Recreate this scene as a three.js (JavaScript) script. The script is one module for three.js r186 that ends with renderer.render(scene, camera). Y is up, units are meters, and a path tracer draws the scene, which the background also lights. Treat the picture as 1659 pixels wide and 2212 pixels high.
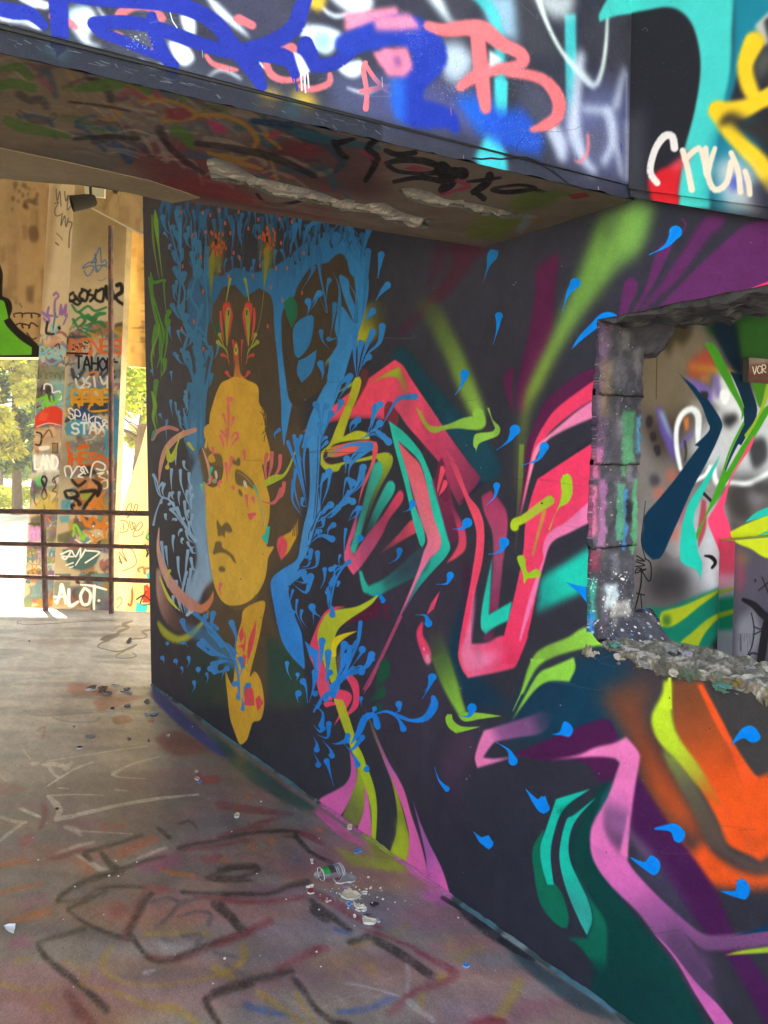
import * as THREE from 'three';
import { mergeGeometries, mergeVertices, toCreasedNormals } from 'three/addons/utils/BufferGeometryUtils.js';
import { ImprovedNoise } from 'three/addons/math/ImprovedNoise.js';

// ---------------------------------------------------------------- camera, sky, sun, exposure
const scene = new THREE.Scene();
const EYE = 1.6, FOV = 61.2576, PITCH = 0.064685, YAW = 0.570440;
const camera = new THREE.PerspectiveCamera(FOV, 0.75, 0.05, 600);
camera.rotation.order = 'YXZ';
camera.position.set(0, EYE, 0);
camera.rotation.set(-PITCH, -YAW, 0);

function makeSky() {                                  // soft midday sky, brightest near the horizon, thin bright cloud
  const w = 256, h = 128, d = new Float32Array(w * h * 4), n = new ImprovedNoise();
  for (let j = 0; j < h; j++) for (let i = 0; i < w; i++) {
    const el = (j + 0.5) / h * Math.PI - Math.PI / 2, az = (i + 0.5) / w * 2 * Math.PI;
    const up = Math.max(0, Math.sin(el)), X = Math.cos(az) * Math.cos(el), Z = Math.sin(az) * Math.cos(el);
    let c = 0;
    for (let o = 1; o < 5; o++) c += n.noise(X * 2 * o + 3, up * 5 * o + 7, Z * 2 * o + 1) / o;
    c = Math.min(1, Math.max(0, 0.5 + c * 0.8));
    const hz = Math.exp(-up * 3.2), o = (j * w + i) * 4, k = 0.66;
    const blue = [0.20 + 0.34 * hz, 0.30 + 0.30 * hz, 0.46 + 0.16 * hz];
    for (let q = 0; q < 3; q++) d[o + q] = k * (blue[q] * (1 - 0.5 * c) + [0.56, 0.57, 0.6][q] * 0.5 * c) * (el < 0 ? 0.5 : 1);
    d[o + 3] = 1;
  }
  const t = new THREE.DataTexture(d, w, h, THREE.RGBAFormat, THREE.FloatType);
  t.mapping = THREE.EquirectangularReflectionMapping; t.magFilter = t.minFilter = THREE.LinearFilter; t.needsUpdate = true;
  return t;
}
scene.background = makeSky(); scene.environment = scene.background;
const sun = new THREE.DirectionalLight(new THREE.Color(1, 0.93, 0.82), 5);
sun.position.set(1.2, 15, -20).multiplyScalar(2);
sun.target.position.set(0, 0, -4); scene.add(sun, sun.target);
sun.castShadow = true; sun.shadow.mapSize.set(4096, 4096);
Object.assign(sun.shadow.camera, { left: -30, right: 30, top: 30, bottom: -30, near: 1, far: 120 });
const renderer = new THREE.WebGLRenderer({ antialias: true });
renderer.setSize(768, 1024);
renderer.toneMapping = THREE.LinearToneMapping;
renderer.toneMappingExposure = 8.6;
renderer.shadowMap.enabled = true;

// ---------------------------------------------------------------- small tools
let seed = 7;
const rnd = () => { seed = (seed + 0x6d2b79f5) | 0; let t = Math.imul(seed ^ (seed >>> 15), 1 | seed); t = (t + Math.imul(t ^ (t >>> 7), 61 | t)) ^ t; return ((t ^ (t >>> 14)) >>> 0) / 4294967296; };
const rr = (a, b) => a + (b - a) * rnd();
const perlin = new ImprovedNoise();
const fbm = (x, y, z, o = 4) => { let s = 0, a = 1; for (let i = 0; i < o; i++) { s += a * perlin.noise(x, y, z); x *= 2.03; y *= 2.03; z *= 2.03; a *= 0.5; } return s; };
const V = (x, y, z) => new THREE.Vector3(x, y, z);
const used = {};
function numbered(n) { const k = used[n] = (used[n] ?? -1) + 1; return k ? n + '_' + String(k).padStart(3, '0') : n; }
function tag(o, label, category, group, kind) { if (label) o.userData.label = label; if (category) o.userData.category = category; if (group) o.userData.group = group; if (kind) o.userData.kind = kind; return o; }
function thing(name, label, category, group) { const g = new THREE.Group(); g.name = numbered(name); scene.add(g); return tag(g, label, category, group); }
function part(name, geo, mat, parent) { const m = new THREE.Mesh(geo, mat); m.name = parent === scene ? numbered(name) : name; m.castShadow = m.receiveShadow = true; parent.add(m); return m; }
// survey of the place: direction in which a point of the survey photograph is seen from the tripod, and where that line meets a plane
const FPX = 1868, cy = Math.cos(-YAW), sy = Math.sin(-YAW), cp = Math.cos(-PITCH), sp = Math.sin(-PITCH);
function ray(x, y) { const a = (x - 829.5) / FPX, b = -(y - 1106) / FPX, c = -1, b2 = cp * b - sp * c, c2 = sp * b + cp * c; return V(cy * a + sy * c2, b2, -sy * a + cy * c2); }
const TRI = V(0, EYE, 0);
function hitPlane(x, y, n, d) { const r = ray(x, y); return TRI.clone().addScaledVector(r, (d - n.dot(TRI)) / n.dot(r)); }
const onX = (x, y, v) => hitPlane(x, y, V(1, 0, 0), v), onY = (x, y, v) => hitPlane(x, y, V(0, 1, 0), v), onZ = (x, y, v) => hitPlane(x, y, V(0, 0, 1), v);

// ---------------------------------------------------------------- painting: a surface is a plane in metres with a canvas; paint is laid on it as shapes
const FR = { D: [0, 0, 1], A: [298.2, 379.5, .3268], B: [298.2, 948.8, .3268], C: [650.6, 501.5, .2451], D2: [975.9, 406.6, .2288], E: [1219.9, 379.5, .2647], F: [1219.9, 881, .288], G: [677.7, 881, .3677], H: [677.7, 1423.2, .3268], I: [1116.9, 1490.9, .3268], P: [0, 0, .5], Q: [829.5, 0, .5], S: [0, 366, .2635], T: [0, 881, .2635], J: [0, 1321.5, .286], K: [0, 1737.6, .3268], L: [474.4, 1669.9, .3268], M: [881, 1805.4, .3268], N: [420.2, 325.3, .4494], U: [420.2, 935.2, .3097], Lf: [311.7, 935.2, .3306], R: [582.8, 935.2, .3311] };
class Surface {
  constructor(O, U, Vv, w, h, px, py) {               // O = corner (left, bottom), U right, Vv up, size in metres, pixels
    Object.assign(this, { O, U: U.clone().normalize(), V: Vv.clone().normalize(), w, h, px, py });
    this.n = V(0, 0, 0).crossVectors(this.U, this.V); this.d = this.n.dot(O);
    this.cv = document.createElement('canvas'); this.cv.width = px; this.cv.height = py; this.c = this.cv.getContext('2d');
    this.res = Math.min(px / w, py / h);
  }
  m(x, y) { const p = hitPlane(x, y, this.n, this.d).sub(this.O); return [p.dot(this.U) / this.w * this.px, (1 - p.dot(this.V) / this.h) * this.py]; }
  uv(p) { const q = p.clone().sub(this.O); return [q.dot(this.U) / this.w, q.dot(this.V) / this.h]; }
  tex() { const t = new THREE.CanvasTexture(this.cv); t.colorSpace = THREE.SRGBColorSpace; t.anisotropy = 8; return t; }
}
let S = null, fr = FR.D, sh = [0, 0];
const on = (s, f) => { if (s) S = s; if (f) fr = FR[f]; sh = [0, 0]; };
const nums = (s) => s.trim().split(/[\s,]+/).map(Number);
const toD = (x, y) => [fr[0] + x * fr[2] + sh[0], fr[1] + y * fr[2] + sh[1]];
const mp = (x, y) => { const d = toD(x, y); return S.m(d[0], d[1]); };
function smooth(p, closed, k = 8) {                    // Catmull-Rom through rows of numbers
  const n = p.length, out = [], at = (i) => p[closed ? (i + n) % n : Math.max(0, Math.min(n - 1, i))];
  for (let i = 0; i < (closed ? n : n - 1); i++) {
    const a = at(i - 1), b = at(i), c = at(i + 1), d = at(i + 2);
    for (let j = 0; j < k; j++) { const t = j / k, t2 = t * t, t3 = t2 * t; out.push(b.map((_, q) => 0.5 * (2 * b[q] + (c[q] - a[q]) * t + (2 * a[q] - 5 * b[q] + 4 * c[q] - d[q]) * t2 + (3 * b[q] - a[q] - 3 * c[q] + d[q]) * t3))); }
  }
  if (!closed) out.push(p[n - 1].slice());
  return out;
}
const rows = (str, k) => { const v = nums(str), o = []; for (let i = 0; i + k <= v.length; i += k) o.push(v.slice(i, i + k)); return o; };
// lays one path (list of closed loops of canvas points) as paint; spray softness b is in millimetres
function lay(loops, col, o) {
  let x0 = 1e9, y0 = 1e9, x1 = -1e9, y1 = -1e9; const c = S.c;
  for (const l of loops) for (const p of l) { x0 = Math.min(x0, p[0]); x1 = Math.max(x1, p[0]); y0 = Math.min(y0, p[1]); y1 = Math.max(y1, p[1]); }
  const r = o.b ? Math.max(0.4, o.b / 1000 * S.res) : 0, e = r * 3 + 2; x0 = Math.max(0, Math.floor(x0 - e)); y0 = Math.max(0, Math.floor(y0 - e)); x1 = Math.min(S.px, Math.ceil(x1 + e)); y1 = Math.min(S.py, Math.ceil(y1 + e));
  if (x1 <= x0 || y1 <= y0) return;
  c.save(); c.globalAlpha = o.a ?? 1;
  let fill = col;
  if (o.g) { const g = o.g, a = mp(g[0], g[1]), b = mp(g[2], g[3]); fill = [a, b, g]; }
  const put = (k, ox, oy, f) => { k.beginPath(); for (const l of loops) { l.forEach((p, i) => i ? k.lineTo((p[0] - ox) * f, (p[1] - oy) * f) : k.moveTo((p[0] - ox) * f, (p[1] - oy) * f)); k.closePath(); } if (Array.isArray(fill)) { const [a, b, g] = fill, l = k.createLinearGradient((a[0] - ox) * f, (a[1] - oy) * f, (b[0] - ox) * f, (b[1] - oy) * f); for (let i = 4; i < g.length; i += 2) l.addColorStop(g[i], g[i + 1]); k.fillStyle = l; } else k.fillStyle = fill; k.fill(); };
  if (r < 0.5) put(c, 0, 0, 1);
  else {                                                 // soft: painted small, blurred, laid back at size
    const f = Math.min(1, 4 / r), w = Math.max(1, Math.ceil((x1 - x0) * f)), h = Math.max(1, Math.ceil((y1 - y0) * f)), q = document.createElement('canvas'); q.width = w; q.height = h; const k = q.getContext('2d'); k.filter = `blur(${(r * f).toFixed(2)}px)`; put(k, x0, y0, f); c.imageSmoothingEnabled = true; c.imageSmoothingQuality = 'high'; c.drawImage(q, 0, 0, w, h, x0, y0, w / f, h / f);
  }
  c.restore();
}
// filled shape
function soft(p, k = 6) {                                 // rounds gentle bends, keeps real corners
  const n = p.length, out = [], sharp = p.map((b, i) => { const a = p[(i + n - 1) % n], c = p[(i + 1) % n], u = [b[0] - a[0], b[1] - a[1]], v = [c[0] - b[0], c[1] - b[1]]; return (u[0] * v[0] + u[1] * v[1]) / ((Math.hypot(...u) * Math.hypot(...v)) || 1) < 0.62; });
  for (let i = 0; i < n; i++) { const b = p[i], c = p[(i + 1) % n], L = Math.hypot(c[0] - b[0], c[1] - b[1]), tan = (j, q, w) => { if (sharp[j % n]) return [(c[0] - b[0]), (c[1] - b[1])]; const A = p[(j + n - 1) % n], C = p[(j + 1) % n], dx = C[0] - A[0], dy = C[1] - A[1], l = Math.hypot(dx, dy) || 1; return [dx / l * L, dy / l * L]; }, m0 = tan(i), m1 = tan((i + 1) % n); for (let j = 0; j < k; j++) { const t = j / k, t2 = t * t, t3 = t2 * t; out.push([0, 1].map((q) => (2 * t3 - 3 * t2 + 1) * b[q] + (t3 - 2 * t2 + t) * m0[q] + (3 * t2 - 2 * t3) * c[q] + (t3 - t2) * m1[q])); } }
  return out;
}
function F(col, str, o = {}) { let p = rows(str, 2); p = o.s ? smooth(p, true) : p.length > 4 ? soft(p) : p; lay([p.map((q) => mp(q[0], q[1]))], col, o); }
// a path of x y width rows, filled with round ends
function sweep(col, q, o) {
  const loops = [], add = (pts) => { let a = 0; pts.forEach((u, i) => { const v = pts[(i + 1) % pts.length]; a += u[0] * v[1] - v[0] * u[1]; }); if (a < 0) pts.reverse(); loops.push(pts.map((u) => mp(u[0], u[1]))); };
  for (let i = 0; i < q.length; i++) {
    const [x, y, w] = q[i], r = w / 2;
    if (i === 0 || i === q.length - 1 || i % 2 === 0) { const e = []; for (let k = 0; k < 12; k++) e.push([x + r * Math.cos(k * Math.PI / 6), y + r * Math.sin(k * Math.PI / 6)]); add(e); }
    if (i) { const [X, Y, W] = q[i - 1], dx = x - X, dy = y - Y, l = Math.hypot(dx, dy) || 1, nx = -dy / l, ny = dx / l; add([[X + nx * W / 2, Y + ny * W / 2], [x + nx * r, y + ny * r], [x - nx * r, y - ny * r], [X - nx * W / 2, Y - ny * W / 2]]); }
  }
  lay(loops, col, o);
}
const W = (col, str, o = {}) => sweep(col, smooth(rows(str, 3), false, o.k ?? 6), o);                    // varying width
const K = (col, w, str, o = {}) => sweep(col, (o.k === 0 ? (x) => x : (x) => smooth(x, false, o.k ?? 6))(rows(str, 2).map((r) => [r[0], r[1], w])), o);   // constant width
function T(col, w, str, o = {}) {                       // drip: a thread that swells into a round head at its last point
  const p = smooth(rows(str, 2), false, 8), n = p.length - 1, e = o.e ?? 1.5;
  sweep(col, p.map((r, i) => [r[0], r[1], Math.max(w * 0.07, w * Math.pow(i / n, e))]), o);
}
const DR = (col, tx, ty, hx, hy, r, bend = 0.15, o = {}) => { const mx = tx + (hx - tx) * 0.55, my = ty + (hy - ty) * 0.55, dx = hx - tx, dy = hy - ty; T(col, r * 2, `${tx} ${ty} ${mx - dy * bend} ${my + dx * bend} ${hx} ${hy}`, { e: 1.7, ...o }); };
// hand lettering: strokes on a 4 x 6 grid (y down)
const GL = { A: '0 6 2 0 4 6/1 4 3 4', B: '0 6 0 0 3 1 3 2 0 3 4 4 3 6 0 6', C: '4 1 2 0 0 2 0 4 2 6 4 5', D: '0 0 0 6 3 5 4 3 3 1 0 0', E: '4 0 0 0 0 6 4 6/0 3 3 3', F: '4 0 0 0 0 6/0 3 3 3', G: '4 1 2 0 0 2 0 4 2 6 4 5 4 3 2 3', H: '0 0 0 6/4 0 4 6/0 3 4 3', I: '2 0 2 6', K: '0 0 0 6/4 0 0 3 4 6', L: '0 0 0 6 4 6', M: '0 6 0 0 2 3 4 0 4 6', N: '0 6 0 0 4 6 4 0', O: '2 0 0 2 0 4 2 6 4 4 4 2 2 0', P: '0 6 0 0 3 0 4 2 3 3 0 3', R: '0 6 0 0 3 0 4 2 3 3 0 3 4 6', S: '4 1 2 0 0 1 1 3 3 3 4 5 2 6 0 5', T: '0 0 4 0/2 0 2 6', U: '0 0 0 4 1 6 3 6 4 4 4 0', V: '0 0 2 6 4 0', W: '0 0 1 6 2 2 3 6 4 0', X: '0 0 4 6/4 0 0 6', Y: '0 0 2 3 4 0/2 3 2 6', Z: '0 0 4 0 0 6 4 6', 0: '2 0 0 2 0 4 2 6 4 4 4 2 2 0', 8: '2 3 0 1 2 0 4 1 2 3 0 5 2 6 4 5 2 3' };
function TX(col, str, x, y, cw, h, lw, o = {}) {         // letters from x,y (top left), advance cw, height h; slope = dy per dx, lean = dx per dy
  [...str].forEach((ch, i) => { const g = GL[ch]; if (!g) return; for (const s of g.split('/')) { const p = rows(s, 2).map(([a, b]) => { const lx = i * cw + a / 4 * cw * 0.78, ly = b / 6 * h; return [x + lx - (o.lean ?? 0) * ly, y + ly + (o.slope ?? 0) * lx, lw]; }); sweep(col, smooth(p, false, o.round ? 6 : 2), o); } });
}
function scribble(col, x, y, w, h, lw, n, o = {}) {      // an illegible looping tag
  const p = []; for (let i = 0; i <= n; i++) { const a = i * 2.3 + rnd() * 1.2; p.push([x + w * i / n + Math.cos(a) * w / n * 0.9, y + h * (0.5 + 0.5 * Math.sin(a) * rr(0.5, 1)), lw * rr(0.8, 1.15)]); }
  sweep(col, smooth(p, false, 6), o);
}
function spray(col, n, x, y, rx, ry, r0, r1, a = 1) {    // overspray specks
  S.c.fillStyle = col; for (let i = 0; i < n; i++) { const t = rnd() * 6.283, q = Math.sqrt(-2 * Math.log(1 - rnd() * 0.98)) * 0.5, m = mp(x + rx * q * Math.cos(t), y + ry * q * Math.sin(t)); S.c.globalAlpha = a * rr(0.4, 1); S.c.beginPath(); S.c.arc(m[0], m[1], rr(r0, r1) * S.res / 1000, 0, 6.3); S.c.fill(); } S.c.globalAlpha = 1;
}
// tileable value noise for grain and relief
const NT = 512, tile = (() => {
  const out = new Float32Array(NT * NT); let amp = 1, tot = 0;
  for (const cell of [128, 64, 32, 16, 8, 4, 2]) {
    const m = NT / cell, g = new Float32Array(m * m); for (let i = 0; i < g.length; i++) g[i] = rnd();
    for (let y = 0; y < NT; y++) for (let x = 0; x < NT; x++) { const fx = x / cell, fy = y / cell, ix = fx | 0, iy = fy | 0; let u = fx - ix, v = fy - iy; u = u * u * (3 - 2 * u); v = v * v * (3 - 2 * v); const a = g[iy * m + ix], b = g[iy * m + (ix + 1) % m], c = g[((iy + 1) % m) * m + ix], d = g[((iy + 1) % m) * m + (ix + 1) % m]; out[y * NT + x] += amp * (a + (b - a) * u + (c - a) * v + (a - b - c + d) * u * v); }
    tot += amp; amp *= 0.8;
  }
  for (let i = 0; i < out.length; i++) out[i] /= tot;
  return out;
})();
const tn = (x, y) => tile[((y & 511) << 9) | (x & 511)];
function grain(s, amp, coarse, spec = 0) {               // uneven paint film: fine grain, cloudy wear, a few pits
  const im = s.c.getImageData(0, 0, s.px, s.py), d = im.data;
  for (let y = 0; y < s.py; y++) for (let x = 0; x < s.px; x++) {
    const o = (y * s.px + x) * 4, f = 1 + amp * (tn(x * 3, y * 3) + rnd() * 0.6 - 0.8) * 2 + coarse * (tn((x * 0.37) | 0, (y * 0.41) | 0) - 0.5) * 2;
    const add = spec * (tn((x * 0.21) | 0, (y * 0.23 + 90) | 0) - 0.5) * 60;
    d[o] = d[o] * f + add; d[o + 1] = d[o + 1] * f + add; d[o + 2] = d[o + 2] * f + add;
  }
  s.c.putImageData(im, 0, 0);
}
// paint worn through to what lay under it: back towards an earlier state of the canvas where the noise is high
const snap = (s) => s.c.getImageData(0, 0, s.px, s.py);
function wear(s, before, k, size, sharp = 5, level = .47) {
  const im = snap(s), d = im.data, e = before.data, fx = 1 / (s.px / s.w * size) * NT, fy = 1 / (s.py / s.h * size) * NT;
  for (let y = 0; y < s.py; y++) for (let x = 0; x < s.px; x++) { const o = (y * s.px + x) * 4, n = tn((x * fx) | 0, (y * fy) | 0) * .6 + tn((x * fx * 4.3) | 0, (y * fy * 4.3 + 77) | 0) * .4, m = Math.max(0, Math.min(1, (n - level) * sharp + .5)) * k; for (let q = 0; q < 3; q++) d[o + q] += (e[o + q] - d[o + q]) * m; }
  s.c.putImageData(im, 0, 0);
}
function reliefTex(pow = 1, pits = 0) {
  const d = new Uint8Array(NT * NT * 4);
  for (let i = 0; i < NT * NT; i++) { const x = i % NT, y = (i / NT) | 0; let v = Math.pow(tn(x, y), pow) * 0.6 + tn(x * 3 + 40, y * 3) * 0.4; d[i * 4] = d[i * 4 + 1] = d[i * 4 + 2] = Math.max(0, Math.min(255, v * 255)); d[i * 4 + 3] = 255; }
  for (let k = 0; k < pits; k++) { const cx = rnd() * NT, cyy = rnd() * NT, r = rr(1, 4); for (let y = -5; y < 6; y++) for (let x = -5; x < 6; x++) if (Math.hypot(x, y) < r) { const i = (((cyy + y) & 511) << 9 | ((cx + x) & 511)) * 4; d[i] = d[i + 1] = d[i + 2] = 20; } }
  const t = new THREE.DataTexture(d, NT, NT); t.wrapS = t.wrapT = THREE.RepeatWrapping; t.magFilter = THREE.LinearFilter; t.minFilter = THREE.LinearMipmapLinearFilter; t.generateMipmaps = true; t.needsUpdate = true; return t;
}
const stucco = reliefTex(1, 60), coarseRelief = reliefTex(1.3, 200);
function rep(t, u, v) { const c = t.clone(); c.repeat.set(u, v); c.needsUpdate = true; return c; }
// material for a painted surface: its own map, shared relief at a real size (one tile = size metres)
function painted(s, rough, bump, size = 0.4, relief = stucco, spec = 0.1) {
  return new THREE.MeshPhysicalMaterial({ map: s.tex(), roughness: rough, specularIntensity: spec, bumpMap: rep(relief, s.w / size, s.h / size), bumpScale: bump });
}
// concrete of one tone, uv in metres
function concreteMat(col, rough = 0.9, bump = 0.004, size = 0.5, mottle = 0.35, specks = 1) {
  const n = 256, cv = document.createElement('canvas'); cv.width = cv.height = n; const c = cv.getContext('2d'), im = c.createImageData(n, n), k = new THREE.Color(col), b = [k.r, k.g, k.b].map((v) => v);
  for (let i = 0; i < n * n; i++) { const x = i % n, y = (i / n) | 0, f = 1 + mottle * (tn(x * 2, y * 2) - 0.5) * 2.4 + 0.12 * (rnd() - 0.5) - (specks && rnd() < 0.006 ? 0.4 : 0); for (let q = 0; q < 3; q++) { const l = Math.max(0, b[q] * f); im.data[i * 4 + q] = Math.min(255, 255 * (l < 0.0031308 ? 12.92 * l : 1.055 * Math.pow(l, 1 / 2.4) - 0.055)); } im.data[i * 4 + 3] = 255; }
  c.putImageData(im, 0, 0);
  const t = new THREE.CanvasTexture(cv); t.colorSpace = THREE.SRGBColorSpace; t.wrapS = t.wrapT = THREE.RepeatWrapping; t.repeat.set(1 / (size * 2), 1 / (size * 2));
  return new THREE.MeshStandardMaterial({ map: t, roughness: rough, bumpMap: rep(coarseRelief, 1 / size, 1 / size), bumpScale: bump });
}
// ---------------------------------------------------------------- geometry tools
function flat(pts, s, holes = [], uvScale) {             // polygon of world points lying in surface s (facing s.n)
  const to2 = (p) => { const q = p.clone().sub(s.O); return new THREE.Vector2(q.dot(s.U), q.dot(s.V)); };
  let o = pts.map(to2); if (THREE.ShapeUtils.isClockWise(o)) o.reverse();
  const hs = holes.map((h) => { const a = h.map(to2); if (!THREE.ShapeUtils.isClockWise(a)) a.reverse(); return a; });
  const tri = THREE.ShapeUtils.triangulateShape(o, hs), all = o.concat(...hs), pos = [], uv = [];
  for (const t of tri) for (const i of t) { const q = all[i]; pos.push(...s.O.clone().addScaledVector(s.U, q.x).addScaledVector(s.V, q.y).toArray()); uv.push(uvScale ? q.x : q.x / s.w, uvScale ? q.y : q.y / s.h); }
  const g = new THREE.BufferGeometry(); g.setAttribute('position', new THREE.Float32BufferAttribute(pos, 3)); g.setAttribute('uv', new THREE.Float32BufferAttribute(uv, 2)); g.computeVertexNormals(); return g;
}
function boxUV(g) {                                       // uv in metres, by the dominant axis of each face
  g = g.index ? g.toNonIndexed() : g; g.computeVertexNormals(); const p = g.attributes.position, n = g.attributes.normal, uv = new Float32Array(p.count * 2);
  for (let i = 0; i < p.count; i += 3) { const a = V(0, 0, 0), b = V(0, 0, 0), c = V(0, 0, 0); a.fromBufferAttribute(p, i); b.fromBufferAttribute(p, i + 1); c.fromBufferAttribute(p, i + 2); const f = b.clone().sub(a).cross(c.clone().sub(a)); const ax = Math.abs(f.x), ay = Math.abs(f.y), az = Math.abs(f.z);
    [a, b, c].forEach((q, k) => { const w = ax > ay && ax > az ? [q.z, q.y] : ay > az ? [q.x, q.z] : [q.x, q.y]; uv[(i + k) * 2] = w[0]; uv[(i + k) * 2 + 1] = w[1]; }); }
  g.setAttribute('uv', new THREE.BufferAttribute(uv, 2)); return g;
}
const box = (x0, x1, y0, y1, z0, z1) => boxUV(new THREE.BoxGeometry(x1 - x0, y1 - y0, z1 - z0).translate((x0 + x1) / 2, (y0 + y1) / 2, (z0 + z1) / 2));
function hull8(a, b) {                                    // prism between two matching polygons of world points
  const n = a.length, pos = [], q = (...v) => v.forEach((p) => pos.push(p.x, p.y, p.z));
  for (let i = 0; i < n; i++) { const j = (i + 1) % n; q(a[i], a[j], b[j]); q(a[i], b[j], b[i]); }
  const nn = V(0, 0, 0); for (let i = 0; i < n; i++) nn.add(a[i].clone().cross(a[(i + 1) % n])); nn.normalize();
  const u = a[1].clone().sub(a[0]).normalize(), w = nn.clone().cross(u), f2 = a.map((p) => new THREE.Vector2(p.clone().sub(a[0]).dot(u), p.clone().sub(a[0]).dot(w)));
  for (const t of THREE.ShapeUtils.triangulateShape(f2, [])) { q(a[t[0]], a[t[2]], a[t[1]]); q(b[t[0]], b[t[1]], b[t[2]]); }
  const g = new THREE.BufferGeometry(); g.setAttribute('position', new THREE.Float32BufferAttribute(pos, 3)); return boxUV(g);
}
function rough(g, amp, freq, off = 0) {                   // lumpy, broken surface
  g = g.clone(); g.deleteAttribute('uv'); g.deleteAttribute('normal'); g = mergeVertices(g, 1e-4); const p = g.attributes.position;
  for (let i = 0; i < p.count; i++) { const x = p.getX(i), y = p.getY(i), z = p.getZ(i); p.setXYZ(i, x + amp * fbm(x * freq + off, y * freq, z * freq), y + amp * fbm(x * freq, y * freq + 31 + off, z * freq), z + amp * fbm(x * freq, y * freq, z * freq + 67 + off)); }
  return g;
}
// ---------------------------------------------------------------- where the surfaces stand (metres)
const WX = 1.856, BZ = -1.636, SX = 1.826, SOF = 2.289;
const X = V(1, 0, 0), Y = V(0, 1, 0), Z = V(0, 0, 1), NZ = V(0, 0, -1);
const muralFar = new Surface(V(WX, 0, -5.93), Z, Y, 3.43, 3.6, 1800, 1890);
const muralNear = new Surface(V(WX, 0, -2.6), Z, Y, 1.65, 2.6, 1200, 1900);
const bandS = new Surface(V(0.1, 2.26, BZ), X, Y, 1.76, 0.66, 2048, 768);
const stringS = new Surface(V(SX, 2.02, BZ), Z, Y, 0.72, 0.86, 860, 1024);
const soffitS = new Surface(V(0.1, SOF, -2.75), X, Z, 1.76, 1.12, 1536, 980);
const floorS = new Surface(V(0, 0, -1.2), X, NZ, 3.2, 8.2, 2048, 2048);
const roomS = new Surface(V(2.0, 0.5, -2.2), X, Y, 1.75, 1.9, 1400, 1500);
const PZ = onX(1587, 1200, 3.026).z;
const pilSideS = new Surface(V(3.026, 0.5, -2.2), Z, Y, PZ + 2.2, 1.9, 64, 1200);
const pilFrontS = new Surface(V(3.026, 0.5, PZ), X, Y, 0.6, 1.9, 480, 1200);
// the rear of the place stands at an angle: E1 runs to the right along the railing
const E1 = V(0.71, 0, 0.704).normalize(), OUT = V(0.704, 0, -0.71).normalize();
const at = (x, y, depth) => TRI.clone().addScaledVector(ray(x, y), depth);
const planeAt = (depth, x = 240) => { const p = at(x, 985, depth); return { n: OUT.clone().negate(), d: OUT.clone().negate().dot(p) }; };
function rearSurface(depth, x0, y0, x1, y1, px, py) {     // upright surface parallel to the railing covering the given view
  const q = planeAt(depth), a = hitPlane(x0, y1, q.n, q.d), b = hitPlane(x1, y1, q.n, q.d), c = hitPlane(x0, y0, q.n, q.d), lo = Math.min(a.y, b.y);
  return new Surface(V(a.x, lo, a.z), E1, Y, b.clone().sub(a).dot(E1), c.y - lo + 0.4, px, py);
}
const on3 = (s, x, y) => hitPlane(x, y, s.n, s.d);
const colFrontS = rearSurface(10, 90, 330, 300, 1400, 420, 2000);
const panelLS = rearSurface(10.9, -60, 300, 190, 800, 700, 1200);
const panelRS = rearSurface(10.35, 240, 380, 350, 800, 280, 1024);
const topBeamS = rearSurface(9.4, 140, 360, 350, 540, 512, 512);
// left facet of the pier: turns away from the front
const facetS = (() => { const a = on3(colFrontS, 113, 1316), b = on3(colFrontS, 163, 392), c = at(53, 1310, 10.55), U = a.clone().sub(c), up = b.clone().sub(a), n = U.clone().cross(up).normalize(), u = V(0, 1, 0).cross(n).normalize(), v = n.clone().cross(u); const s = new Surface(a.clone().addScaledVector(u, -1.2).addScaledVector(v, -0.4), u, v, 1.8, 6.2, 560, 2000); return s; })();
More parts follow.
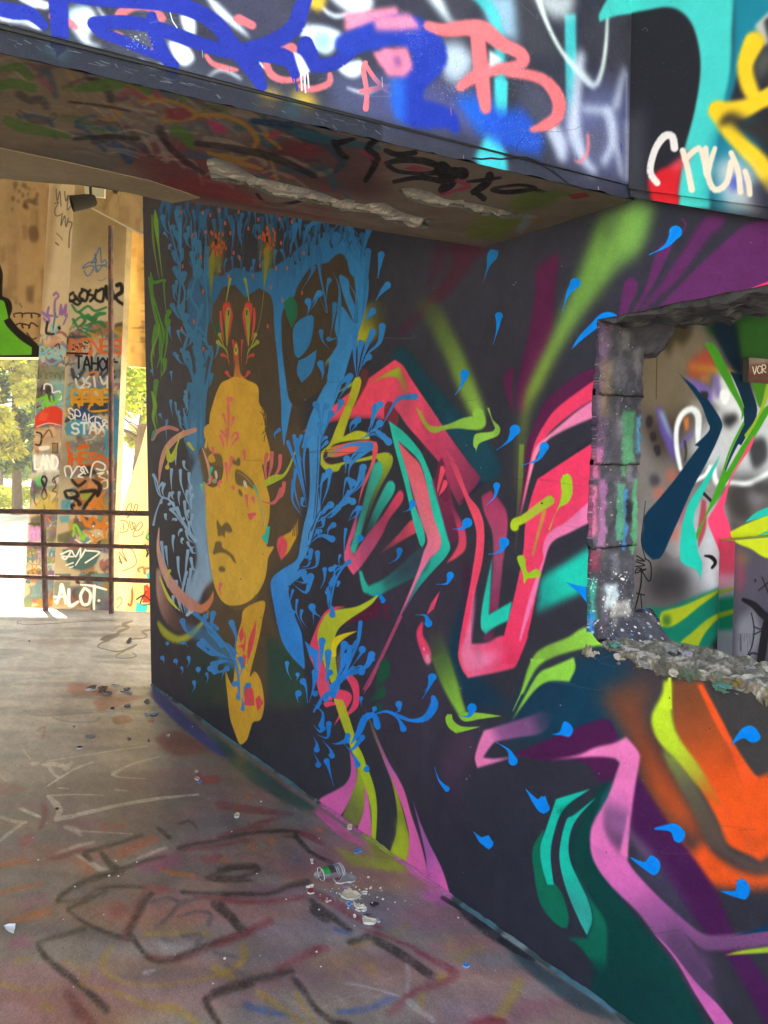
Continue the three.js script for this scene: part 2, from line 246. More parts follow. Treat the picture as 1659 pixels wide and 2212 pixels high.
// ---------------------------------------------------------------- the mural
const BL = '#0788ee', BP = '#6f9fd0', BD = '#2f6fae', PK = '#f4466b', LP = '#f57fb0', LM = '#b7cb30', LG = '#8fcb46', TL = '#21c4ae', YE = '#d5a632';
function paintMural(s) {
  seed = 101; on(s, 'D'); const c = S.c;
  c.fillStyle = '#34333d'; c.fillRect(0, 0, s.px, s.py);
  // broad tones
  F('#403a40', '300 400 520 400 480 800 470 1500 300 1560', { b: 60 });
  F('#3c3c48', '820 480 1300 400 1300 700 1000 780 840 700', { b: 120, a: .8 });
  F('#42364a', '760 1150 1000 1150 980 1500 1010 1800 900 1700 780 1500', { b: 90, a: .6 });
  F('#2e2f3c', '950 1600 1300 1700 1300 2212 900 1900', { b: 90, a: .8 });
  F('#54473f', '1360 1440 1700 1480 1700 1700 1560 1650', { b: 70 });
  on(s, 'A'); F('#4e4132', '420 760 640 720 870 740 960 850 1050 1100 1080 1500 1080 1800 430 1800 470 1300', { b: 40 });
  on(s, 'B'); F('#5c4b37', '790 -60 1090 -60 1080 500 1040 800 900 900 880 1100 1000 1400 1080 1600 1080 1742 480 1742 470 1300 450 900 480 600 700 300', { b: 30 });
  F('#33443a', '430 1250 640 1400 620 1742 330 1742 350 1450', { b: 40, a: .8 });
  F('#2c4a40', '850 1300 1000 1380 1100 1580 1120 1742 860 1742', { b: 25, a: .9 });
  on(s, 'D'); F('#123c54', '985 1480 1010 1560 1080 1600 1120 1540 1180 1480 1260 1420 1330 1400 1420 1560 1300 1620 1200 1600 1100 1600 1000 1570', { b: 28 });
  on(s, 'G'); F('#15384e', '900 1060 960 900 930 1300 860 1659 790 1440', { b: 16 });
  on(s, 'H'); F('#143750', '930 0 1000 330 1320 330 1440 80 1659 150 1659 330 1400 350 1100 120', { b: 20, a: .9 });
  F('#513a50', '850 640 960 440 1090 440 1060 620 900 900 860 800', { b: 25, a: .6 });
  F('#5a3552', '860 900 1000 500 1080 520 980 1000 820 1400', { b: 50, a: .25 });
  // ---- dark plum and green rays at the top
  on(s, 'C'); F('#532038', '1270 100 1400 90 1640 130 1520 250 1400 420 1280 560 1080 720 920 870 830 960 900 820 1050 690 1150 560 1280 400 1350 250', { b: 12, a: .8, s: 1 });
  F('#4f2038', '1180 90 1270 100 1270 260 1180 400 1070 520 1130 380', { b: 14, a: .6 });
  on(s, 'D2'); F('#5c2149', '800 760 900 680 960 600 1020 650 980 900 960 1200 940 1380 880 1550 800 1700 740 1850 700 2000 690 2120 615 2120 610 1900 650 1700 720 1400 780 1050 790 880', { b: 7 });
  F('#5c2149', '500 1760 530 1710 565 1698 590 1720 575 1850 575 1950 580 2100 556 2074 500 1900 480 1820', { b: 4, s: 1 });
  on(s, 'D'); F('', '1297 467 1340 455 1378 437 1415 450 1402 490 1389 528 1363 562 1331 575 1305 618 1254 684 1205 760 1170 830 1143 881 1130 960 1122 1060 1118 1060 1122 960 1133 870 1140 840 1193 727 1250 590 1273 525', { b: 18, g: [1380, 460, 1125, 1000, 0, '#6b9848', .4, '#75a34a', .75, '#8fae3c', 1, '#7f8f38'] });
  F('#474a4e', '1306 478 1330 480 1326 516 1312 520', { b: 18, a: .7 });
  F('#7ba84e', '1360 455 1390 450 1375 520 1330 560 1310 610 1300 560', { b: 22, a: .8 });
  F('', '1122 960 1132 960 1128 1060 1117 1180 1112 1230 1112 1180 1118 1060', { b: 2, g: [1125, 960, 1112, 1220, 0, '#7a8f3a', 1, 'rgba(110,90,60,0)'] });
  on(s, 'E'); const PL = '#602a5c';
  F(PL, '720 1120 900 930 1150 680 1350 500 1480 400 1700 350 1700 1060 850 1090', { b: 4 });
  F(PL, '590 1130 720 960 850 780 960 620 1080 430 1160 335 1320 330 1280 420 1200 480 1080 640 900 880 700 1050 620 1130', { b: 6 });
  F(PL, '545 1130 640 950 700 780 740 650 790 560 890 550 820 700 740 860 650 1010 570 1130', { b: 4 });
  F(PL, '440 1160 480 900 500 850 550 830 590 870 590 950 540 1040 490 1160', { b: 3, s: 1 });
  F('#f0406c', '1405 982 1500 925 1700 850 1700 925', { b: 1 });
  DR(BL, 690, 645, 905, 460, 54, .12); W(PL, '960 350 20 985 400 16 960 470 10');
  // ---- rays right of the U, beside the opening
  on(s, 'G');
  F('#5a2148', '1200 640 1240 400 1250 230 1330 20 1380 -60 1560 -200 1659 -240 1659 -60 1540 20 1330 130 1290 300 1250 480', { b: 3 });
  F('#ef3f68', '1208 640 1250 420 1290 230 1340 120 1430 0 1659 -170 1659 -60 1560 0 1380 150 1310 280 1260 440', { b: 2 });
  F('#f67fb2', '1205 680 1255 420 1300 240 1345 190 1560 10 1680 -70 1680 40 1400 170 1320 260 1280 380 1240 540', { b: 3, g: [1650, -20, 1210, 660, 0, '#f882b4', .7, '#f49ab8', 1, '#d05a92'] });
  F('#2a2a36', '1360 370 1659 170 1659 190 1640 200', { b: 5 });
  // ---- teal shadow behind the big roof shape
  on(s, 'C'); F('#143f4e', '790 1090 830 1040 880 1012 940 1040 1100 1250 1300 1480 1430 1620 1560 1830 1250 1830 1000 1300 880 1170', { b: 8 });
  on(s, 'G'); F('#184456', '720 -40 800 40 1000 180 1080 280 1105 380 1050 430 960 440 800 130', { b: 9 });
  // ---- large pink roof
  on(s, 'D'); F('', '652 934 690 903 740 860 790 822 815 804 853 777 871 790 886 815 930 880 980 955 1038 1032 1012 1075 992 1092 975 1060 952 1005 915 960 880 920 862 893 845 905 800 905 760 906 700 916', { b: 2, g: [820, 810, 1010, 1070, 0, '#ee4966', .45, '#e94d70', .8, '#b03c62', 1, '#7d3050'] });
  F('#c83a64', '905 905 960 985 990 1060 960 1010', { b: 10, a: .7 });
  on(s, 'G'); for (const [x, y] of [[640, 110], [665, 150], [690, 200], [650, 210], [640, 260], [700, 270]]) K('#b8345c', 16, `${x} ${y} ${x + 30} ${y - 15} ${x + 70} ${y - 20}`, { b: 8, a: .35 });
  F('#5c2b38', '520 -52 560 -62 590 -40 590 -20 560 40 510 80 480 60 460 0', { b: 4, a: 0 });
  on(s, 'C'); F('#7e3040', '728 1660 735 1540 760 1490 800 1500 830 1560 858 1600 850 1700 800 1730 745 1640', { b: 2 });
  F('#5d3038', '520 1270 535 1210 580 1200 595 1240 580 1330 520 1440 450 1560 480 1440', { b: 4 });
  F('#2f2c3a', '170 1690 420 1640 700 1640 720 1670 560 1730 440 1780 300 1740', { b: 10, a: .9 });
  F('', '585 1335 700 1270 820 1205 868 1186 885 1240 950 1395 905 1410 850 1290 800 1275 740 1282', { b: 4, g: [600, 1330, 930, 1400, 0, '#d0703e', .5, '#a3b234', .75, '#9aa82e', 1, '#d06848'] });
  // ---- lime bars
  F('', '960 560 1040 560 1200 640 1320 850 1480 1200 1620 1590 1560 1680 1520 1640 1400 1420 1290 1150 1100 780', { b: 14, g: [1000, 500, 1590, 1650, 0, 'rgba(80,96,40,0)', .35, '#56683a', .8, '#7b9f42', 1, '#92c64a'] });
  W('#8fc649', '1560 1600 100 1575 1680 110 1540 1700 80', { b: 4 });
  F('', '1510 1620 1560 1740 1480 1740 1380 1730 1260 1745 1180 1770 1130 1755 1070 1680 1000 1520 1060 1590 1120 1690 1180 1712 1300 1690 1420 1640', { b: 2, g: [1000, 1540, 1550, 1700, 0, '#a59a3c', .3, '#9fb03a', .6, '#86b244', 1, '#8fc648'] });
  on(s, 'G'); F('#92c84a', '1018 0 1030 0 1052 70 1090 108 1095 140 1078 165 1030 185 975 208 958 240 955 262 950 240 938 225 940 175 955 152 1050 138 1066 120 1042 60', { b: 1.5 });
  // lime slash at left, over blue
  on(s, 'C'); F('', '180 1150 240 1060 430 800 590 635 720 600 790 640 740 880 600 960 430 1010 330 1090 200 1180', { b: 10, g: [200, 1130, 780, 650, 0, '#7d9a48', .35, '#a0b030', .6, '#9a9c28', 1, 'rgba(90,80,40,0)'] });
  F('#b4b428', '400 980 620 840 640 900 560 960', { b: 16, a: .8 });
  F('', '200 1510 320 1410 450 1320 520 1270 500 1330 420 1370 320 1420 280 1450', { b: 2, g: [210, 1500, 500, 1290, 0, '#6f8a3a', 1, '#9aa832'] });
  F('', '450 1350 470 1290 500 1272 528 1300 525 1350 500 1440 440 1590 390 1740 365 1840 270 1840 350 1660 420 1450', { b: 2, g: [500, 1280, 310, 1830, 0, '#b9bb28', .5, '#a8a82a', 1, '#b0b22a'] });
  // ---- Z ribbon and V
  on(s, 'G');
  F('', '185 -10 222 -10 192 90 168 172 250 135 325 148 330 185 240 190 120 215 75 270 70 310 105 330 200 312 300 292 380 268 440 264 464 290 462 330 440 380 400 450 350 560 250 840 225 860 300 640 360 440 385 330 372 298 260 318 170 335 140 372 85 372 48 345 30 300 48 255 90 215 130 120', { b: 2, g: [200, 0, 300, 700, 0, '#b3b62a', .3, '#bcc52e', .55, '#a9bb30', .8, 'rgba(90,120,60,.75)', 1, 'rgba(70,110,90,0)'] });
  F('', '78 288 90 232 200 205 300 190 370 200 378 235 365 300 330 392 290 480 258 590 284 460 335 330 346 262 335 245 240 262 130 290', { b: 2, g: [90, 250, 370, 260, 0, '#b99a3c', .25, '#ec6a5c', 1, '#ee5766'] });
  F('#4d2438', '55 285 75 240 78 300 110 318 160 315 100 330 70 320', { b: 4 });
  F('', '352 330 380 312 402 330 400 390 350 500 310 620 270 770 240 868 212 830 240 740 290 560', { b: 5, g: [390, 320, 230, 860, 0, '#35b8a4', .5, '#3a8f80', 1, '#31c1ae'] });
  F('', '425 450 440 432 462 428 478 455 468 505 400 610 340 730 285 790 325 670 380 540', { b: 3, g: [460, 440, 300, 780, 0, '#2fc6b0', .5, 'rgba(45,150,140,.9)', 1, 'rgba(50,110,110,.1)'] });
  F('', '498 490 518 486 527 510 520 552 440 660 400 750 280 930 232 982 200 935 178 885 188 820 250 630 262 600 240 740 215 810 235 868 300 765 400 640', { b: 3, g: [520, 500, 220, 930, 0, '#e8486a', .35, '#a83c5c', .7, '#c0507e', 1, '#f2608a'] });
  F('', '570 662 605 654 630 685 624 725 600 735 550 762 365 872 490 752', { b: 2.5, g: [620, 690, 380, 865, 0, '#ee5068', .5, '#c44660', 1, 'rgba(120,50,70,.3)'] });
  // ---- teal chevron
  F('', '440 75 530 142 620 245 645 290 700 430 735 560 802 815 772 880 690 970 600 1080 525 1210 560 1100 620 960 690 880 742 820 738 770 690 620 628 330 500 195 540 330 590 560 640 690 655 780 638 822 622 800 580 650 540 470 478 240', { b: 1.5, g: [480, 120, 560, 1160, 0, '#2bc4ad', .6, '#27cbb2', .85, '#2aa596', 1, '#5a5a80'] });
  F('', '264 955 284 960 300 1010 322 1048 420 1000 560 880 640 805 690 900 660 960 560 1010 430 1075 370 1110 318 1092 290 1078', { b: 4, g: [280, 1000, 640, 850, 0, '#2bbfac', .25, '#26a899', .6, '#2a7378', 1, 'rgba(45,90,100,.4)'] });
  F('#39384a', '500 930 600 860 640 900 560 985 430 1060 400 1020', { b: 14, a: .5 });
  F('', '492 190 560 265 622 330 665 460 702 630 748 772 737 832 684 885 610 1010 560 1120 470 1310 380 1490 300 1650 285 1659 400 1440 520 1180 610 960 648 840 668 782 640 690 600 560 560 420', { b: 2.5, g: [520, 230, 330, 1620, 0, '#ea5f72', .25, '#e8788a', .4, '#f87aaa', .55, '#e874a0', .7, '#8c4a6c', 1, '#c0427c'] });
  F('#b8708a', '570 420 640 640 668 740 640 690 590 560', { b: 12, a: .6 });
  on(s, 'H'); K('#b0486c', 4, '440 0 380 110 330 200', { k: 0, a: .9 });
  on(s, 'D'); F('#b04a74', '862 1330 870 1330 800 1480 784 1500', { b: 1 });
  // ---- dusky strokes in the middle
  on(s, 'G');
  F('', '690 430 730 400 790 420 820 560 850 650 842 770 812 812 790 770 740 590', { b: 4, g: [730, 420, 820, 800, 0, 'rgba(150,50,90,.6)', .5, '#74294a', 1, '#5a2a46'] });
  F('#6d2544', '720 480 716 420 735 320 752 292 768 330 775 420 800 540 770 560', { b: 3 });
  F('#f04f68', '745 345 762 340 772 370 755 420 728 505 724 480 736 400', { b: 1.5 }); F('#f04f68', '762 424 782 424 786 445 770 480 732 520 750 465', { b: 1.5 });
  F('', '800 560 830 600 880 690 896 760 890 830 840 880 780 912 830 840 852 780 840 700', { b: 3, g: [820, 570, 850, 880, 0, 'rgba(170,60,100,.2)', .5, '#d5456a', 1, '#e84a62'] });
  F('#2b2740', '855 560 905 510 985 430 1000 440 940 500 900 540', { b: 4 });
  F('', '985 520 1040 484 1082 530 1132 610 1138 720 1112 900 1085 1180 1028 1215 1040 1080 1052 950 1050 740 1000 610', { b: 4, g: [1040, 500, 1060, 1200, 0, '#9a3458', .25, '#b8456e', .6, '#a8456c', 1, '#84365a'] });
  // ---- the U
  F('#4a1e3c', '880 880 930 960 890 1230 860 1420 870 1150', { b: 12, a: .7 });
  F('', '775 240 840 335 910 515 968 590 1000 690 994 880 945 1100 922 1260 922 1450 872 1510 850 1440 882 1230 932 960 955 730 900 560 820 370', { b: 1.5, g: [780, 260, 880, 1450, 0, 'rgba(200,70,100,.9)', .3, '#f2506c', 1, '#f43a68'] });
  F('', '848 1440 880 1395 1010 1380 1100 1340 1262 1335 1195 1500 1170 1530 905 1588 868 1530', { b: 3, g: [860, 1480, 1200, 1440, 0, '#f2506e', .2, '#f76a98', .6, '#f4507c', 1, '#f33f6c'] });
  F('', '1248 650 1312 425 1345 398 1680 178 1680 560 1480 690 1390 770 1352 900 1312 1080 1252 1350 1190 1510 1100 1500 1118 1340 1180 1100 1230 850', { b: 1.5, g: [1620, 300, 1160, 1480, 0, '#f93d68', .5, '#f6416a', 1, '#f23a66'] });
  F('', '866 1440 918 1235 946 1050 944 1160 926 1350 924 1436 1040 1430 1185 1352 1150 1440 1010 1520 890 1540', { b: 7, g: [880, 1480, 1160, 1400, 0, '#f87aa6', .5, '#fb7dad', 1, 'rgba(245,70,110,.2)'] });
  F('#f87db2', '1350 880 1345 830 1368 755 1405 715 1480 672 1610 558 1690 510 1690 640 1500 735 1400 790 1356 900 1290 1140 1215 1370 1205 1370 1262 1130 1320 960', { b: 2.5 });
  F('', '1050 870 1042 1000 1028 1215 1165 1138 1142 1250 1060 1290 1010 1332 982 1290 988 1180 1020 1010', { b: 3, g: [1045, 880, 1080, 1290, 0, '#3f8f98', .35, '#25b8a8', .7, '#22ceb5', 1, '#2ad0b8'] });
  F('#7d2f56', '990 1340 1060 1300 1055 1370 1000 1375', { b: 8, a: .8 });
  F('', '1325 1080 1342 1000 1450 930 1690 780 1690 1040 1480 1130 1310 1210', { b: 9, g: [1330, 1050, 1640, 950, 0, '#1f9f92', .4, '#20cdb4', 1, '#1ed2b8'] });
  F('#3a3240', '1300 1200 1480 1130 1690 1030 1690 1080 1480 1160 1300 1240', { b: 10, a: .5 });
  // ---- lime squiggles
  W('#aecb2a', '1180 700 50 1185 672 52 1230 655 50 1320 590 54 1385 545 60', { b: 2, g: [1160, 680, 1400, 560, 0, '#b8d820', .6, '#b0b83c', 1, '#a2c02c'] });
  F('#c09a3c', '1345 590 1370 600 1290 872 1278 872', { b: 2, a: .8 });
  F('#a6ca2a', '1462 395 1490 386 1512 402 1520 500 1490 560 1440 590 1385 722 1378 720 1440 570 1456 500 1450 430', { b: 1.5 });
  F('#a2c62a', '1194 885 1215 866 1240 878 1255 965 1305 945 1330 965 1332 990 1290 1000 1256 1004 1236 1035 1226 970', { b: 1.5, s: 1 });
  F('', '1215 1680 1270 1500 1330 1420 1500 1345 1590 1290 1700 1300 1700 1400 1659 1400 1450 1450 1330 1510 1270 1600 1232 1680', { b: 4, g: [1240, 1650, 1640, 1340, 0, '#86c63c', .5, '#7fae42', 1, '#98d848'] });
  on(s, 'H'); F(LG, '1312 350 1440 50 1430 0 1530 0 1460 60 1380 220 1318 345', { b: 1.5 });
  F('', '1308 412 1450 150 1500 85 1580 50 1720 -10 1730 60 1690 150 1560 148 1480 190 1380 310', { b: 3, g: [1310, 400, 1660, 60, 0, '#8cc844', 1, '#96d848'] });
  on(s, 'G');
  F('', '612 1290 642 1258 640 1330 672 1390 690 1440 688 1492 660 1502 625 1420 604 1340', { b: 4, s: 1, g: [630, 1280, 670, 1490, 0, '#f0406a', .7, '#ee4470', 1, '#f880a8'] });
  F('#f9a0bc', '640 1412 650 1405 654 1422 646 1428', { b: 2 }); F('#f9a0bc', '660 1450 674 1448 674 1478 664 1478', { b: 3 });
  F('#e8466e', '742 1075 706 1180 664 1218 688 1150', { b: 1 });
  F('', '660 1330 740 1290 785 1420 865 1680 795 1680 722 1520', { b: 12, g: [700, 1310, 830, 1650, 0, 'rgba(70,80,55,.2)', .5, '#4f6a38', 1, '#6f9a3e'] });
  on(s, 'H'); F('', '770 -20 890 -20 1000 330 1010 355 960 378 860 200', { b: 6, g: [850, 0, 985, 360, 0, '#506a3a', .5, '#76a53e', 1, '#90cc42'] });
  F('#90c83c', '955 372 1000 352 1120 360 1245 378 1100 398 1010 415 975 402', { b: 1.5 });
  F('#92ca3a', '870 395 882 366 912 366 925 410 980 446 1104 448 1000 478 940 492 890 452', { b: 1.5 });
  F('#0f5a38', '440 20 470 0 505 30 500 110 450 160 410 200 420 120', { b: 4, a: .8 }); F('#0f5a38', '420 210 455 180 475 200 470 250 420 270 370 280', { b: 3, a: .8 }); F('#0f5038', '380 320 430 290 460 310 450 360 400 340', { b: 3, a: .7 });
  // ---- pink and lime plumes at the floor
  F('', '236 600 280 700 282 820 250 920 150 1080 -10 1000 30 940 60 912 140 872 215 820 246 740', { b: 3, g: [250, 650, 100, 1000, 0, '#c45aa4', 1, '#da64aa'] });
  F('', '238 580 300 590 352 715 402 862 418 1000 408 1220 366 1220 374 1000 338 850 345 950 300 1110 170 1090 240 920 284 800 282 700', { b: 3, g: [300, 620, 260, 1100, 0, '#a5b82a', .4, '#93a62e', .75, '#6f7a3a', 1, '#6a6a3c'] });
  F('#a8c028', '240 570 300 590 352 715 402 862 418 1000 408 1220 376 1220 384 1000 340 850 290 700', { b: 2 });
  F('#d964aa', '338 830 368 960 386 1220 270 1170 330 1000', { b: 3 });
  F('', '360 420 440 590 500 750 548 830 560 900 600 1050 632 1200 622 1350 500 1290 545 1150 550 1000 520 830 470 690', { b: 3, g: [420, 500, 560, 1320, 0, '#5f6a3c', .5, '#9aa82c', .75, '#78842e', 1, '#a3b22c'] });
  F('#a6b62a', '548 1070 600 1090 630 1200 622 1350 510 1290 545 1180', { b: 14, a: .8 });
  F('', '330 310 410 490 432 545 500 690 560 790 602 880 642 1020 702 1200 772 1480 600 1400 632 1200 604 1040 545 870 470 690', { b: 3, g: [380, 440, 700, 1420, 0, '#75604a', .3, '#b460a0', .5, '#dd62a4', 1, '#d763a8'] });
  F('', '650 920 702 1075 762 1215 852 1400 915 1610 765 1500 742 1310 700 1120', { b: 3, g: [660, 950, 860, 1560, 0, '#a05aa0', .5, '#b060ac', 1, '#dc62a6'] });
  // ---- orange, lime and plum at the right
  on(s, 'I');
  F('#3c3a3e', '1240 0 1720 0 1720 540 1570 560 1450 370', { b: 25 });
  F('', '520 40 700 -60 900 -60 860 100 900 330 1100 700 1280 1030 1050 880 900 720 740 330', { b: 26, g: [650, 0, 1050, 900, 0, '#6a4636', .5, '#96482c', 1, '#d4541f'] });
  F('', '860 560 960 800 1010 870 1150 1080 1230 1000 1300 1080 1450 1180 1600 1215 1720 1190 1720 1300 1560 1310 1250 1275 1150 1130 1000 880', { b: 10, g: [900, 600, 1350, 1200, 0, 'rgba(140,72,40,.6)', .5, '#e0541f', .8, '#fb5a22', 1, '#fa5c22'] });
  F('', '1000 -60 1230 -60 1400 300 1480 420 1560 580 1720 520 1720 1050 1610 1140 1550 1100 1380 1010 1330 880 1060 330', { b: 5, g: [1120, 0, 1520, 950, 0, '#7d4a30', .3, '#a8502a', .6, '#e8561f', 1, '#fe5a20'] });
  F('#bb4a22', '1440 930 1560 1010 1700 950 1700 1010 1580 1035 1500 1000', { b: 12, a: .8 });
  F('#44403f', '1240 0 1720 0 1720 530 1565 560 1440 360 1300 110', { b: 6 });
  F('#fb5a26', '1190 -40 1225 -40 1330 150 1460 400 1562 545 1600 580 1560 640 1490 610 1420 420 1300 200', { b: 3 });
  F('', '955 390 1080 470 1340 900 1400 1040 1500 1100 1612 1140 1720 1060 1720 1160 1620 1212 1450 1145 1280 1030 1150 780 1000 500', { b: 7, g: [1000, 430, 1500, 1130, 0, '#7c8a44', .3, '#66604a', .6, '#5a4c42', 1, '#5c4a44'] });
  F('', '890 170 960 20 968 -60 1022 -60 1022 150 1062 300 1205 500 1360 760 1320 760 1180 620 1060 470 960 370 905 280', { b: 5, g: [960, 100, 1320, 740, 0, '#cbe82f', .4, '#c2dc34', .7, '#b0a430', 1, 'rgba(190,100,40,.5)'] });
  on(s, 'F'); F('#cde82e', '700 2260 760 2100 790 1950 830 1880 872 1885 806 1960 806 2260', { b: 2 });
  on(s, 'H'); F('', '1066 645 1122 480 1142 470 1400 388 1560 330 1620 335 1520 480 1350 520 1200 550 1168 580 1118 652 1200 660 1390 632 1260 668 1080 722', { b: 4, g: [1090, 600, 1600, 380, 0, '#f27cb6', .2, '#ef80bc', .35, '#95588e', .7, '#7a4f7c', 1, 'rgba(80,60,80,0)'] });
  on(s, 'I');
  F('#4f1c4a', '-20 425 240 310 560 188 612 200 668 320 645 480 690 500 582 665 440 480 180 465', { b: 3 });
  F('#4b1c4e', '790 560 1000 880 1300 1300 1430 1590 1720 2050 1720 2206 1640 2206 1400 1780 1200 1550 900 1100 730 850', { b: 6 });
  F('#54486a', '740 1130 900 1330 1060 1480 1210 1590 1000 1200 860 1000', { b: 18, a: .5 });
  F('#0a403c', '560 620 640 600 600 720 500 900 490 1060 560 1180 700 1400 900 1640 1060 1850 1250 2230 560 2230 500 1900 590 1700 560 1500 450 1300 380 1180 360 1000 430 850', { b: 8 });
  F('#123a3c', '600 1700 900 1900 1250 2230 500 2230', { b: 40, a: .6 });
  F('', '216 462 400 430 520 378 640 350 722 308 805 410 812 450 780 640 732 1010 732 1130 900 1330 1060 1480 1210 1600 1290 1622 1720 1580 1720 1685 1270 1722 1180 1680 1100 1600 1180 1720 1300 1900 1200 1960 900 1600 800 1470 600 1270 500 1110 484 950 520 840 600 700 680 480 640 450 500 440', { b: 4, g: [700, 350, 1250, 1900, 0, '#f880bc', .3, '#ee76ba', .6, '#dd6ab4', .75, '#9a5690', 1, '#5c4262'] });
  F('', '585 740 640 640 720 660 744 800 715 1000 680 1075 610 990 572 890', { b: 9, g: [640, 660, 660, 1050, 0, 'rgba(230,120,190,.2)', .4, '#8c5686', 1, '#74466e'] });
  F('#f07cba', '730 830 742 830 732 1120 680 1080', { b: 4 });
  F('#b06aa6', '590 860 720 900 900 1100 860 1110 720 960 590 890', { b: 12, a: .5 });
  F('#5c3f62', '1060 1560 1190 1700 1300 1740 1280 1900 1330 2100 1230 2080 1050 1780 950 1640', { b: 14, a: .85 });
  F('#d463ae', '890 1590 1000 1700 1200 1950 1330 2080 1470 2260 1340 2260 1180 2010 1040 1770', { b: 2 });
  F('#4a3a56', '1060 1720 1190 1780 1260 1960 1300 2020 1210 1950', { b: 16, a: .4 });
  F('#0f3c5e', '1395 1636 1659 1552 1720 1540 1720 1580 1660 1590 1450 1622', { b: 1 }); F('#a9c530', '1370 1752 1470 1722 1720 1688 1720 1732', { b: 2 });
  F('#0c6e53', '105 1040 180 915 160 1050 180 1200 255 1285 300 1350 342 1500 332 1572 300 1570 230 1520 150 1400 112 1200', { b: 3 });
  F('#16c2a8', '258 720 330 698 485 652 310 786 240 960 222 1100 242 1285 200 1286 162 1150 155 1030 190 920', { b: 1.5 });
  F('', '330 850 370 828 522 708 384 868 342 1000 352 1130 405 1250 470 1390 497 1520 462 1622 410 1520 330 1330 284 1150 284 1030', { b: 1.5, g: [400, 850, 460, 1600, 0, '#14c0a6', .5, '#18bfa6', .8, '#2fa094', 1, '#33b4a4'] });
  F('', '370 1170 400 1210 470 1350 582 1530 594 1700 582 1850 545 1880 500 1810 400 1680 330 1640 460 1640 502 1520 472 1390 410 1250', { b: 5, g: [430, 1250, 540, 1860, 0, '#0c5a4a', .4, '#0b7056', .85, '#0b6650', 1, 'rgba(10,80,66,.3)'] });
  F('#0d4038', '270 800 480 710 380 800 300 830', { b: 8, a: .8 }); F('#0e5a5c', '560 700 630 600 600 690 520 850', { b: 3, a: .8 });
  // ---- blue drops scattered to the right
  on(s, 'G'); for (const d of [[1075, 247, 1182, 130, 32, .1], [1222, 337, 1355, 228, 28, .2], [1014, 572, 1075, 458, 21, .15], [522, 612, 580, 562, 20, .2], [818, 712, 902, 675, 30, .2], [1028, 860, 1118, 790, 31, .25], [442, 914, 504, 838, 19, .2], [722, 1036, 802, 984, 22, .3], [600, 1216, 674, 1266, 23, -.3], [648, 1665, 700, 1582, 22, .1], [330, 1096, 404, 1130, 18, -.3], [234, 798, 276, 764, 18, .2], [40, 1060, 64, 948, 14, .1], [206, 660, 262, 590, 18, .2], [215, 140, 255, 76, 15, .1]]) DR(BL, ...d);
  F(BL, '1478 1022 1540 1040 1700 1075 1700 1230 1610 1150 1560 1090', { b: 1 });
  on(s, 'D2'); F('#1d79c0', '288 920 330 740 335 630 365 575 442 590 425 660 370 720 330 800', { b: 1 }); for (const d of [[390, 1475, 445, 1205, 37, .04], [1048, 1162, 1166, 895, 52, -.08], [32, 1952, 122, 1752, 44, .08]]) DR(BL, ...d);
  F(BL, '1126 1524 1200 1400 1330 1260 1400 1190 1480 1168 1560 1200 1580 1260 1430 1280 1360 1330 1220 1440', { b: 1 });
  on(s, 'H'); for (const d of [[716, 266, 782, 122, 27, .05], [962, 376, 1046, 325, 32, .35], [798, 714, 880, 860, 19, .1], [1208, 553, 1318, 675, 31, -.15], [1403, 863, 1520, 985, 36, .1], [1058, 1143, 1155, 1222, 32, .15]]) DR(BL, ...d);
  F(BL, '1400 860 1480 930 1530 905 1556 985 1520 1025 1480 1000', { b: 1 }); F(BL, '1056 1142 1110 1180 1155 1165 1188 1215 1160 1262 1125 1230', { b: 1 });
  on(s, 'I'); for (const h of ['230 292 280 275 310 208 350 225 370 265 345 308 300 300', '58 654 130 720 165 700 205 750 215 790 180 812 140 775', '905 920 960 895 1050 885 1110 945 1085 1005 1040 995 1010 935', '748 1105 840 1135 885 1092 940 1130 942 1185 905 1222 850 1190', '1416 362 1450 300 1500 245 1560 238 1608 300 1595 335 1550 345 1500 318 1450 340', '1344 1328 1440 1325 1455 1260 1500 1250 1540 1310 1515 1380 1450 1370']) F(BL, h, { b: 1, s: 1 });
  // ---- the bracket of red, lime and yellow below the hair
  on(s, 'G');
  F('#5c2040', '155 1278 300 1180 395 1125 385 1230 285 1252', { b: 3 }); F('#5c2040', '400 1160 440 1150 436 1190 410 1200', { b: 2 }); F('#5c2040', '416 1220 440 1205 450 1235 425 1250', { b: 2 });
  F('', '-30 1440 0 1330 58 1210 110 1172 190 1165 100 1205 52 1300 40 1420 100 1640 110 1720 60 1720 0 1520', { b: 2, g: [120, 1180, 60, 1650, 0, '#ee4a66', .6, '#e64468', 1, '#d6506a'] });
  F('', '22 1340 60 1230 110 1192 255 1166 384 1096 335 1158 165 1278 125 1350 132 1500 152 1650 120 1660 62 1510', { b: 2, g: [360, 1110, 100, 1640, 0, '#c2d82e', .5, '#bcc430', 1, '#aabb2c'] });
  F('#e2cf22', '104 1385 138 1340 262 1308 185 1352 138 1402 132 1462 106 1465', { b: 1.5 });
  F('#8a7a7a', '132 1470 170 1400 165 1540 140 1580', { b: 8, a: .6 });
  on(s, 'H');
  F('#e9466c', '210 120 240 92 290 150 302 230 290 320 190 400 250 310 262 240 240 170', { b: 1.5 }); F('#e9466c', '120 200 190 205 240 225 252 260 230 310 130 450 200 300 140 262', { b: 1.5 });
  F('#e9466c', '60 295 90 280 130 285 160 300 120 310 80 322', { b: 1 }); F('#ee4a66', '10 60 40 60 70 240 50 285 20 170', { b: 2 });
  F('', '130 262 190 270 205 300 300 590 250 600 190 440', { b: 2, g: [160, 270, 270, 590, 0, '#c9b030', .4, '#b2bc2c', 1, '#a8b82c'] });
  paintFigure(s);
  // wear: chips, scuffs, dust and faint runs
  seed = 606; on(s, 'D');
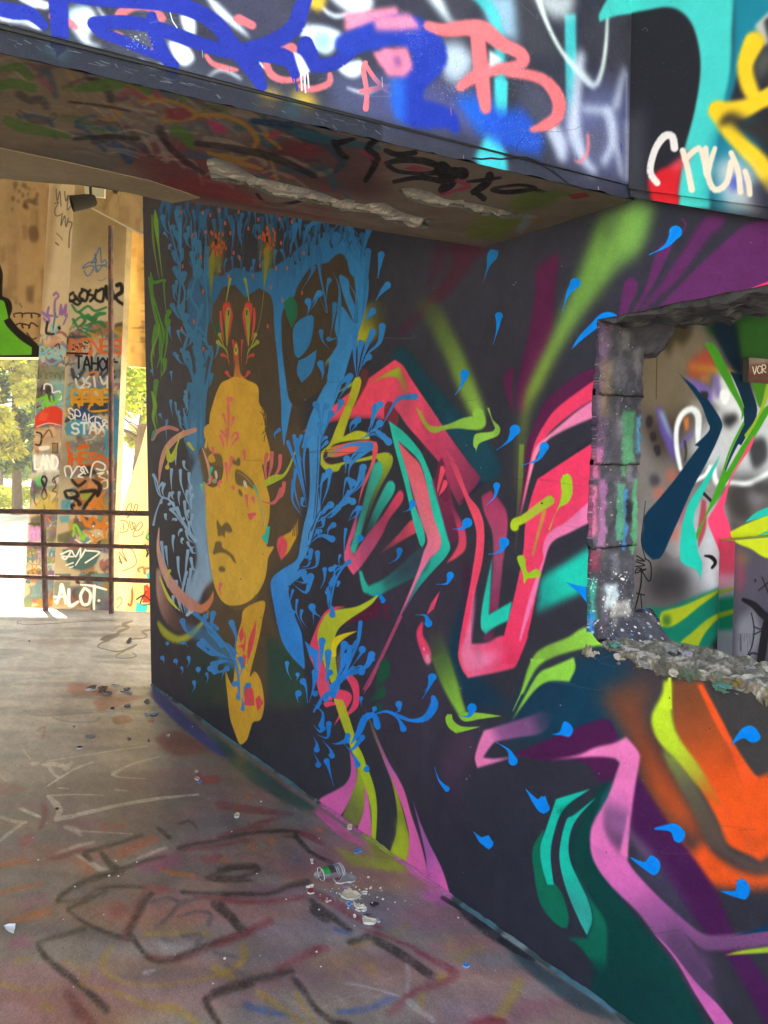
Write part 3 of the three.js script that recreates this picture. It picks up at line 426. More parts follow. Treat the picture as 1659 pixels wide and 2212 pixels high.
  for (let i = 0; i < 420; i++) { const x = rr(330, 1660), y = rr(440, 2200), r = Math.pow(rnd(), 3) * 2.2 + .4; F(i % 3 ? '#8d8a90' : '#1d1c22', `${x - r} ${y} ${x} ${y - r * rr(.6, 1.6)} ${x + r} ${y + r * .3} ${x} ${y + r}`, { a: rr(.3, .85) }); }
  for (let i = 0; i < 46; i++) { const x = rr(340, 1650), y = rr(500, 2100), L = rr(10, 70); K(i % 2 ? '#6d6a76' : '#26242c', rr(.5, 1.3), `${x} ${y} ${x + rr(-L, L)} ${y + rr(-6, 14)} ${x + rr(-L, L) * 1.4} ${y + rr(-10, 26)}`, { a: rr(.2, .55) }); }
  for (let i = 0; i < 30; i++) { const x = rr(700, 1650), y = rr(500, 1900); K(i % 2 ? '#55535f' : '#2a2932', rr(4, 26), `${x} ${y} ${x + rr(-4, 4)} ${y + rr(60, 220)}`, { b: 14, a: rr(.08, .2) }); }
  for (const [x, y] of [[1500, 1900], [1600, 2010], [1640, 1980], [1180, 1730], [1420, 560], [1000, 1000]]) spray('#151418', 60, x, y, 60, 50, .4, 1.6, .7);
  on(s, 'D');
}
// ---- the painted head with its growths (left half of the mural)
function paintFigure(s) {
  // blue hair mass, upper
  on(s, 'A');
  const B1 = '#2d6ea6';
  F('', '330 560 400 600 450 640 560 660 640 610 760 640 900 600 1060 480 1180 390 1300 370 1420 390 1480 480 1525 700 1500 900 1450 1050 1400 1200 1340 1400 1260 1600 1200 1800 1080 1800 1120 1640 1180 1490 1240 1360 1260 1200 1200 1100 1000 900 960 960 985 1180 1030 1400 1000 1600 962 1790 948 1640 945 1500 925 1250 900 1000 880 800 800 742 710 805 640 722 560 735 500 850 440 760', { b: 2, g: [900, 400, 1050, 1700, 0, '#286596', .4, '#2f78b4', 1, '#3d92d8'] });
  F('#2c2c36', '330 560 700 500 1000 480 1180 350 900 300 400 300', { b: 60, a: .55 });
  F('#453a2c', '1030 800 1060 720 1150 600 1250 575 1300 530 1345 516 1380 560 1400 640 1430 690 1442 860 1400 770 1390 690 1330 660 1360 800 1420 960 1340 860 1300 1000 1320 1100 1280 1180 1235 1250 1250 1360 1180 1440 1100 1490 1060 1530 1000 1480 970 1300 950 1100 955 900', { b: 2, s: 1 });
  F('#2f78b2', '1030 1000 1110 930 1160 942 1140 1100 1080 1190 1050 1200 1030 1150', { s: 1 }); F('#2f78b2', '1060 1222 1110 1200 1180 1150 1170 1230 1140 1310 1080 1368 1050 1300');
  F('#1c6a50', '960 840 1010 795 1045 830 1050 930 1015 1005 985 930', { b: 1 }); F('#1c5a48', '510 1000 540 950 545 1040 520 1040', { b: 2 });
  for (const t of ['1200 800 1250 900 1190 570 1215 555', '1080 760 1140 660 1158 610', '1130 900 1170 840 1190 780', '1290 640 1330 740 1330 900', '1240 870 1250 740 1265 690', '1265 1080 1290 960 1300 850', '1310 1110 1330 1000 1330 890', '1270 1150 1220 1090 1210 1030', '1330 1060 1290 1080 1262 1080', '1380 700 1440 800 1440 960']) T('#2d72aa', 34, t);
  // lower hair mass to the right of the face
  on(s, 'B');
  on(s, 'R'); F('', '258 -60 335 -60 332 100 322 250 322 400 332 520 300 600 270 700 235 800 192 870 205 930 130 1000 130 1080 165 1200 205 1300 218 1400 228 1530 200 1520 120 1430 70 1330 30 1150 5 1000 20 940 80 890 175 825 200 720 222 600 250 480 262 300', { b: 2, s: 1, g: [290, 0, 100, 1250, 0, '#3f8fd4', .5, '#4a96da', 1, '#2f88e0'] }); on(s, 'H'); F('#2a86e2', '-60 -120 10 -60 30 20 -30 -20', { b: 2 });
  on(s, 'B');
  // left hair mass, paling downward with the glare halo painted in
  F('', '330 -120 420 -120 400 100 380 260 420 350 440 600 470 800 495 930 440 980 400 1080 330 1160 320 1000 380 800 340 560 330 300', { b: 14, g: [380, 0, 400, 1100, 0, '#4c82b0', .4, '#7ba0c6', 1, '#a3bcd8'], a: .9 });
  on(s, 'A'); F('', '330 1040 430 1100 480 1100 450 1300 440 1500 430 1800 330 1800 340 1500 380 1300', { b: 12, g: [400, 1050, 390, 1750, 0, 'rgba(45,105,155,0)', .4, '#34709f', 1, '#4c86b4'], a: .9 });
  F('#2d6a9e', '330 720 400 640 420 760 500 840 480 960 400 1100 340 1060', { b: 10, a: .8 });
  // ---- drips hanging from the top, the shade there put into their blue
  seed = 55;
  for (let i = 0; i < 64; i++) { const x = 150 + i * 21 + rr(-9, 9), y = 90 + x * .155 + rr(-10, 130), L = rr(150, 420) * (x > 1250 ? .6 : 1); T(i % 4 ? '#2a618f' : '#244f76', rr(22, 40), `${x + rr(-40, 40)} ${y + L} ${x + rr(-26, 26)} ${y + L * .6} ${x + rr(-18, 18)} ${y + L * .25} ${x} ${y}`, { e: 1.5 }); }
  for (let i = 0; i < 40; i++) { const x = rr(420, 1300), y = rr(360, 660) - Math.max(0, x - 900) * .35; T('#33302e', rr(10, 22), `${x + rr(-20, 20)} ${y - rr(60, 150)} ${x + rr(-14, 14)} ${y - 40} ${x} ${y}`, { e: 1.2, a: .75 }); }
  for (let i = 0; i < 26; i++) { const x = 360 + i * 34 + rr(-12, 12), y = 640 - Math.abs(x - 720) * .1 + rr(-160, 20), L = rr(90, 200); T('#2b679a', rr(16, 28), `${x + rr(-10, 10)} ${y + L} ${x + rr(-10, 10)} ${y + L * .4} ${x + rr(-14, 14)} ${y}`, { e: 1.2 }); }
  for (const t of ['1460 580 1430 440 1400 330', '1470 600 1500 450 1525 360', '1480 960 1500 760 1520 500', '1580 680 1600 590 1608 520', '1575 825 1610 760 1650 720', '1500 960 1535 930 1552 890', '1110 400 1160 300 1200 260', '1090 440 1130 330 1240 290', '1070 420 1070 320 1075 250', '1000 500 1030 400 1040 330']) T('#2d72aa', 44, t, { e: 1.1 });
  // stems left of the face
  const stem = (col, w, pts, n, len, hw) => { const q = smooth(rows(pts, 2), false, 10); sweep(col, q.map((p, i) => [p[0], p[1], w * (0.35 + 0.65 * i / q.length)]), {}); for (let i = 0; i < n; i++) { const k = Math.floor(rr(.04, .96) * (q.length - 2)), p = q[k], u = q[k + 1], dx = u[0] - p[0], dy = u[1] - p[1], l = Math.hypot(dx, dy) || 1, sd = i % 2 ? 1 : -1, L = len * rr(.6, 1.3), cv = rr(.5, 1.1), ax = -dx / l, ay = -dy / l, nx = -ay * sd, ny = ax * sd; T(col, hw * rr(.7, 1.2), `${p[0]} ${p[1]} ${p[0] + ax * L * .35 + nx * L * .3 * cv} ${p[1] + ay * L * .35 + ny * L * .3 * cv} ${p[0] + ax * L * .95 + nx * L * .3 * cv} ${p[1] + ay * L * .95 + ny * L * .3 * cv}`, { e: 1.5 }); } };
  const SA = '#34739f';
  stem(SA, 26, '200 300 240 460 265 560 280 700 270 880 330 1020 300 1180 350 1290 370 1400 340 1600 330 1800', 22, 110, 36);
  stem(SA, 22, '290 240 285 420 280 640 310 780 290 900 330 1040 380 1120 400 1300 390 1500', 16, 100, 34);
  stem(SA, 24, '350 300 360 480 385 640 350 800 400 900 380 1050 420 1200 400 1400 400 1800', 18, 110, 36);
  stem(SA, 22, '450 400 440 600 450 760 460 900 450 1100 490 1160 470 1300 440 1500 430 1800', 14, 100, 34);
  stem('#4684b4', 26, '300 1540 330 1700 360 1900', 8, 110, 24);
  for (const t of ['225 1090 210 1040 205 1000', '290 1110 270 1060 265 1030', '290 1235 265 1210 258 1190', '225 1370 220 1320 218 1300', '232 1600 218 1530 216 1490', '165 1620 150 1590 145 1580', '105 1330 95 1300 92 1290', '190 1760 185 1680 190 1620', '240 500 205 480 212 460', '200 420 185 390 175 380', '290 560 280 480 275 320']) T('#3d7fb4', 22, t, { e: 1.2 });
  // orange petals with two glowing centres
  for (const [gx, gy] of [[515, 440], [852, 420]]) {
    F('', `${gx - 50} ${gy} ${gx} ${gy - 130} ${gx + 55} ${gy} ${gx + 25} ${gy + 180} ${gx - 15} ${gy + 200}`, { b: 24, s: 1, g: [gx, gy - 130, gx, gy + 190, 0, 'rgba(90,80,40,0)', .5, '#7a5a24', 1, '#8a8a24'], a: .8 });
    for (let i = 0; i < 34; i++) { const a = rnd() * 6.28, q = rr(14, 95); const x = gx + Math.cos(a) * q * .6, y = gy + Math.sin(a) * q; K('#c4512c', 9, `${x} ${y - 8} ${x} ${y + 9}`, { k: 0 }); }
    F('#2e2a24', `${gx - 9} ${gy - 25} ${gx + 8} ${gy - 20} ${gx + 7} ${gy + 22} ${gx - 8} ${gy + 20}`, { b: 2 });
  }
  for (const [x, y] of [[536, 230], [895, 212], [840, 230], [665, 240], [428, 245], [478, 262], [576, 315], [795, 290], [936, 285], [1015, 305], [730, 350], [610, 380], [447, 375], [904, 380], [945, 445], [632, 510], [580, 480], [672, 545], [540, 630], [598, 668], [757, 665], [805, 595], [913, 612], [985, 612], [1095, 512], [880, 738], [955, 825], [1084, 775], [857, 995], [430, 765], [295, 600], [360, 395], [370, 965], [285, 240], [768, 885], [288, 1012], [432, 1145], [415, 540]]) K('#c0532e', 11, `${x} ${y - 9} ${x} ${y + 8}`, { k: 0 });
  F('', '470 560 500 480 505 560 488 760 478 820', { b: 4, g: [490, 500, 485, 800, 0, '#8a8426', 1, '#6a7a30'] }); F('', '838 470 870 470 858 600 835 750 828 740', { b: 4, g: [850, 480, 832, 740, 0, '#8a8426', 1, '#6f7e30'] });
  K('#5d6a34', 4, '482 800 488 950 520 1060 545 1110'); K('#6f7d38', 4, '835 740 815 900 790 1020 750 1080');
  // ---- green growth at the wall's far edge
  const G1 = '#4d7f2c', G2 = '#6f9a2c';
  W(G2, '112 230 10 118 300 32 124 370 24 140 500 9 160 670 4', { b: 4 }); W(G2, '92 260 10 100 420 16 118 560 8 140 680 4', { b: 3, a: .7 }); W(G1, '84 640 8 100 704 22 176 690 16 170 720 12 180 850 6 188 900 4');
  for (const t of ['150 1350 155 1200 140 1050 100 850 84 720 82 680', '165 1250 190 1100 188 950 205 900', '120 1280 150 1180 160 1050 130 950', '105 1200 100 1100 120 1000', '150 1330 175 1280 175 1220', '130 1660 110 1500 120 1360', '170 1050 195 1000 200 960']) T(G1, 34, t, { e: .8 });
  W(G1, '90 760 10 130 940 34 160 1050 40 150 1150 28 155 1230 10'); W(G2, '96 1280 8 90 1180 14 130 1050 10 140 980 6', { a: .8 }); W('#33501e', '110 860 3 150 1000 6 168 1120 3'); W('#33501e', '140 900 3 182 1000 6 176 1100 3'); W(G2, '92 1430 12 112 1520 28 100 1600 18 125 1700 5');
  W('#b5746a', '96 1742 22 130 1690 26 200 1664 26 260 1680 22'); W('#3f8a72', '92 1742 10 105 1700 22 115 1680 8');
  // ---- antennae above the forehead
  const RD = '#c8493f', AL = '#8f9a30';
  for (const sgn of [-1, 1]) {
    const X = (x) => 658 + sgn * x;
    F('', `${X(50)} 850 ${X(70)} 835 ${X(95)} 850 ${X(98)} 900 ${X(85)} 980 ${X(70)} 1060 ${X(75)} 1160 ${X(60)} 1100 ${X(40)} 980 ${X(32)} 920`, { s: 1, b: 5, g: [X(60), 850, X(65), 1150, 0, '#d0463c', .6, '#b84a3c', 1, '#8a4434'] });
    W(AL, `${X(72)} 1120 6 ${X(70)} 1000 22 ${X(62)} 900 30 ${X(60)} 880 16`); F('#3c4a2c', `${X(55)} 890 ${X(66)} 888 ${X(64)} 925 ${X(56)} 922`);
    W(RD, `${X(112)} 900 14 ${X(108)} 980 16 ${X(92)} 1090 6`); W(AL, `${X(76)} 830 6 ${X(60)} 740 10 ${X(50)} 690 20 ${X(46)} 680 14`);
    T(AL, 30, `${X(60)} 1240 ${X(70)} 1160 ${X(110)} 1120 ${X(130)} 1100`); T(AL, 26, `${X(60)} 1200 ${X(105)} 1090 ${X(118)} 1050`); T(RD, 26, `${X(50)} 1250 ${X(70)} 1200 ${X(100)} 1185`);
    T(RD, 26, `${X(20)} 1330 ${X(50)} 1330 ${X(72)} 1300`); T(RD, 22, `${X(10)} 1340 ${X(40)} 1370 ${X(60)} 1360`); T(RD, 16, `${X(24)} 1290 ${X(26)} 1150 ${X(30)} 1090`);
  }
  F('', '632 1340 640 1250 632 1130 648 1090 662 1130 668 1240 680 1310 720 1350 690 1400 640 1400', { b: 2, g: [650, 1100, 655, 1390, 0, '#c0483c', .5, '#b06030', 1, '#cf9a34'] }); F('#a8ac34', '636 1160 648 1110 660 1160 650 1190', { s: 1 }); F('#3c4a2c', '643 1140 650 1136 652 1160 644 1164');
  // ---- the face
  const fg = (x1, y1, x2, y2) => [x1, y1, x2, y2, 0, '#d6a532', 1, '#d6a532'];
  F('', '540 1385 600 1345 640 1330 700 1345 790 1390 800 1500 832 1560 836 1660 850 1900 462 1900 470 1640 485 1540', { b: 2, s: 1, g: fg(640, 1350, 640, 1750) });
  for (let i = 0; i < 18; i++) { const y = 1380 + i * 20; K('#4e4132', rr(2, 5), `${rr(800, 850)} ${y} ${rr(815, 850)} ${y + rr(20, 60)}`, { k: 0 }); K(YE, rr(2, 5), `${rr(820, 845)} ${y + 170} ${rr(830, 860)} ${y + rr(200, 260)}`, { k: 0, a: .8 }); }
  on(s, 'B');
  on(s, 'U');
  F('', '92 -60 95 100 130 110 190 150 200 250 185 330 150 372 100 370 62 340 55 430 70 620 95 820 125 1010 155 1110 195 1175 250 1205 330 1198 400 1160 450 1105 490 1020 505 950 515 870 552 795 505 790 495 700 520 600 525 470 505 380 475 250 458 150 460 0 465 -60', { b: 2, s: 1, g: [300, 0, 300, 1200, 0, '#d6a532', 1, '#dcb040'] });
  const SHD = '#6f5a35';
  for (const h of ['92 60 85 105 45 110 30 180 40 260 60 325 100 352 125 380 155 365 158 335 188 318 200 255 195 180 178 150 130 138 100 108', '258 186 272 178 286 196 302 174 318 182 316 228 282 222 262 208', '285 262 310 256 352 285 400 330 422 376 400 386 362 364 322 370 290 350 281 300', '304 394 324 400 336 438 316 434 307 414', '160 606 186 652 210 630 236 630 264 680 240 695 216 688 210 732 194 714 166 720 160 680 154 640', '150 760 186 762 196 800 242 830 272 860 291 908 268 893 248 862 210 838 170 836 130 846 140 790', '168 945 190 930 213 945 210 966 180 967', '240 1212 330 1204 390 1175 432 1126 438 1150 410 1188 350 1224 290 1238']) F(SHD, h, { b: 4, s: 1, a: .92 });
  F('#d6a532', '96 165 124 148 146 190 126 208 100 196', { b: 2, s: 1 }); F('#c9c7b0', '139 270 154 266 161 308 149 322', { b: 2, s: 1 }); F('#b5aa80', '120 326 150 320 155 344 130 350', { b: 3, s: 1, a: .8 }); F('#cfcdb8', '344 330 360 344 369 380 350 376 340 350', { b: 2, s: 1 }); W('#a8925a', '300 274 5 350 304 6 392 350 8 408 372 5', { b: 2 });
  for (let i = 0; i < 240; i++) { const x = rr(80, 500), y = rr(-40, 1180), r = rr(1, 3.5); F(i % 3 ? '#b98c28' : '#7a6236', `${x - r} ${y} ${x} ${y - r} ${x + r} ${y} ${x} ${y + r}`, { a: rr(.15, .5) }); }
  on(s, 'B');
  F('', '705 1120 835 1070 820 1200 800 1310 740 1560 772 1535 812 1600 834 1742 812 1850 762 1870 742 1920 720 1985 690 2015 668 2010 640 1940 610 1850 596 1742 578 1540 622 1622 642 1480 650 1330 682 1210', { b: 2, s: 1, g: fg(740, 1100, 700, 1750) });
  F('', '1062 520 1052 630 1020 700 992 750 950 790 930 720 960 640 1010 608', { b: 2, g: fg(1050, 540, 950, 780) }); for (let i = 0; i < 4; i++) K('#5c4b37', 5, `${1020 + i * 12} 640 ${1040 + i * 6} 520`, { k: 0 });
  F('#eb5468', '925 660 950 635 985 680 975 760 945 800 920 720', { b: 3 }); F('#e04a56', '930 700 940 690 942 740 932 745');
  for (const h of ['665 1290 690 1230 700 1300 680 1350', '660 1370 700 1350 705 1260 712 1330 700 1420 690 1380', '730 1340 770 1220 780 1190 775 1290 750 1400 720 1480', '690 1420 715 1430 708 1505 695 1500', '700 1640 735 1620 760 1660 770 1760 705 1760', '775 1720 800 1690 830 1742 790 1800']) F('#de4f58', h, { b: 2 });
  // pink tracery on the face
  const FP = '#e27068'; for (const t of ['590 280 585 220 582 160', '595 230 610 180 618 120', '570 60 560 20 545 -20', '610 60 640 10 660 -10', '590 60 590 0 590 -60', '690 150 705 120 700 80', '440 300 470 290 480 250', '455 440 440 400 435 370', '545 330 530 300 545 280', '640 340 632 330 628 318', '730 470 720 420 715 375', '770 430 765 410 760 390', '740 540 735 500 770 495', '480 100 500 90 490 60', '550 1040 540 990 545 960', '430 1000 440 960 425 940']) T(FP, 26, t, { e: .8 });
  on(s, 'A'); for (const t of ['600 1742 598 1600 595 1470', '585 1650 570 1600 565 1580', '615 1660 628 1620 632 1600', '590 1742 560 1700 550 1690', '615 1742 640 1700 660 1710', '600 1500 620 1480 612 1470']) T(FP, 22, t, { e: .6 });
  on(s, 'B');
  for (const t of ['850 280 840 180 850 100', '860 260 880 180 885 90', '870 280 930 200 940 110', '880 420 950 370 965 290', '820 410 900 420 945 330']) W('#d56a6c', t.replace(/(\S+ \S+) (\S+ \S+) (\S+ \S+)/, '$1 6 $2 20 $3 26'));
  W('#aebd34', '850 290 40 900 260 50 960 240 22 1000 180 14 1040 80 8 1080 0 4'); W('#3fb4a0', '770 310 18 800 390 5 820 500 4 830 580 4'); F('#35bda6', '815 640 840 620 850 575 872 575 868 620 855 700 830 670', { b: 1 }); F('#e25a62', '720 490 780 490 745 540');
  // ---- pale stems in the dark oval at left, glare sheen put into their faded blue
  F('#35313a', '96 200 150 100 300 20 400 200 380 600 420 900 330 1160 200 1080 130 900 100 600', { b: 30, a: .8 });
  on(s, 'B'); F('', '330 300 400 100 440 330 460 700 490 930 440 980 380 1080 330 1150 320 1000 390 800 350 560', { b: 14, g: [400, 100, 400, 1100, 0, '#5a8cb8', .5, '#7ea4c8', 1, '#a3bcd8'], a: .9 });
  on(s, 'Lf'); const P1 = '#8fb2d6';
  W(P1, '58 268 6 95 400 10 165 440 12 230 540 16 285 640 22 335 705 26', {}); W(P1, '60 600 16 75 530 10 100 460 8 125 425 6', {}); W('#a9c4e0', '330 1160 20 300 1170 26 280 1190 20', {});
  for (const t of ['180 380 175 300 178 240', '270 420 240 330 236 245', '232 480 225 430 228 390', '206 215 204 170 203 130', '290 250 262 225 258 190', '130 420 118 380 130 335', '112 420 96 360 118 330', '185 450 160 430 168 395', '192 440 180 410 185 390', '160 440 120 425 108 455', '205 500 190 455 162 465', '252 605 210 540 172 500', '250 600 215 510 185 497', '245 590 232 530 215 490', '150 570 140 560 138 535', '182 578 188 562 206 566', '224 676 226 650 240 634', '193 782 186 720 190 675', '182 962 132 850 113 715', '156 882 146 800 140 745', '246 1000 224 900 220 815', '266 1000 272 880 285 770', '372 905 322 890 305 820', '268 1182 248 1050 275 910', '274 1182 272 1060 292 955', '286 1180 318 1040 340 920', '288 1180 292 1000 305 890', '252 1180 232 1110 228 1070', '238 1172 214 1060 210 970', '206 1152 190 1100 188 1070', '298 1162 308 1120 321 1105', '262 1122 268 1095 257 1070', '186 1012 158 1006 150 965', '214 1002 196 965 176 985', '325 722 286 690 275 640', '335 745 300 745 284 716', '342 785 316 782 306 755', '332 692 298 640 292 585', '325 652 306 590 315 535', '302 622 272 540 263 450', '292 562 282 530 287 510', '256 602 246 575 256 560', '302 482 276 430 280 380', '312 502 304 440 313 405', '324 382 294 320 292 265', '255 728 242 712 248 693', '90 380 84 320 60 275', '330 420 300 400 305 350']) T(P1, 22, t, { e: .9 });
  // arcs and glow
  W('#c9907c', '95 330 6 110 200 26 150 90 34 230 20 40 330 -20 30'); W('#c9907c', '95 250 8 120 150 20 180 70 26 260 -10 22');
  W('', '96 620 6 92 760 24 130 900 46 200 1020 62 290 1110 70 370 1150 60 430 1100 34 450 1040 8', { b: 5, g: [96, 650, 400, 1150, 0, '#d8a898', .4, '#cf9a8e', .8, '#c88878', 1, '#d8825c'] });
  W('', '92 900 30 110 1050 60 160 1180 90 240 1260 80 330 1220 50', { b: 10, g: [100, 950, 280, 1250, 0, '#b88c84', .5, '#6d5049', 1, '#4e3a3a'] });
  W('', '92 1240 20 140 1310 50 220 1350 50 300 1320 40 380 1240 20 420 1170 8', { b: 8, g: [92, 1240, 400, 1200, 0, '#a8a830', .5, '#b0b43a', 1, '#c8c03a'] });
  W('#d2d03c', '100 940 6 160 1080 20 230 1160 6'); T('#c8c23c', 22, '140 980 150 940 165 900'); W('#b4c032', '150 90 8 165 170 40 190 150 36 210 90 14 240 0 5'); T('#c8b838', 30, '165 130 155 200 150 225'); W('#b8b834', '290 70 24 320 110 14'); W('#d49a8a', '380 100 6 420 220 18 430 330 6'); T('#3cc09a', 24, '410 330 430 270 440 230'); T('#6fd09a', 20, '380 420 375 360 372 340');
  // blue sprays at lower left
  const BM = '#3e86cc'; F('#4c86c0', '240 1240 330 1260 430 1280 540 1400 600 1480 620 1560 500 1500 400 1380 300 1330', { b: 12, a: .6 });
  stem(BM, 30, '620 1742 615 1600 580 1460 480 1330 400 1240 330 1180', 9, 90, 26);
  for (const t of ['560 1470 480 1440 380 1360', '500 1440 440 1450 360 1380', '580 1480 520 1460 440 1430', '600 1520 540 1490 450 1510', '560 1500 500 1560 430 1540', '620 1742 610 1640 590 1640', '640 1742 660 1660 680 1650', '620 1600 640 1540 630 1480', '580 1440 600 1340 570 1240', '470 1310 440 1250 450 1180', '320 1330 270 1290 250 1230', '420 1300 390 1240 400 1200', '520 1450 480 1500 460 1560', '505 1610 520 1560 540 1540']) T(BM, 40, t);
  for (const d of [[125, 1505, 118, 1470, 15], [145, 1395, 150, 1375, 12], [210, 1520, 205, 1490, 16], [275, 1535, 290, 1470, 14], [242, 1585, 245, 1535, 10], [350, 1575, 352, 1545, 17], [402, 1640, 408, 1575, 11], [310, 1700, 325, 1630, 14], [285, 1400, 250, 1370, 13], [375, 1525, 360, 1545, 10]]) DR('#3f8ad4', ...d);
  // ---- tendrils and leaves right of the face
  const BR = '#3289dc';
  on(s, 'R');
  for (const t of ['242 482 180 240 118 60', '240 440 190 220 160 20', '240 440 204 260 176 50', '215 300 184 180 182 45', '212 190 184 110 206 20', '236 350 222 180 240 40', '212 545 148 440 155 310', '204 520 160 360 170 240', '242 480 210 470 214 430', '335 475 378 360 393 260', '328 490 336 340 353 272', '300 120 322 0 350 -60', '320 100 350 40 366 30', '330 110 344 90 372 60']) T(BR, 26, t, { e: 1 });
  W(BR, '300 585 6 370 540 10 450 470 14 500 412 24 516 385 30', {});
  for (const [w, t] of [[34, '498 425 532 380 522 312'], [26, '500 420 525 425 535 446'], [42, '515 415 600 330 606 224'], [42, '360 550 400 545 446 488'], [34, '296 622 345 610 347 562'], [30, '318 545 350 525 368 490'], [38, '378 676 382 630 416 600'], [46, '255 728 330 670 406 692'], [30, '280 692 298 660 312 640'], [34, '196 874 252 862 268 768'], [36, '196 890 300 870 311 782'], [50, '170 965 230 975 218 912'], [50, '150 985 235 1040 266 938'], [26, '332 1016 356 960 358 892'], [24, '440 962 420 900 426 870'], [20, '462 892 450 830 458 800'], [22, '486 872 486 720 495 630'], [26, '428 992 442 1000 448 975'], [30, '385 1156 380 1100 385 1058'], [20, '126 1136 136 1080 150 1028'], [20, '216 1272 174 1170 178 1092'], [24, '242 1272 204 1210 208 1160'], [22, '285 1252 284 1190 288 1162'], [26, '118 1206 140 1200 156 1170'], [32, '514 576 548 510 592 490'], [54, '514 296 530 170 600 100 640 88'], [30, '330 690 316 660 330 640'], [24, '245 820 262 800 240 810'], [22, '490 262 500 200 502 170'], [28, '40 40 30 10 60 -20']]) T(BR, w, t, { e: 1.4 });
  W(BR, '394 1156 6 402 1080 12 430 960 14 480 872 18 518 842 34', {});
  for (const t of ['300 560 5 322 300 6 338 0 4', '286 560 4 306 330 5 316 20 3', '272 640 5 300 560 7 330 500 3', '250 700 4 262 640 5 300 570 3', '180 900 6 220 860 8 270 830 4', '120 1000 6 190 990 9 250 985 4', '240 740 4 300 720 6 380 715 3']) W('#34384e', t, {});
  on(s, 'B'); DR('#3a96e8', 1015, 1590, 985, 1480, 15, -.1); DR('#3a96e8', 1045, 1595, 1055, 1555, 14, .1);
  // upper tendrils between hair and ribbons
  on(s, 'C'); for (const t of ['490 1290 470 1100 475 870', '490 1270 510 1100 525 980', '500 1270 560 1050 630 880', '520 1210 590 1070 690 970 715 830', '530 1190 570 1130 595 1100', '180 1300 190 1240 170 1160', '290 1500 330 1350 420 1280', '320 1480 400 1360 430 1270', '190 1800 160 1600 130 1520', '180 1720 200 1560 220 1530', '200 1790 240 1660 265 1600', '290 1620 330 1560 350 1500', '180 1825 170 1740 165 1700', '570 1800 620 1680 655 1540', '590 1790 650 1730 690 1690', '690 1760 760 1620 860 1470 1000 1450', '520 1825 640 1780 720 1800', '430 1760 440 1690 500 1655', '680 410 690 300 705 200', '655 600 700 540 760 470', '575 785 590 740 630 700', '90 640 130 560 160 540', '50 740 70 660 60 610']) T('#2f80ca', 62, t, { e: 1.4 });
  on(s, 'G'); for (const t of ['60 300 200 220 330 220', '185 380 190 320 195 300', '20 480 60 420 90 375', '205 420 220 330 330 230', '170 540 190 420 230 440', '180 540 250 460 290 350', '60 640 120 600 200 540', '10 660 60 600 100 570', '200 545 220 560 228 550', '300 170 360 130 440 200', '330 150 370 20 390 -20', '340 150 380 110 390 90']) T('#388cda', 44, t);
  on(s, 'G'); stem('#2e88e0', 12, '95 1180 100 1060 130 960 215 905', 5, 60, 34); stem('#2a86e2', 26, '100 1659 180 1560 220 1470 260 1370 275 1260', 4, 60, 30); for (const t of ['60 1620 80 1540 85 1440', '210 1540 280 1440 285 1420', '210 1540 300 1520 340 1450', '180 1600 260 1545 280 1550', '170 1600 165 1450 180 1390', '110 1640 150 1560 190 1460', '30 1500 45 1420 50 1370', '20 1540 0 1480 10 1440', '60 1240 0 1200 -10 1170']) T('#2a86e2', 44, t);
  on(s, 'H'); W('#1a80e2', '250 560 8 300 480 40 340 390 46 400 375 34 420 440 44 425 462 14'); W('#1a80e2', '405 365 6 480 348 18 560 378 26 650 408 22 740 390 44 795 310 56 790 255 30'); T('#1a80e2', 44, '500 352 560 400 592 462'); T('#1a80e2', 46, '540 356 565 340 562 300'); T('#1a80e2', 34, '385 380 395 350 402 330'); T('#1a80e2', 30, '315 320 312 280 312 262');
  stem('#2380dc', 30, '0 350 60 250 140 190 220 100 260 60', 4, 70, 34); for (const t of ['120 200 200 120 270 80', '230 70 330 80 300 80', '330 60 370 20 385 0', '0 300 60 360 50 440', '20 500 90 520 100 430', '0 520 20 560 20 600', '60 540 110 600 120 640', '0 620 30 680 30 700', '200 560 250 600 320 520', '200 570 210 520 225 510', '240 600 270 650 290 700', '130 840 105 740 85 675', '0 440 40 480 60 460', '110 200 90 130 110 90', '60 280 100 230 130 240', '120 560 160 560 220 540', '340 690 355 710 350 730', '0 250 20 220 10 230']) T('#1f7cd8', 40, t);
  on(s, 'B'); for (const t of ['1120 1742 1110 1640 1090 1600', '1130 1742 1160 1640 1170 1540', '1060 1742 1050 1700 1060 1680', '1200 1650 1180 1540 1170 1440', '1180 1600 1210 1450 1215 1340', '1250 1540 1250 1460 1258 1420', '1310 1600 1380 1500 1400 1380', '1400 1520 1470 1500 1480 1530', '1420 1560 1520 1500 1540 1430', '1330 1560 1350 1420 1370 1360']) T('#2a86e2', 44, t);
}
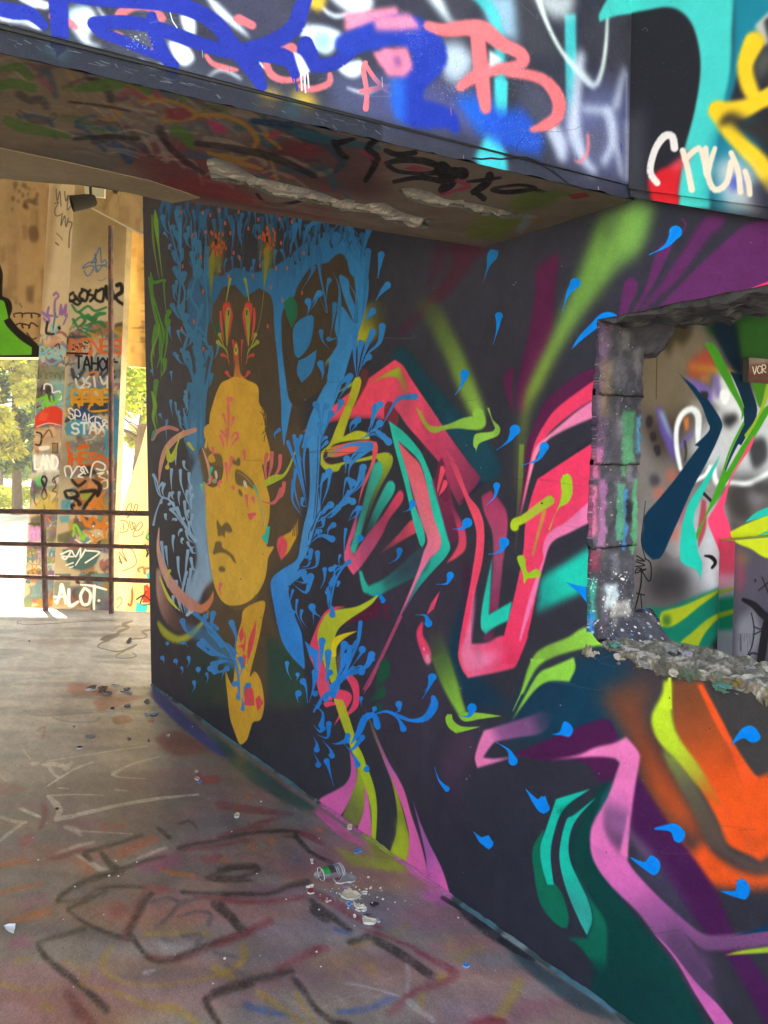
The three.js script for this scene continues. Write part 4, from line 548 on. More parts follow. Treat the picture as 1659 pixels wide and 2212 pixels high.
// ---------------------------------------------------------------- the beam's face: throw-up letters over white and grey spray
const BASE_GREY = '#363743';
function paintBand(s) {
  seed = 202; const c = s.c; c.fillStyle = BASE_GREY; c.fillRect(0, 0, s.px, s.py);
  on(s, 'P');
  F('#45455a', '850 -20 1200 -20 1300 150 1050 180', { b: 18 }); F('#3c3c50', '1000 20 1180 0 1230 140 1100 170', { b: 14 }); F('#565868', '500 100 760 60 800 300 640 260', { b: 20 });
  F('#454a58', '300 330 1000 560 1659 700 1659 560 900 300 400 200', { b: 25, a: .8 });
  F('#50567c', '1400 300 1659 330 1659 540 1450 480', { b: 14, a: .7 });
  const WH = '#dfeaf2', SW = [['-40 20 100 60 180 130 110 110 0 90', 4], ['80 -10 210 10 200 40 120 20', 4], ['300 50 380 30 420 90 380 170 440 200 380 205 330 150 310 110', 8], ['560 -30 640 20 560 30', 8], ['730 180 800 190 840 250 800 285 760 260', 6], ['780 60 840 80 840 170 800 140', 6], ['890 -20 960 30 1080 160 1000 110 930 50', 7], ['1070 225 1110 250 1150 300 1110 275', 4], ['1280 120 1380 110 1480 150 1420 230 1350 200', 8], ['1420 -30 1600 -20 1590 60 1500 50', 10], ['1460 290 1560 260 1560 320 1510 335', 7], ['200 170 290 210 260 240', 10]];
  for (const [p, b] of SW) F(WH, p, { b: b * .55, s: 1 }); for (const t of ['-20 100 10 60 60 20 140 30 16 190 -20 10', '420 30 8 470 90 18 520 60 12', '900 330 6 960 300 16 1040 340 10', '1380 20 12 1450 70 22 1560 40 14', '600 250 8 660 290 14 720 270 8', '1500 380 8 1580 400 16 1659 370 10']) W(WH, t, { b: 3, a: .85 }); for (const t of ['-30 80 14 40 110 20 120 100 14', '470 220 10 540 260 16 620 240 10', '1100 180 12 1180 160 20 1250 190 12']) W('#2f3040', t, { b: 4, a: .8 });
  F('#9fd8ee', '300 60 360 20 380 100 330 120', { b: 10, a: .8 }); F('#7fd0ee', '1360 130 1440 150 1420 220 1360 210', { b: 8, a: .8 });
  F('#e2b83a', '1310 -30 1410 -30 1400 30 1370 50 1330 20', { b: 5 }); F('#caa23c', '1120 410 1180 390 1220 440 1180 470 1130 450', { b: 9, s: 1 }); F('#caa23c', '1260 410 1310 395 1365 430 1350 490 1290 460', { b: 9, s: 1 }); F('#49c4c8', '1220 470 1300 430 1300 500 1240 490', { b: 8, a: .8 }); F('#3fb0b4', '170 200 240 160 330 200 310 250 220 240', { b: 8, a: .7 });
  F('#d87f96', '-20 60 120 -30 260 -30 120 30', { b: 3, a: 0 });
  const CO = '#e5747a';
  for (const t of ['225 70 30 300 100 34 330 120 20', '520 60 44 580 20 50 650 30 44 700 80 36', '890 240 18 920 275 24 980 295 26 1025 302 14', '500 140 14 530 150 10', '1150 270 30 1170 320 34 1220 345 30 1290 340 26 1320 320 24', '1300 370 26 1350 385 30 1420 360 30 1425 320 20', '1190 200 40 1260 205 40 1300 260 34', '660 210 14 670 230 10', '1030 80 40 1090 110 36']) W(CO, t, { b: 1.5, a: .9 });
  W(CO, '1580 470 26 1585 400 22 1570 300 22 1580 270 18'); W(CO, '1580 280 18 1620 340 20 1680 400 20'); W(CO, '1560 395 20 1610 385 22 1680 370 20');
  F('#f08aa8', '1490 60 1560 50 1720 30 1720 140 1560 130 1490 140', { b: 5 }); F('#ef7f9c', '1610 225 1680 210 1700 330 1640 280', { b: 4 });
  const BU = '#24329a';
  W(BU, '-40 30 60 60 50 70 130 60 60 190 110 40', { b: 1 }); W(BU, '250 -30 90 255 60 80 260 150 76 262 190 66', { b: 1 });
  W(BU, '300 -10 40 450 0 60 620 0 80 760 20 74 870 60 70 950 120 70 990 180 70 1080 280 80 1130 370 50', { b: 1 });
  W(BU, '405 100 56 520 95 60 640 110 60 760 150 60 900 200 60 1000 220 70 1150 230 80 1250 260 70 1275 320 44', { b: 1 });
  W(BU, '405 100 54 440 140 50 540 180 46 640 225 40 700 250 30', { b: 1 }); W(BU, '655 70 44 670 150 60 710 240 56 750 285 50', { b: 1 });
  W(BU, '1060 215 60 1180 180 70 1270 120 76 1300 40 70 1330 -40 60', { b: 1.5 });
  W(BU, '1320 190 70 1330 240 90 1360 280 70 1450 270 60 1560 180 76 1720 110 80', { b: 1 });
  F('#202a7c', '222 165 260 155 290 175 286 210 262 230 250 240 246 215 226 205', { s: 1 }); K('#202a7c', 8, '250 200 250 240', { k: 0 }); F('#202a7c', '690 285 745 290 772 296 768 330 752 340 745 368 740 330 720 305'); K('#202a7c', 10, '746 320 746 366', { k: 0 }); K(BU, 10, '1130 370 1136 390', { k: 0 }); K(BU, 7, '1275 320 1278 360 1284 392', { k: 0 }); K(BU, 5, '1262 330 1268 352', { k: 0 });
  for (const [x, y, L] of [[1300, 300, 90], [1316, 320, 80], [1330, 320, 60]]) K('#e8f0f6', 6, `${x} ${y} ${x + 4} ${y + L}`, { k: 0 }); F('#dfeaf2', '1268 225 1300 240 1340 310 1300 330 1280 270', { b: 2 });
  K('#e4ecf4', 4, '735 55 745 90 765 120', { k: 0 }); spray('#d8e6ee', 60, 600, 180, 60, 40, .4, 1.2, .8); spray('#d0c040', 20, 40, 118, 20, 8, 1, 3);
  // right part of the beam face
  on(s, 'Q');
  F('#3c3c46', '250 -20 400 -20 350 130 280 60', { b: 8 }); F('#3e3e46', '560 -20 680 -20 700 120 780 260 700 240 620 200', { b: 10 }); F('#3a3a42', '740 -20 850 -20 820 20', { b: 4 }); F('#3c3a44', '870 60 960 40 1060 90 1060 300 960 380 940 300 840 200', { b: 10 }); F('#4a4a5c', '560 380 700 340 740 520 620 560', { b: 16 }); F('#4f5080', '-40 330 120 330 480 420 460 600 -40 500', { b: 20 });
  F('#9fc4dc', '430 -30 560 -30 580 180 520 160 460 120', { b: 12, a: .9 }); F('#d4e2ea', '170 -30 240 -30 290 80 330 120 290 110', { b: 8 }); F('#b8c8d8', '240 190 330 180 390 250 360 340 290 360 250 300', { b: 12 });
  W('#47c8cc', '400 -30 60 470 60 50 500 200 46 500 480 50', { b: 5, a: .85 }); F('#46c8cc', '480 340 535 350 530 500 490 520', { b: 3 }); F('#46c8cc', '780 60 830 60 826 420 790 520 784 300', { b: 4, a: .9 }); F('#44c4cc', '440 580 490 570 540 700 540 745 430 720 400 680', { b: 6 });
  W('#dfeee6', '660 -30 30 700 90 18 760 210 16 840 310 22 905 370 26 940 310 18 960 180 14 965 60 10', { b: 4 }); F('#dce8ea', '640 -30 830 -30 810 60 760 80 700 50', { b: 12, a: .8 }); F('#e0ecec', '790 230 900 350 910 385 860 340', { b: 8 });
  F('#6a70a0', '800 420 1060 350 1060 780 850 720 700 600', { b: 30, a: .8 });
  for (const t of ['730 560 60 760 620 60 770 680 40', '850 240 40 830 420 40 820 560 60 860 680 40 910 740 30', '970 480 40 990 600 40 950 700 30', '870 470 30 960 480 30', '1000 620 20 1030 760 16', '1040 300 16 1000 460 30']) W('#d4dcf0', t, { b: 9, a: .85 });
  F('#5a5a70', '870 560 950 540 960 640 890 700', { b: 10, a: .7 });
  W('#2339a4', '-170 190 90 -60 160 120 60 130 140 150 160 150 200 250 150 130 340 130 100 440 130 150 490 130 270 510 90 310 560 36', { b: 4 }); F('#1d62d8', '300 420 450 400 500 520 430 600 380 540', { b: 10, a: .85 }); F('#2a70e0', '20 330 90 330 90 540 40 500', { b: 10, a: .8 }); F('#2353c8', '430 480 600 470 690 600 670 670 560 650 460 600', { b: 10, a: .9 });
  F('#f08aa8', '-40 70 110 60 160 120 60 130 -40 130', { b: 6 }); F('#ef7f9c', '-10 215 100 205 125 290 90 330 10 325', { b: 5 }); F('#3a3c80', '35 240 70 240 80 290 45 290', { b: 6, a: .6 });
  const CR = '#ee7378'; W(CR, '190 110 40 260 130 56 360 120 70 430 130 76 510 190 60 590 230 56 600 270 50 540 290 46 430 310 60 330 375 40', { b: 3 }); W(CR, '400 120 60 415 260 66 430 400 60 440 470 46', { b: 3 }); W(CR, '540 310 46 680 340 50 750 420 60 750 500 56 700 540 50 640 560 24', { b: 3 }); W('#e8808a', '880 580 14 880 650 16 850 700 14 820 690 6', { b: 3, a: .8 });
  F('#dfe6ea', '455 215 515 260 455 290', { b: 4 });
  F('#48c8be', '930 60 980 -30 1120 -30 1120 60 1000 70 930 95', { b: 3 }); F('#3a3940', '1000 80 1120 50 1120 400 1060 300', { b: 4 });
  F('#8a8ca0', '1035 520 1062 520 1062 780 1035 780', { b: 6, a: .7 }); K('#9a9cb4', 10, '1048 320 1048 780', { k: 0, b: 3, a: .6 });
  // cracks
  K('#1c1c22', 8, '390 680 430 684 470 680 510 684 560 680 610 678 640 690 690 710 740 740 780 770 800 790 840 805', { k: 0 }); K('#6a6a78', 2, '430 570 500 590 580 560 640 565 740 570 820 560 860 540', { k: 0, a: .8 }); K('#23232a', 3, '570 650 580 620 600 600', { k: 0, a: .6 });
  spray('#e5e8f0', 120, 600, 500, 300, 150, .3, 1, .7); for (const [x, y] of [[150, 190], [300, 360], [560, 300], [640, 600], [820, 500], [960, 600]]) { spray('#dfe6f2', 260, x, y, 110, 90, .3, 1.1, .5); spray('#20222c', 160, x + 80, y + 60, 120, 90, .3, 1, .5); } for (let i = 0; i < 14; i++) { const x = rr(-900, 1040), y = rr(0, 300), L = rr(10, 50); K(['#dfe8f2', '#2738b4', '#3c3d4c', '#e5747a'][i % 4], rr(1.5, 3), `${x} ${y + 300 + x * .3} ${x + 2} ${y + 300 + x * .3 + L}`, { k: 0, a: .7 }); } for (let i = 0; i < 40; i++) { const x = rr(-1600, 1040), y = rr(0, 760); K(i % 2 ? '#8d92a8' : '#2f303c', rr(1, 2.5), `${x} ${y} ${x + rr(-60, 60)} ${y + rr(-30, 30)} ${x + rr(-90, 90)} ${y + rr(-50, 50)}`, { a: .4 }); } spray('#22242c', 80, 900, 400, 300, 250, .4, 1.2, .6);
  // worn drip edge below the crease
  on(s, 'P'); F('#23252d', '-40 92 400 201 900 351 1659 526 1659 720 900 520 0 220 -40 210', { b: 3, a: .8 }); for (let i = 0; i < 90; i++) { const x = rr(-10, 1659), y = 110 + x * .255 + rr(0, 60); K(rnd() < .5 ? '#2c2d36' : '#8a8c98', rr(1, 4), `${x} ${y} ${x + rr(8, 60)} ${y + rr(4, 18)}`, { a: .5, k: 0 }); }
  grain(s, .08, .08, .3);
}
function paintStringer(s) {
  seed = 303; s.c.fillStyle = '#2c2b31'; s.c.fillRect(0, 0, s.px, s.py); on(s, 'Q');
  F('#46c9be', '1040 -60 1520 -60 1505 120 1500 300 1470 480 1440 640 1420 760 1400 900 1260 900 1290 680 1340 480 1365 300 1350 170 1310 80 1240 36 1120 50 1040 66', { b: 4 });
  F('#1f7f92', '1512 -60 1659 -60 1800 -60 1800 60 1660 130 1560 240 1500 420 1440 620 1460 480 1500 300 1510 120', { b: 6 }); F('#1e7d94', '1420 580 1560 500 1620 700 1560 900 1400 900', { b: 16 });
  F('#28272c', '1040 66 1120 50 1240 36 1310 80 1350 170 1364 300 1338 480 1290 650 1250 800 1240 900 1040 900', { b: 3 });
  F('#4a4a4e', '1040 500 1120 480 1130 900 1040 900', { b: 20, a: .7 });
  F('#b9b9ae', '1600 110 1680 40 1720 40 1720 160 1640 200', { b: 4 }); F('#3a3a3c', '1640 90 1720 30 1760 200 1680 250', { b: 4 }); F('#55564e', '1590 280 1650 200 1700 240 1620 360', { b: 12 });
  const YL = '#f4c92a'; W(YL, '1600 180 90 1560 280 70 1580 380 70 1620 430 60 1690 410 80', { b: 4 }); W(YL, '1440 480 80 1520 480 90 1600 450 70 1680 400 60', { b: 4 }); W(YL, '1440 470 70 1480 540 80 1540 620 70 1620 700 80 1680 800 80', { b: 4 });
  W('#33302c', '1460 530 30 1500 510 50 1560 545 60 1640 570 70 1720 590 60', { b: 8 });
  F('#d2242c', '1140 770 1200 730 1290 700 1280 760 1262 900 1150 900', { b: 5 }); F('#e4505a', '1230 720 1320 640 1330 690 1270 740', { b: 7, a: .7 });
  F('#dcd4d0', '1420 700 1520 680 1600 750 1640 900 1480 900', { b: 14, a: .8 }); F('#3c46b4', '1480 770 1540 740 1560 810 1500 830', { b: 8, a: .8 }); F('#2a2a3c', '1560 800 1659 780 1720 900 1600 900', { b: 10, a: .7 });
  const CU = '#efd9c0'; W('#e4dcd2', '1255 640 34 1245 590 34 1210 590 34 1170 650 30 1150 740 30 1180 790 30', { b: 1.5 }); W(CU, '1290 650 26 1310 720 26 1330 820 28', { b: 1.5 }); W(CU, '1300 690 24 1360 640 26 1385 700 26 1395 760 22 1410 700 24 1430 640 20', { b: 1.5 }); W(CU, '1390 640 24 1400 760 26 1430 820 28 1480 790 26 1500 700 26', { b: 1.5 }); W(CU, '1500 660 24 1530 740 26 1540 830 26', { b: 1.5 }); W(CU, '1560 740 24 1575 790 26 1580 840 24', { b: 1.5 });
  K('#22201f', 3, '1120 100 1140 85 1150 100', {}); K('#55565c', 3, '1115 130 1130 120 1140 135', {}); spray('#1a1a1c', 60, 1200, 300, 150, 250, .5, 1.4, .7); spray('#c8c8d0', 80, 1200, 400, 200, 300, .3, .9, .6);
  grain(s, .05, .05);
}
// ---------------------------------------------------------------- underside of the beam: layers of old tags on concrete
function paintSoffit(s) {
  seed = 404; s.c.fillStyle = '#7a6c5e'; s.c.fillRect(0, 0, s.px, s.py); on(s, 'P');
  for (let i = 0; i < 60; i++) F(['#8a7a66', '#5d4a48', '#6a3c40', '#7d6a5a', '#4c5a60', '#8c6f5a'][i % 6], `${rr(0, 1700)} ${rr(150, 900)} ${rr(0, 1700)} ${rr(200, 900)} ${rr(0, 1700)} ${rr(200, 900)}`, { b: 30, a: .14 });
  F('#947a56', '-40 260 200 300 500 360 520 460 300 640 -40 640', { b: 40, a: .5 }); F('#6a3036', '560 640 800 600 1100 860 1400 900 1500 960 900 860 640 780', { b: 25, a: .75 }); F('#4a2a30', '1000 620 1500 560 1659 700 1659 860 1300 800', { b: 30, a: .6 });
  F('#60656a', '1000 400 1659 560 1659 640 1200 600', { b: 30, a: .6 });
  const bare = snap(s), pal = ['#4a6a34', '#2f5a66', '#8a3c48', '#37343a', '#b08a3a', '#8f4a52', '#2f4a6a', '#a08c78', '#5a3a48'];
  for (let i = 0; i < 70; i++) { const x = rr(-20, 1500), y = 250 + x * .2 + rr(-60, 320), L = rr(60, 260); K(pal[i % 9], rr(8, 34), `${x} ${y} ${x + L * .4} ${y + rr(-30, 40)} ${x + L * .8} ${y + rr(-10, 80)} ${x + L} ${y + rr(0, 110)}`, { b: rr(1, 4), a: rr(.4, .85) }); }
  for (let i = 0; i < 60; i++) { const x = rr(-20, 1200), y = 300 + x * .2 + rr(-60, 300), L = rr(40, 160); K(i % 3 ? '#b09c80' : '#8f8478', rr(4, 16), `${x} ${y} ${x + L * .4} ${y + rr(-20, 20)} ${x + L} ${y + rr(10, 70)}`, { b: rr(1, 4), a: rr(.3, .7) }); }
  for (const t of ['0 300 30 80 290 40 130 330 40', '0 370 40 60 360 44 140 380 40', '340 380 26 470 350 36 570 350 40 640 400 30', '400 390 20 520 370 26', '30 520 40 100 550 50 200 570 40 300 590 20', '750 560 44 800 590 60 830 630 30', '760 410 20 800 430 16']) W('#4b7030', t, { b: 2, a: .8 });
  for (const t of ['600 440 10 700 430 14 800 460 16 850 500 18 780 520 14 700 520 12 720 490 10', '840 500 16 960 500 18 1060 540 20 1110 600 26 1090 650 20', '470 450 16 510 490 18 480 520 12 420 510 10', '900 660 16 1030 700 22 1130 730 14', '1140 580 14 1210 640 16']) W('#a8782c', t, { b: 2, a: .85 });
  for (const t of ['700 600 20 780 680 26 880 750 20', '850 620 26 1000 640 30 1180 680 34 1360 760 24', '690 560 40 720 620 20', '320 600 16 480 590 20 600 600 18', '300 440 10 460 460 12 560 480 10']) W('#2c2628', t, { b: 3, a: .75 });
  F('#8a3040', '710 470 800 470 830 500 780 520 720 510', { b: 3, a: .8 }); F('#b03058', '890 510 960 540 990 570 940 580', { b: 3, a: .8 }); F('#a03a40', '1180 560 1230 550 1200 600 1150 600', { b: 2, a: .7 }); F('#7a2a34', '1240 600 1420 640 1340 690 1240 660', { b: 12, a: .7 });
  W('#27404f', '1090 520 24 1200 540 40 1320 580 60 1420 620 50 1480 690 40 1450 740 20', { b: 3, a: .85 }); W('#2a5a66', '1280 570 40 1400 600 40 1640 640 16', { b: 2, a: .7 }); W('#24365a', '1100 525 20 1260 540 30', { b: 2, a: .7 });
  W('#1f1c20', '1450 620 30 1530 600 14', { b: 2 }); W('#1f1c20', '1440 610 20 1470 660 26 1500 680 20', { b: 2 }); W('#1f1c20', '1630 600 24 1590 640 30 1620 700 26 1580 780 20', { b: 2 }); W('#a02c58', '1560 650 14 1650 710 12', { b: 1, a: .8 });
  on(s, 'N'); const BK = '#1c1a1e';
  for (const t of ['850 0 20 880 40 30 830 130 20', '920 60 20 1000 45 30 1100 50 34 1180 80 30 1160 110 20', '930 70 24 980 100 20 1100 110 20 1220 100 40 1290 110 60', '1190 90 80 1230 140 70 1190 190 40', '960 150 20 1080 130 24 1200 150 30', '1310 150 14 1400 140 20 1470 130 14', '1340 200 30 1400 160 40 1420 120 40', '1350 200 26 1390 230 30', '1430 190 20 1500 200 24 1600 190 22 1640 180 18 1560 165 14 1440 180 14', '1640 190 20 1690 200 10', '920 0 24 980 20 30 1060 10 26', '300 210 16 340 250 14 420 260 20 540 235 10', '420 260 10 330 245 8']) W(BK, t, { b: 1, a: .92 });
  W('#a0304e', '1190 210 14 1260 190 16 1320 170 20 1260 145 20', { b: 1, a: .8 }); F('#8a2c40', '1000 85 1060 70 1150 90 1060 100', { b: 1, a: .8 });
  F('#5d6f34', '1500 250 1560 210 1700 190 1820 200 1700 260 1560 290', { b: 12, a: .9 }); F('#6c7a30', '1350 320 1520 300 1580 340 1480 420 1300 420', { b: 14, a: .8 }); F('#7f9296', '1540 390 1590 300 1650 320 1570 400', { b: 3, a: .6 }); F('#8f2c34', '1790 210 1880 200 1900 220 1820 235', { b: 1, a: .8 }); F('#8c6a34', '1600 330 1680 320 1650 350', { b: 2, a: .8 });
  F('#84776a', '280 230 900 330 1300 400 1300 440 700 330 280 260', { b: 3, a: .6 });
  wear(s, bare, .4, .12, 5, .54);
  on(s, 'P'); F('#8d3a3a', '650 800 850 760 1100 850 1180 900 900 850', { b: 14, a: .6 }); for (let i = 0; i < 6; i++) K('#c8b8a8', 4, `${380 + i * 12} ${756 + i * 8} ${500 + i * 14} ${766 + i * 9} ${650 - i * 8} ${800 + i * 6}`, { a: .55 });
  spray('#d8c8b0', 260, 500, 600, 500, 300, .5, 2, .35); spray('#1e1a18', 260, 900, 650, 600, 300, .5, 2, .5);
  grain(s, .09, .12, .6);
}
// ---------------------------------------------------------------- floor: worn concrete under layers of sprayed letters
function paintFloor(s) {
  seed = 505; const c = s.c; c.fillStyle = '#7d746f'; c.fillRect(0, 0, s.px, s.py); on(s, 'D');
  F('#e2d8c8', '-50 1325 400 1315 400 1480 380 1520 260 1570 -50 1600', { b: 160, a: .95 }); F('#d0c2b2', '-50 1480 330 1460 400 1620 160 1860 -50 1900', { b: 200, a: .7 }); F('#70605a', '-60 1700 400 1680 700 1900 900 2230 -60 2230', { b: 120, a: .6 });  // far floor paled in the paint to carry glare from the rear
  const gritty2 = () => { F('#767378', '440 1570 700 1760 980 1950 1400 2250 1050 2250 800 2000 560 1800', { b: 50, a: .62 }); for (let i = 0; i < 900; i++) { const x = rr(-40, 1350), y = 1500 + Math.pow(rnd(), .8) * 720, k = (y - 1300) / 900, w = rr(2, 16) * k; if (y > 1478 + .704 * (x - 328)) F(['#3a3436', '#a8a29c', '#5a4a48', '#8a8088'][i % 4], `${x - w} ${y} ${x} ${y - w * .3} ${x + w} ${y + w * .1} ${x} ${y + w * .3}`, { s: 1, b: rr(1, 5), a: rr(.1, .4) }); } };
  // worn patches and faded colour
  const pal = ['#a4685e', '#a26a6e', '#8f5a6a', '#7a7488', '#a87858', '#98908a', '#6e6a70', '#b09c86'];
  for (let i = 0; i < 150; i++) { const x = rr(-100, 1200), y = 1560 + Math.pow(rnd(), .8) * 660, k = (y - 1300) / 900, w = rr(40, 220) * (k + .3), h = w * rr(.12, .3); F(pal[i % 8], `${x - w} ${y + h * .3} ${x - w * .3} ${y - h} ${x + w} ${y - h * .6} ${x + w * .8} ${y + h * .5} ${x - w * .2} ${y + h}`, { b: rr(10, 30), s: 1, a: rr(.16, .5) }); }
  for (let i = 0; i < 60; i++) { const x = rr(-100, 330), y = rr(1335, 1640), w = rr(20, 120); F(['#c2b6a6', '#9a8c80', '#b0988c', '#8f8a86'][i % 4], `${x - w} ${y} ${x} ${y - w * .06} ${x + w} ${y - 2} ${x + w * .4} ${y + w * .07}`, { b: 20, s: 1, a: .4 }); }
  on(s, 'J');
  F('#c07a66', '520 540 640 545 850 580 840 640 700 630 540 620', { b: 22, a: .7, s: 1 }); F('#c07460', '720 660 900 640 1080 640 960 690 800 740 740 740', { b: 22, a: .65, s: 1 }); F('#b96a4a', '850 800 960 780 1000 830 880 850', { b: 14, a: .6, s: 1 }); F('#b8704a', '1110 820 1170 810 1160 835 1120 840', { b: 8, a: .7 });
  F('#8a4a44', '1180 960 1320 900 1500 980 1560 1060 1300 1080', { b: 24, a: .6, s: 1 }); F('#a4443c', '1490 1250 1640 1230 1659 1290 1540 1310', { b: 12, a: .7 });
  K('#8c8680', 10, '180 740 260 780 420 780 700 760', { b: 5, a: .5 }); K('#7a8088', 10, '400 800 520 830 700 830 760 800', { b: 6, a: .5 }); K('#b06a50', 12, '280 900 340 870 320 960', { b: 6, a: .5 }); K('#bfb7a8', 8, '340 655 430 610 520 600', { b: 3, a: .5 }); K('#9fa8c0', 8, '60 510 200 505 350 490', { b: 5, a: .5 }); K('#b8b470', 10, '40 560 160 545 260 520', { b: 8, a: .4 });
  const bare = snap(s), CR = '#e0d7c2';                    // chalky cream strokes
  W(CR, '350 1130 10 600 1090 10 850 1050 8 1110 1015 10', { b: 3, a: .7 }); W(CR, '320 1155 26 400 1150 34 470 1165 26 520 1150 20', { b: 3, a: .8 }); W(CR, '370 1170 30 400 1220 26 440 1250 22', { b: 3, a: .8 }); W(CR, '470 1150 22 500 1190 30 540 1140 26', { b: 3, a: .85 }); W(CR, '360 1315 12 460 1250 16 580 1180 18 700 1135 16', { b: 3, a: .85 });
  W(CR, '850 1225 30 900 1195 24 1000 1150 14 1200 1095 10', { b: 4, a: .65 }); W(CR, '850 1230 22 920 1250 12 1100 1260 8', { b: 4, a: .5 });
  W(CR, '420 1570 30 640 1520 30 900 1460 26 1200 1410 24 1500 1380 14', { b: 4, a: .75 }); W(CR, '370 1400 30 420 1450 50 450 1500 50 420 1570 34', { b: 5, a: .75 }); W(CR, '360 1390 16 560 1380 12 780 1385 8', { b: 3, a: .6 }); W(CR, '150 1490 22 230 1520 26 310 1555 20', { b: 4, a: .7 }); W(CR, '0 1550 24 100 1580 26 200 1590 20', { b: 4, a: .6 }); W(CR, '440 1330 14 520 1335 10', { b: 3, a: .6 }); W(CR, '870 1345 14 960 1350 12', { b: 3, a: .5 }); W('#dccfb0', '150 1010 14 190 1060 20 230 1110 14', { b: 4, a: .7 }); W('#e0b898', '0 1240 30 50 1280 10', { b: 4, a: .7 }); W(CR, '250 1150 40 290 1140 20', { b: 6, a: .7 }); W('#bdb4a4', '300 1180 12 330 1260 14 340 1330 14', { b: 4, a: .5 });
  W('#7a3038', '330 1460 40 340 1540 46 300 1640 30', { b: 10, a: .6 });
  on(s, 'K');
  W(CR, '330 345 20 480 285 26 620 250 20', { b: 5, a: .55 }); W(CR, '500 330 20 620 400 34 700 440 40 800 420 30 960 340 26 1100 285 20', { b: 6, a: .6 }); W(CR, '380 90 30 480 80 30', { b: 5, a: .6 }); W(CR, '430 150 26 500 170 40 530 200 30', { b: 5, a: .55 }); W(CR, '520 175 12 700 185 10 880 195 8', { b: 4, a: .55 }); W(CR, '0 240 20 60 190 24 140 130 26', { b: 5, a: .6 }); W(CR, '150 30 22 260 80 20', { b: 4, a: .6 });
  // orange bars
  for (const t of ['-40 420 34 60 395 36 185 370 30', '-40 600 30 80 565 30 265 525 26', '60 780 20 200 740 50 320 705 46', '1010 370 24 1060 420 30 1140 455 34 1280 470 34']) W('#b0653a', t, { b: 4, a: .85 });
  F('#b45a44', '760 330 820 270 1030 200 1060 240 900 310 780 370', { b: 12, a: .8 }); F('#a4584a', '640 140 820 110 860 150 700 190', { b: 16, a: .6 }); F('#b0603c', '480 380 560 360 640 440 560 470', { b: 16, a: .6 }); F('#b0623c', '1440 370 1520 355 1500 390 1450 390', { b: 6, a: .7 });
  F('#b04850', '120 220 220 190 230 270 130 280', { b: 16, a: .7 }); F('#a04a70', '60 900 160 860 240 930 60 970', { b: 18, a: .7 }); F('#a05888', '100 650 300 580 340 640 140 700', { b: 30, a: .5 }); F('#9a4a78', '860 400 1060 320 1200 310 1180 400 980 450', { b: 24, a: .6 }); F('#8c303c', '1320 350 1460 320 1480 380 1360 400', { b: 16, a: .6 }); F('#8f3a40', '700 690 800 640 860 720 760 780', { b: 24, a: .6 }); F('#a0424a', '930 530 1060 530 1200 570 1020 590', { b: 14, a: .7 });
  const DK = '#2c2323';
  for (const t of ['560 330 40 600 370 30', '570 310 30 700 280 24 940 205 20', '670 320 30 740 410 50 800 440 50', '380 640 30 420 590 30 560 510 34 740 450 44 900 390 30 1090 340 14', '390 640 20 460 640 14 560 620 12 640 560 14 800 540 20 960 550 14', '450 690 20 560 640 24 700 570 20', '450 700 20 540 770 26 660 830 30 800 880 34 880 880 40', '840 880 36 880 780 46 950 640 50 1000 590 40', '950 980 34 880 890 30', '960 1000 40 1060 1040 36 1200 1000 40 1400 920 36 1590 860 26', '1600 850 46 1520 750 46 1420 660 60', '1180 290 26 1300 260 24 1460 235 18 1659 190 20', '1370 490 24 1440 450 24 1659 400 24', '1370 490 24 1500 510 16 1659 500 16', '1200 580 24 1400 590 20 1659 590 24', '250 920 24 380 870 24 560 825 34', '250 930 30 300 1010 40 420 1110 50 560 1220 40 700 1350 60', '1360 1290 40 1480 1230 46 1659 1190 44', '1360 1300 40 1400 1380 44 1450 1452 36', '1050 160 26 1120 220 30', '1180 130 14 1260 110 14 1300 160 10']) W(DK, t, { b: 11, a: .85, k: 2 });
  for (const t of ['1000 1010 30 1200 1020 26 1500 900 26 1659 840 30', '460 1260 50 520 1360 60 600 1452 60', '820 880 26 960 560 20', '1280 600 20 1480 625 26 1659 640 24', '340 350 30 460 330 20 560 290 14', '1200 300 20 1400 280 20 1659 230 20']) W('#6e2a30', t.replace(/(\S+ \S+) (\S+)/g, (q, p, w) => p + ' ' + w * 1.4), { b: 13, a: .66 });
  for (const t of ['740 940 30 690 1010 40 680 1090 34 760 1150 30 900 1190 24 1100 1190 24 1300 1160 24 1500 1110 30 1600 1040 34 1620 960 40', '960 860 30 1150 850 34 1400 850 24', '-20 1170 30 100 1210 30 250 1230 20 420 1180 12', '420 1040 20 520 1080 24 570 1130 30 540 1170 20 560 1200 20 760 1240 30 980 1330 40 1150 1350 60 1300 1440 40', '110 1030 30 220 1020 16', '1420 1080 60 1540 1150 30', '290 1330 60 340 1350 40']) W('#a98a38', t, { b: 9, a: .68 });
  for (const t of ['1030 810 20 1120 740 26 1190 660 30 1300 620 16', '1000 650 18 1100 620 20 1180 640 24', '1180 740 16 1300 710 18 1390 720 20 1380 800 26', '1200 870 20 1320 850 18', '1080 900 30 1140 910 20', '1290 940 20 1340 870 16', '1420 980 20 1560 1010 14', '1500 1060 14 1620 1130 14']) W('#39404e', t, { b: 8, a: .7 });
  F('#b8b2ae', '1000 920 1080 890 1240 960 1100 990', { b: 14, a: .5 }); W('#c0b2c0', '960 1115 34 1020 1095 20', { b: 4, a: .7 }); F('#345a9a', '1590 1340 1659 1320 1659 1370', { b: 10, a: .8 });
  on(s, 'L');
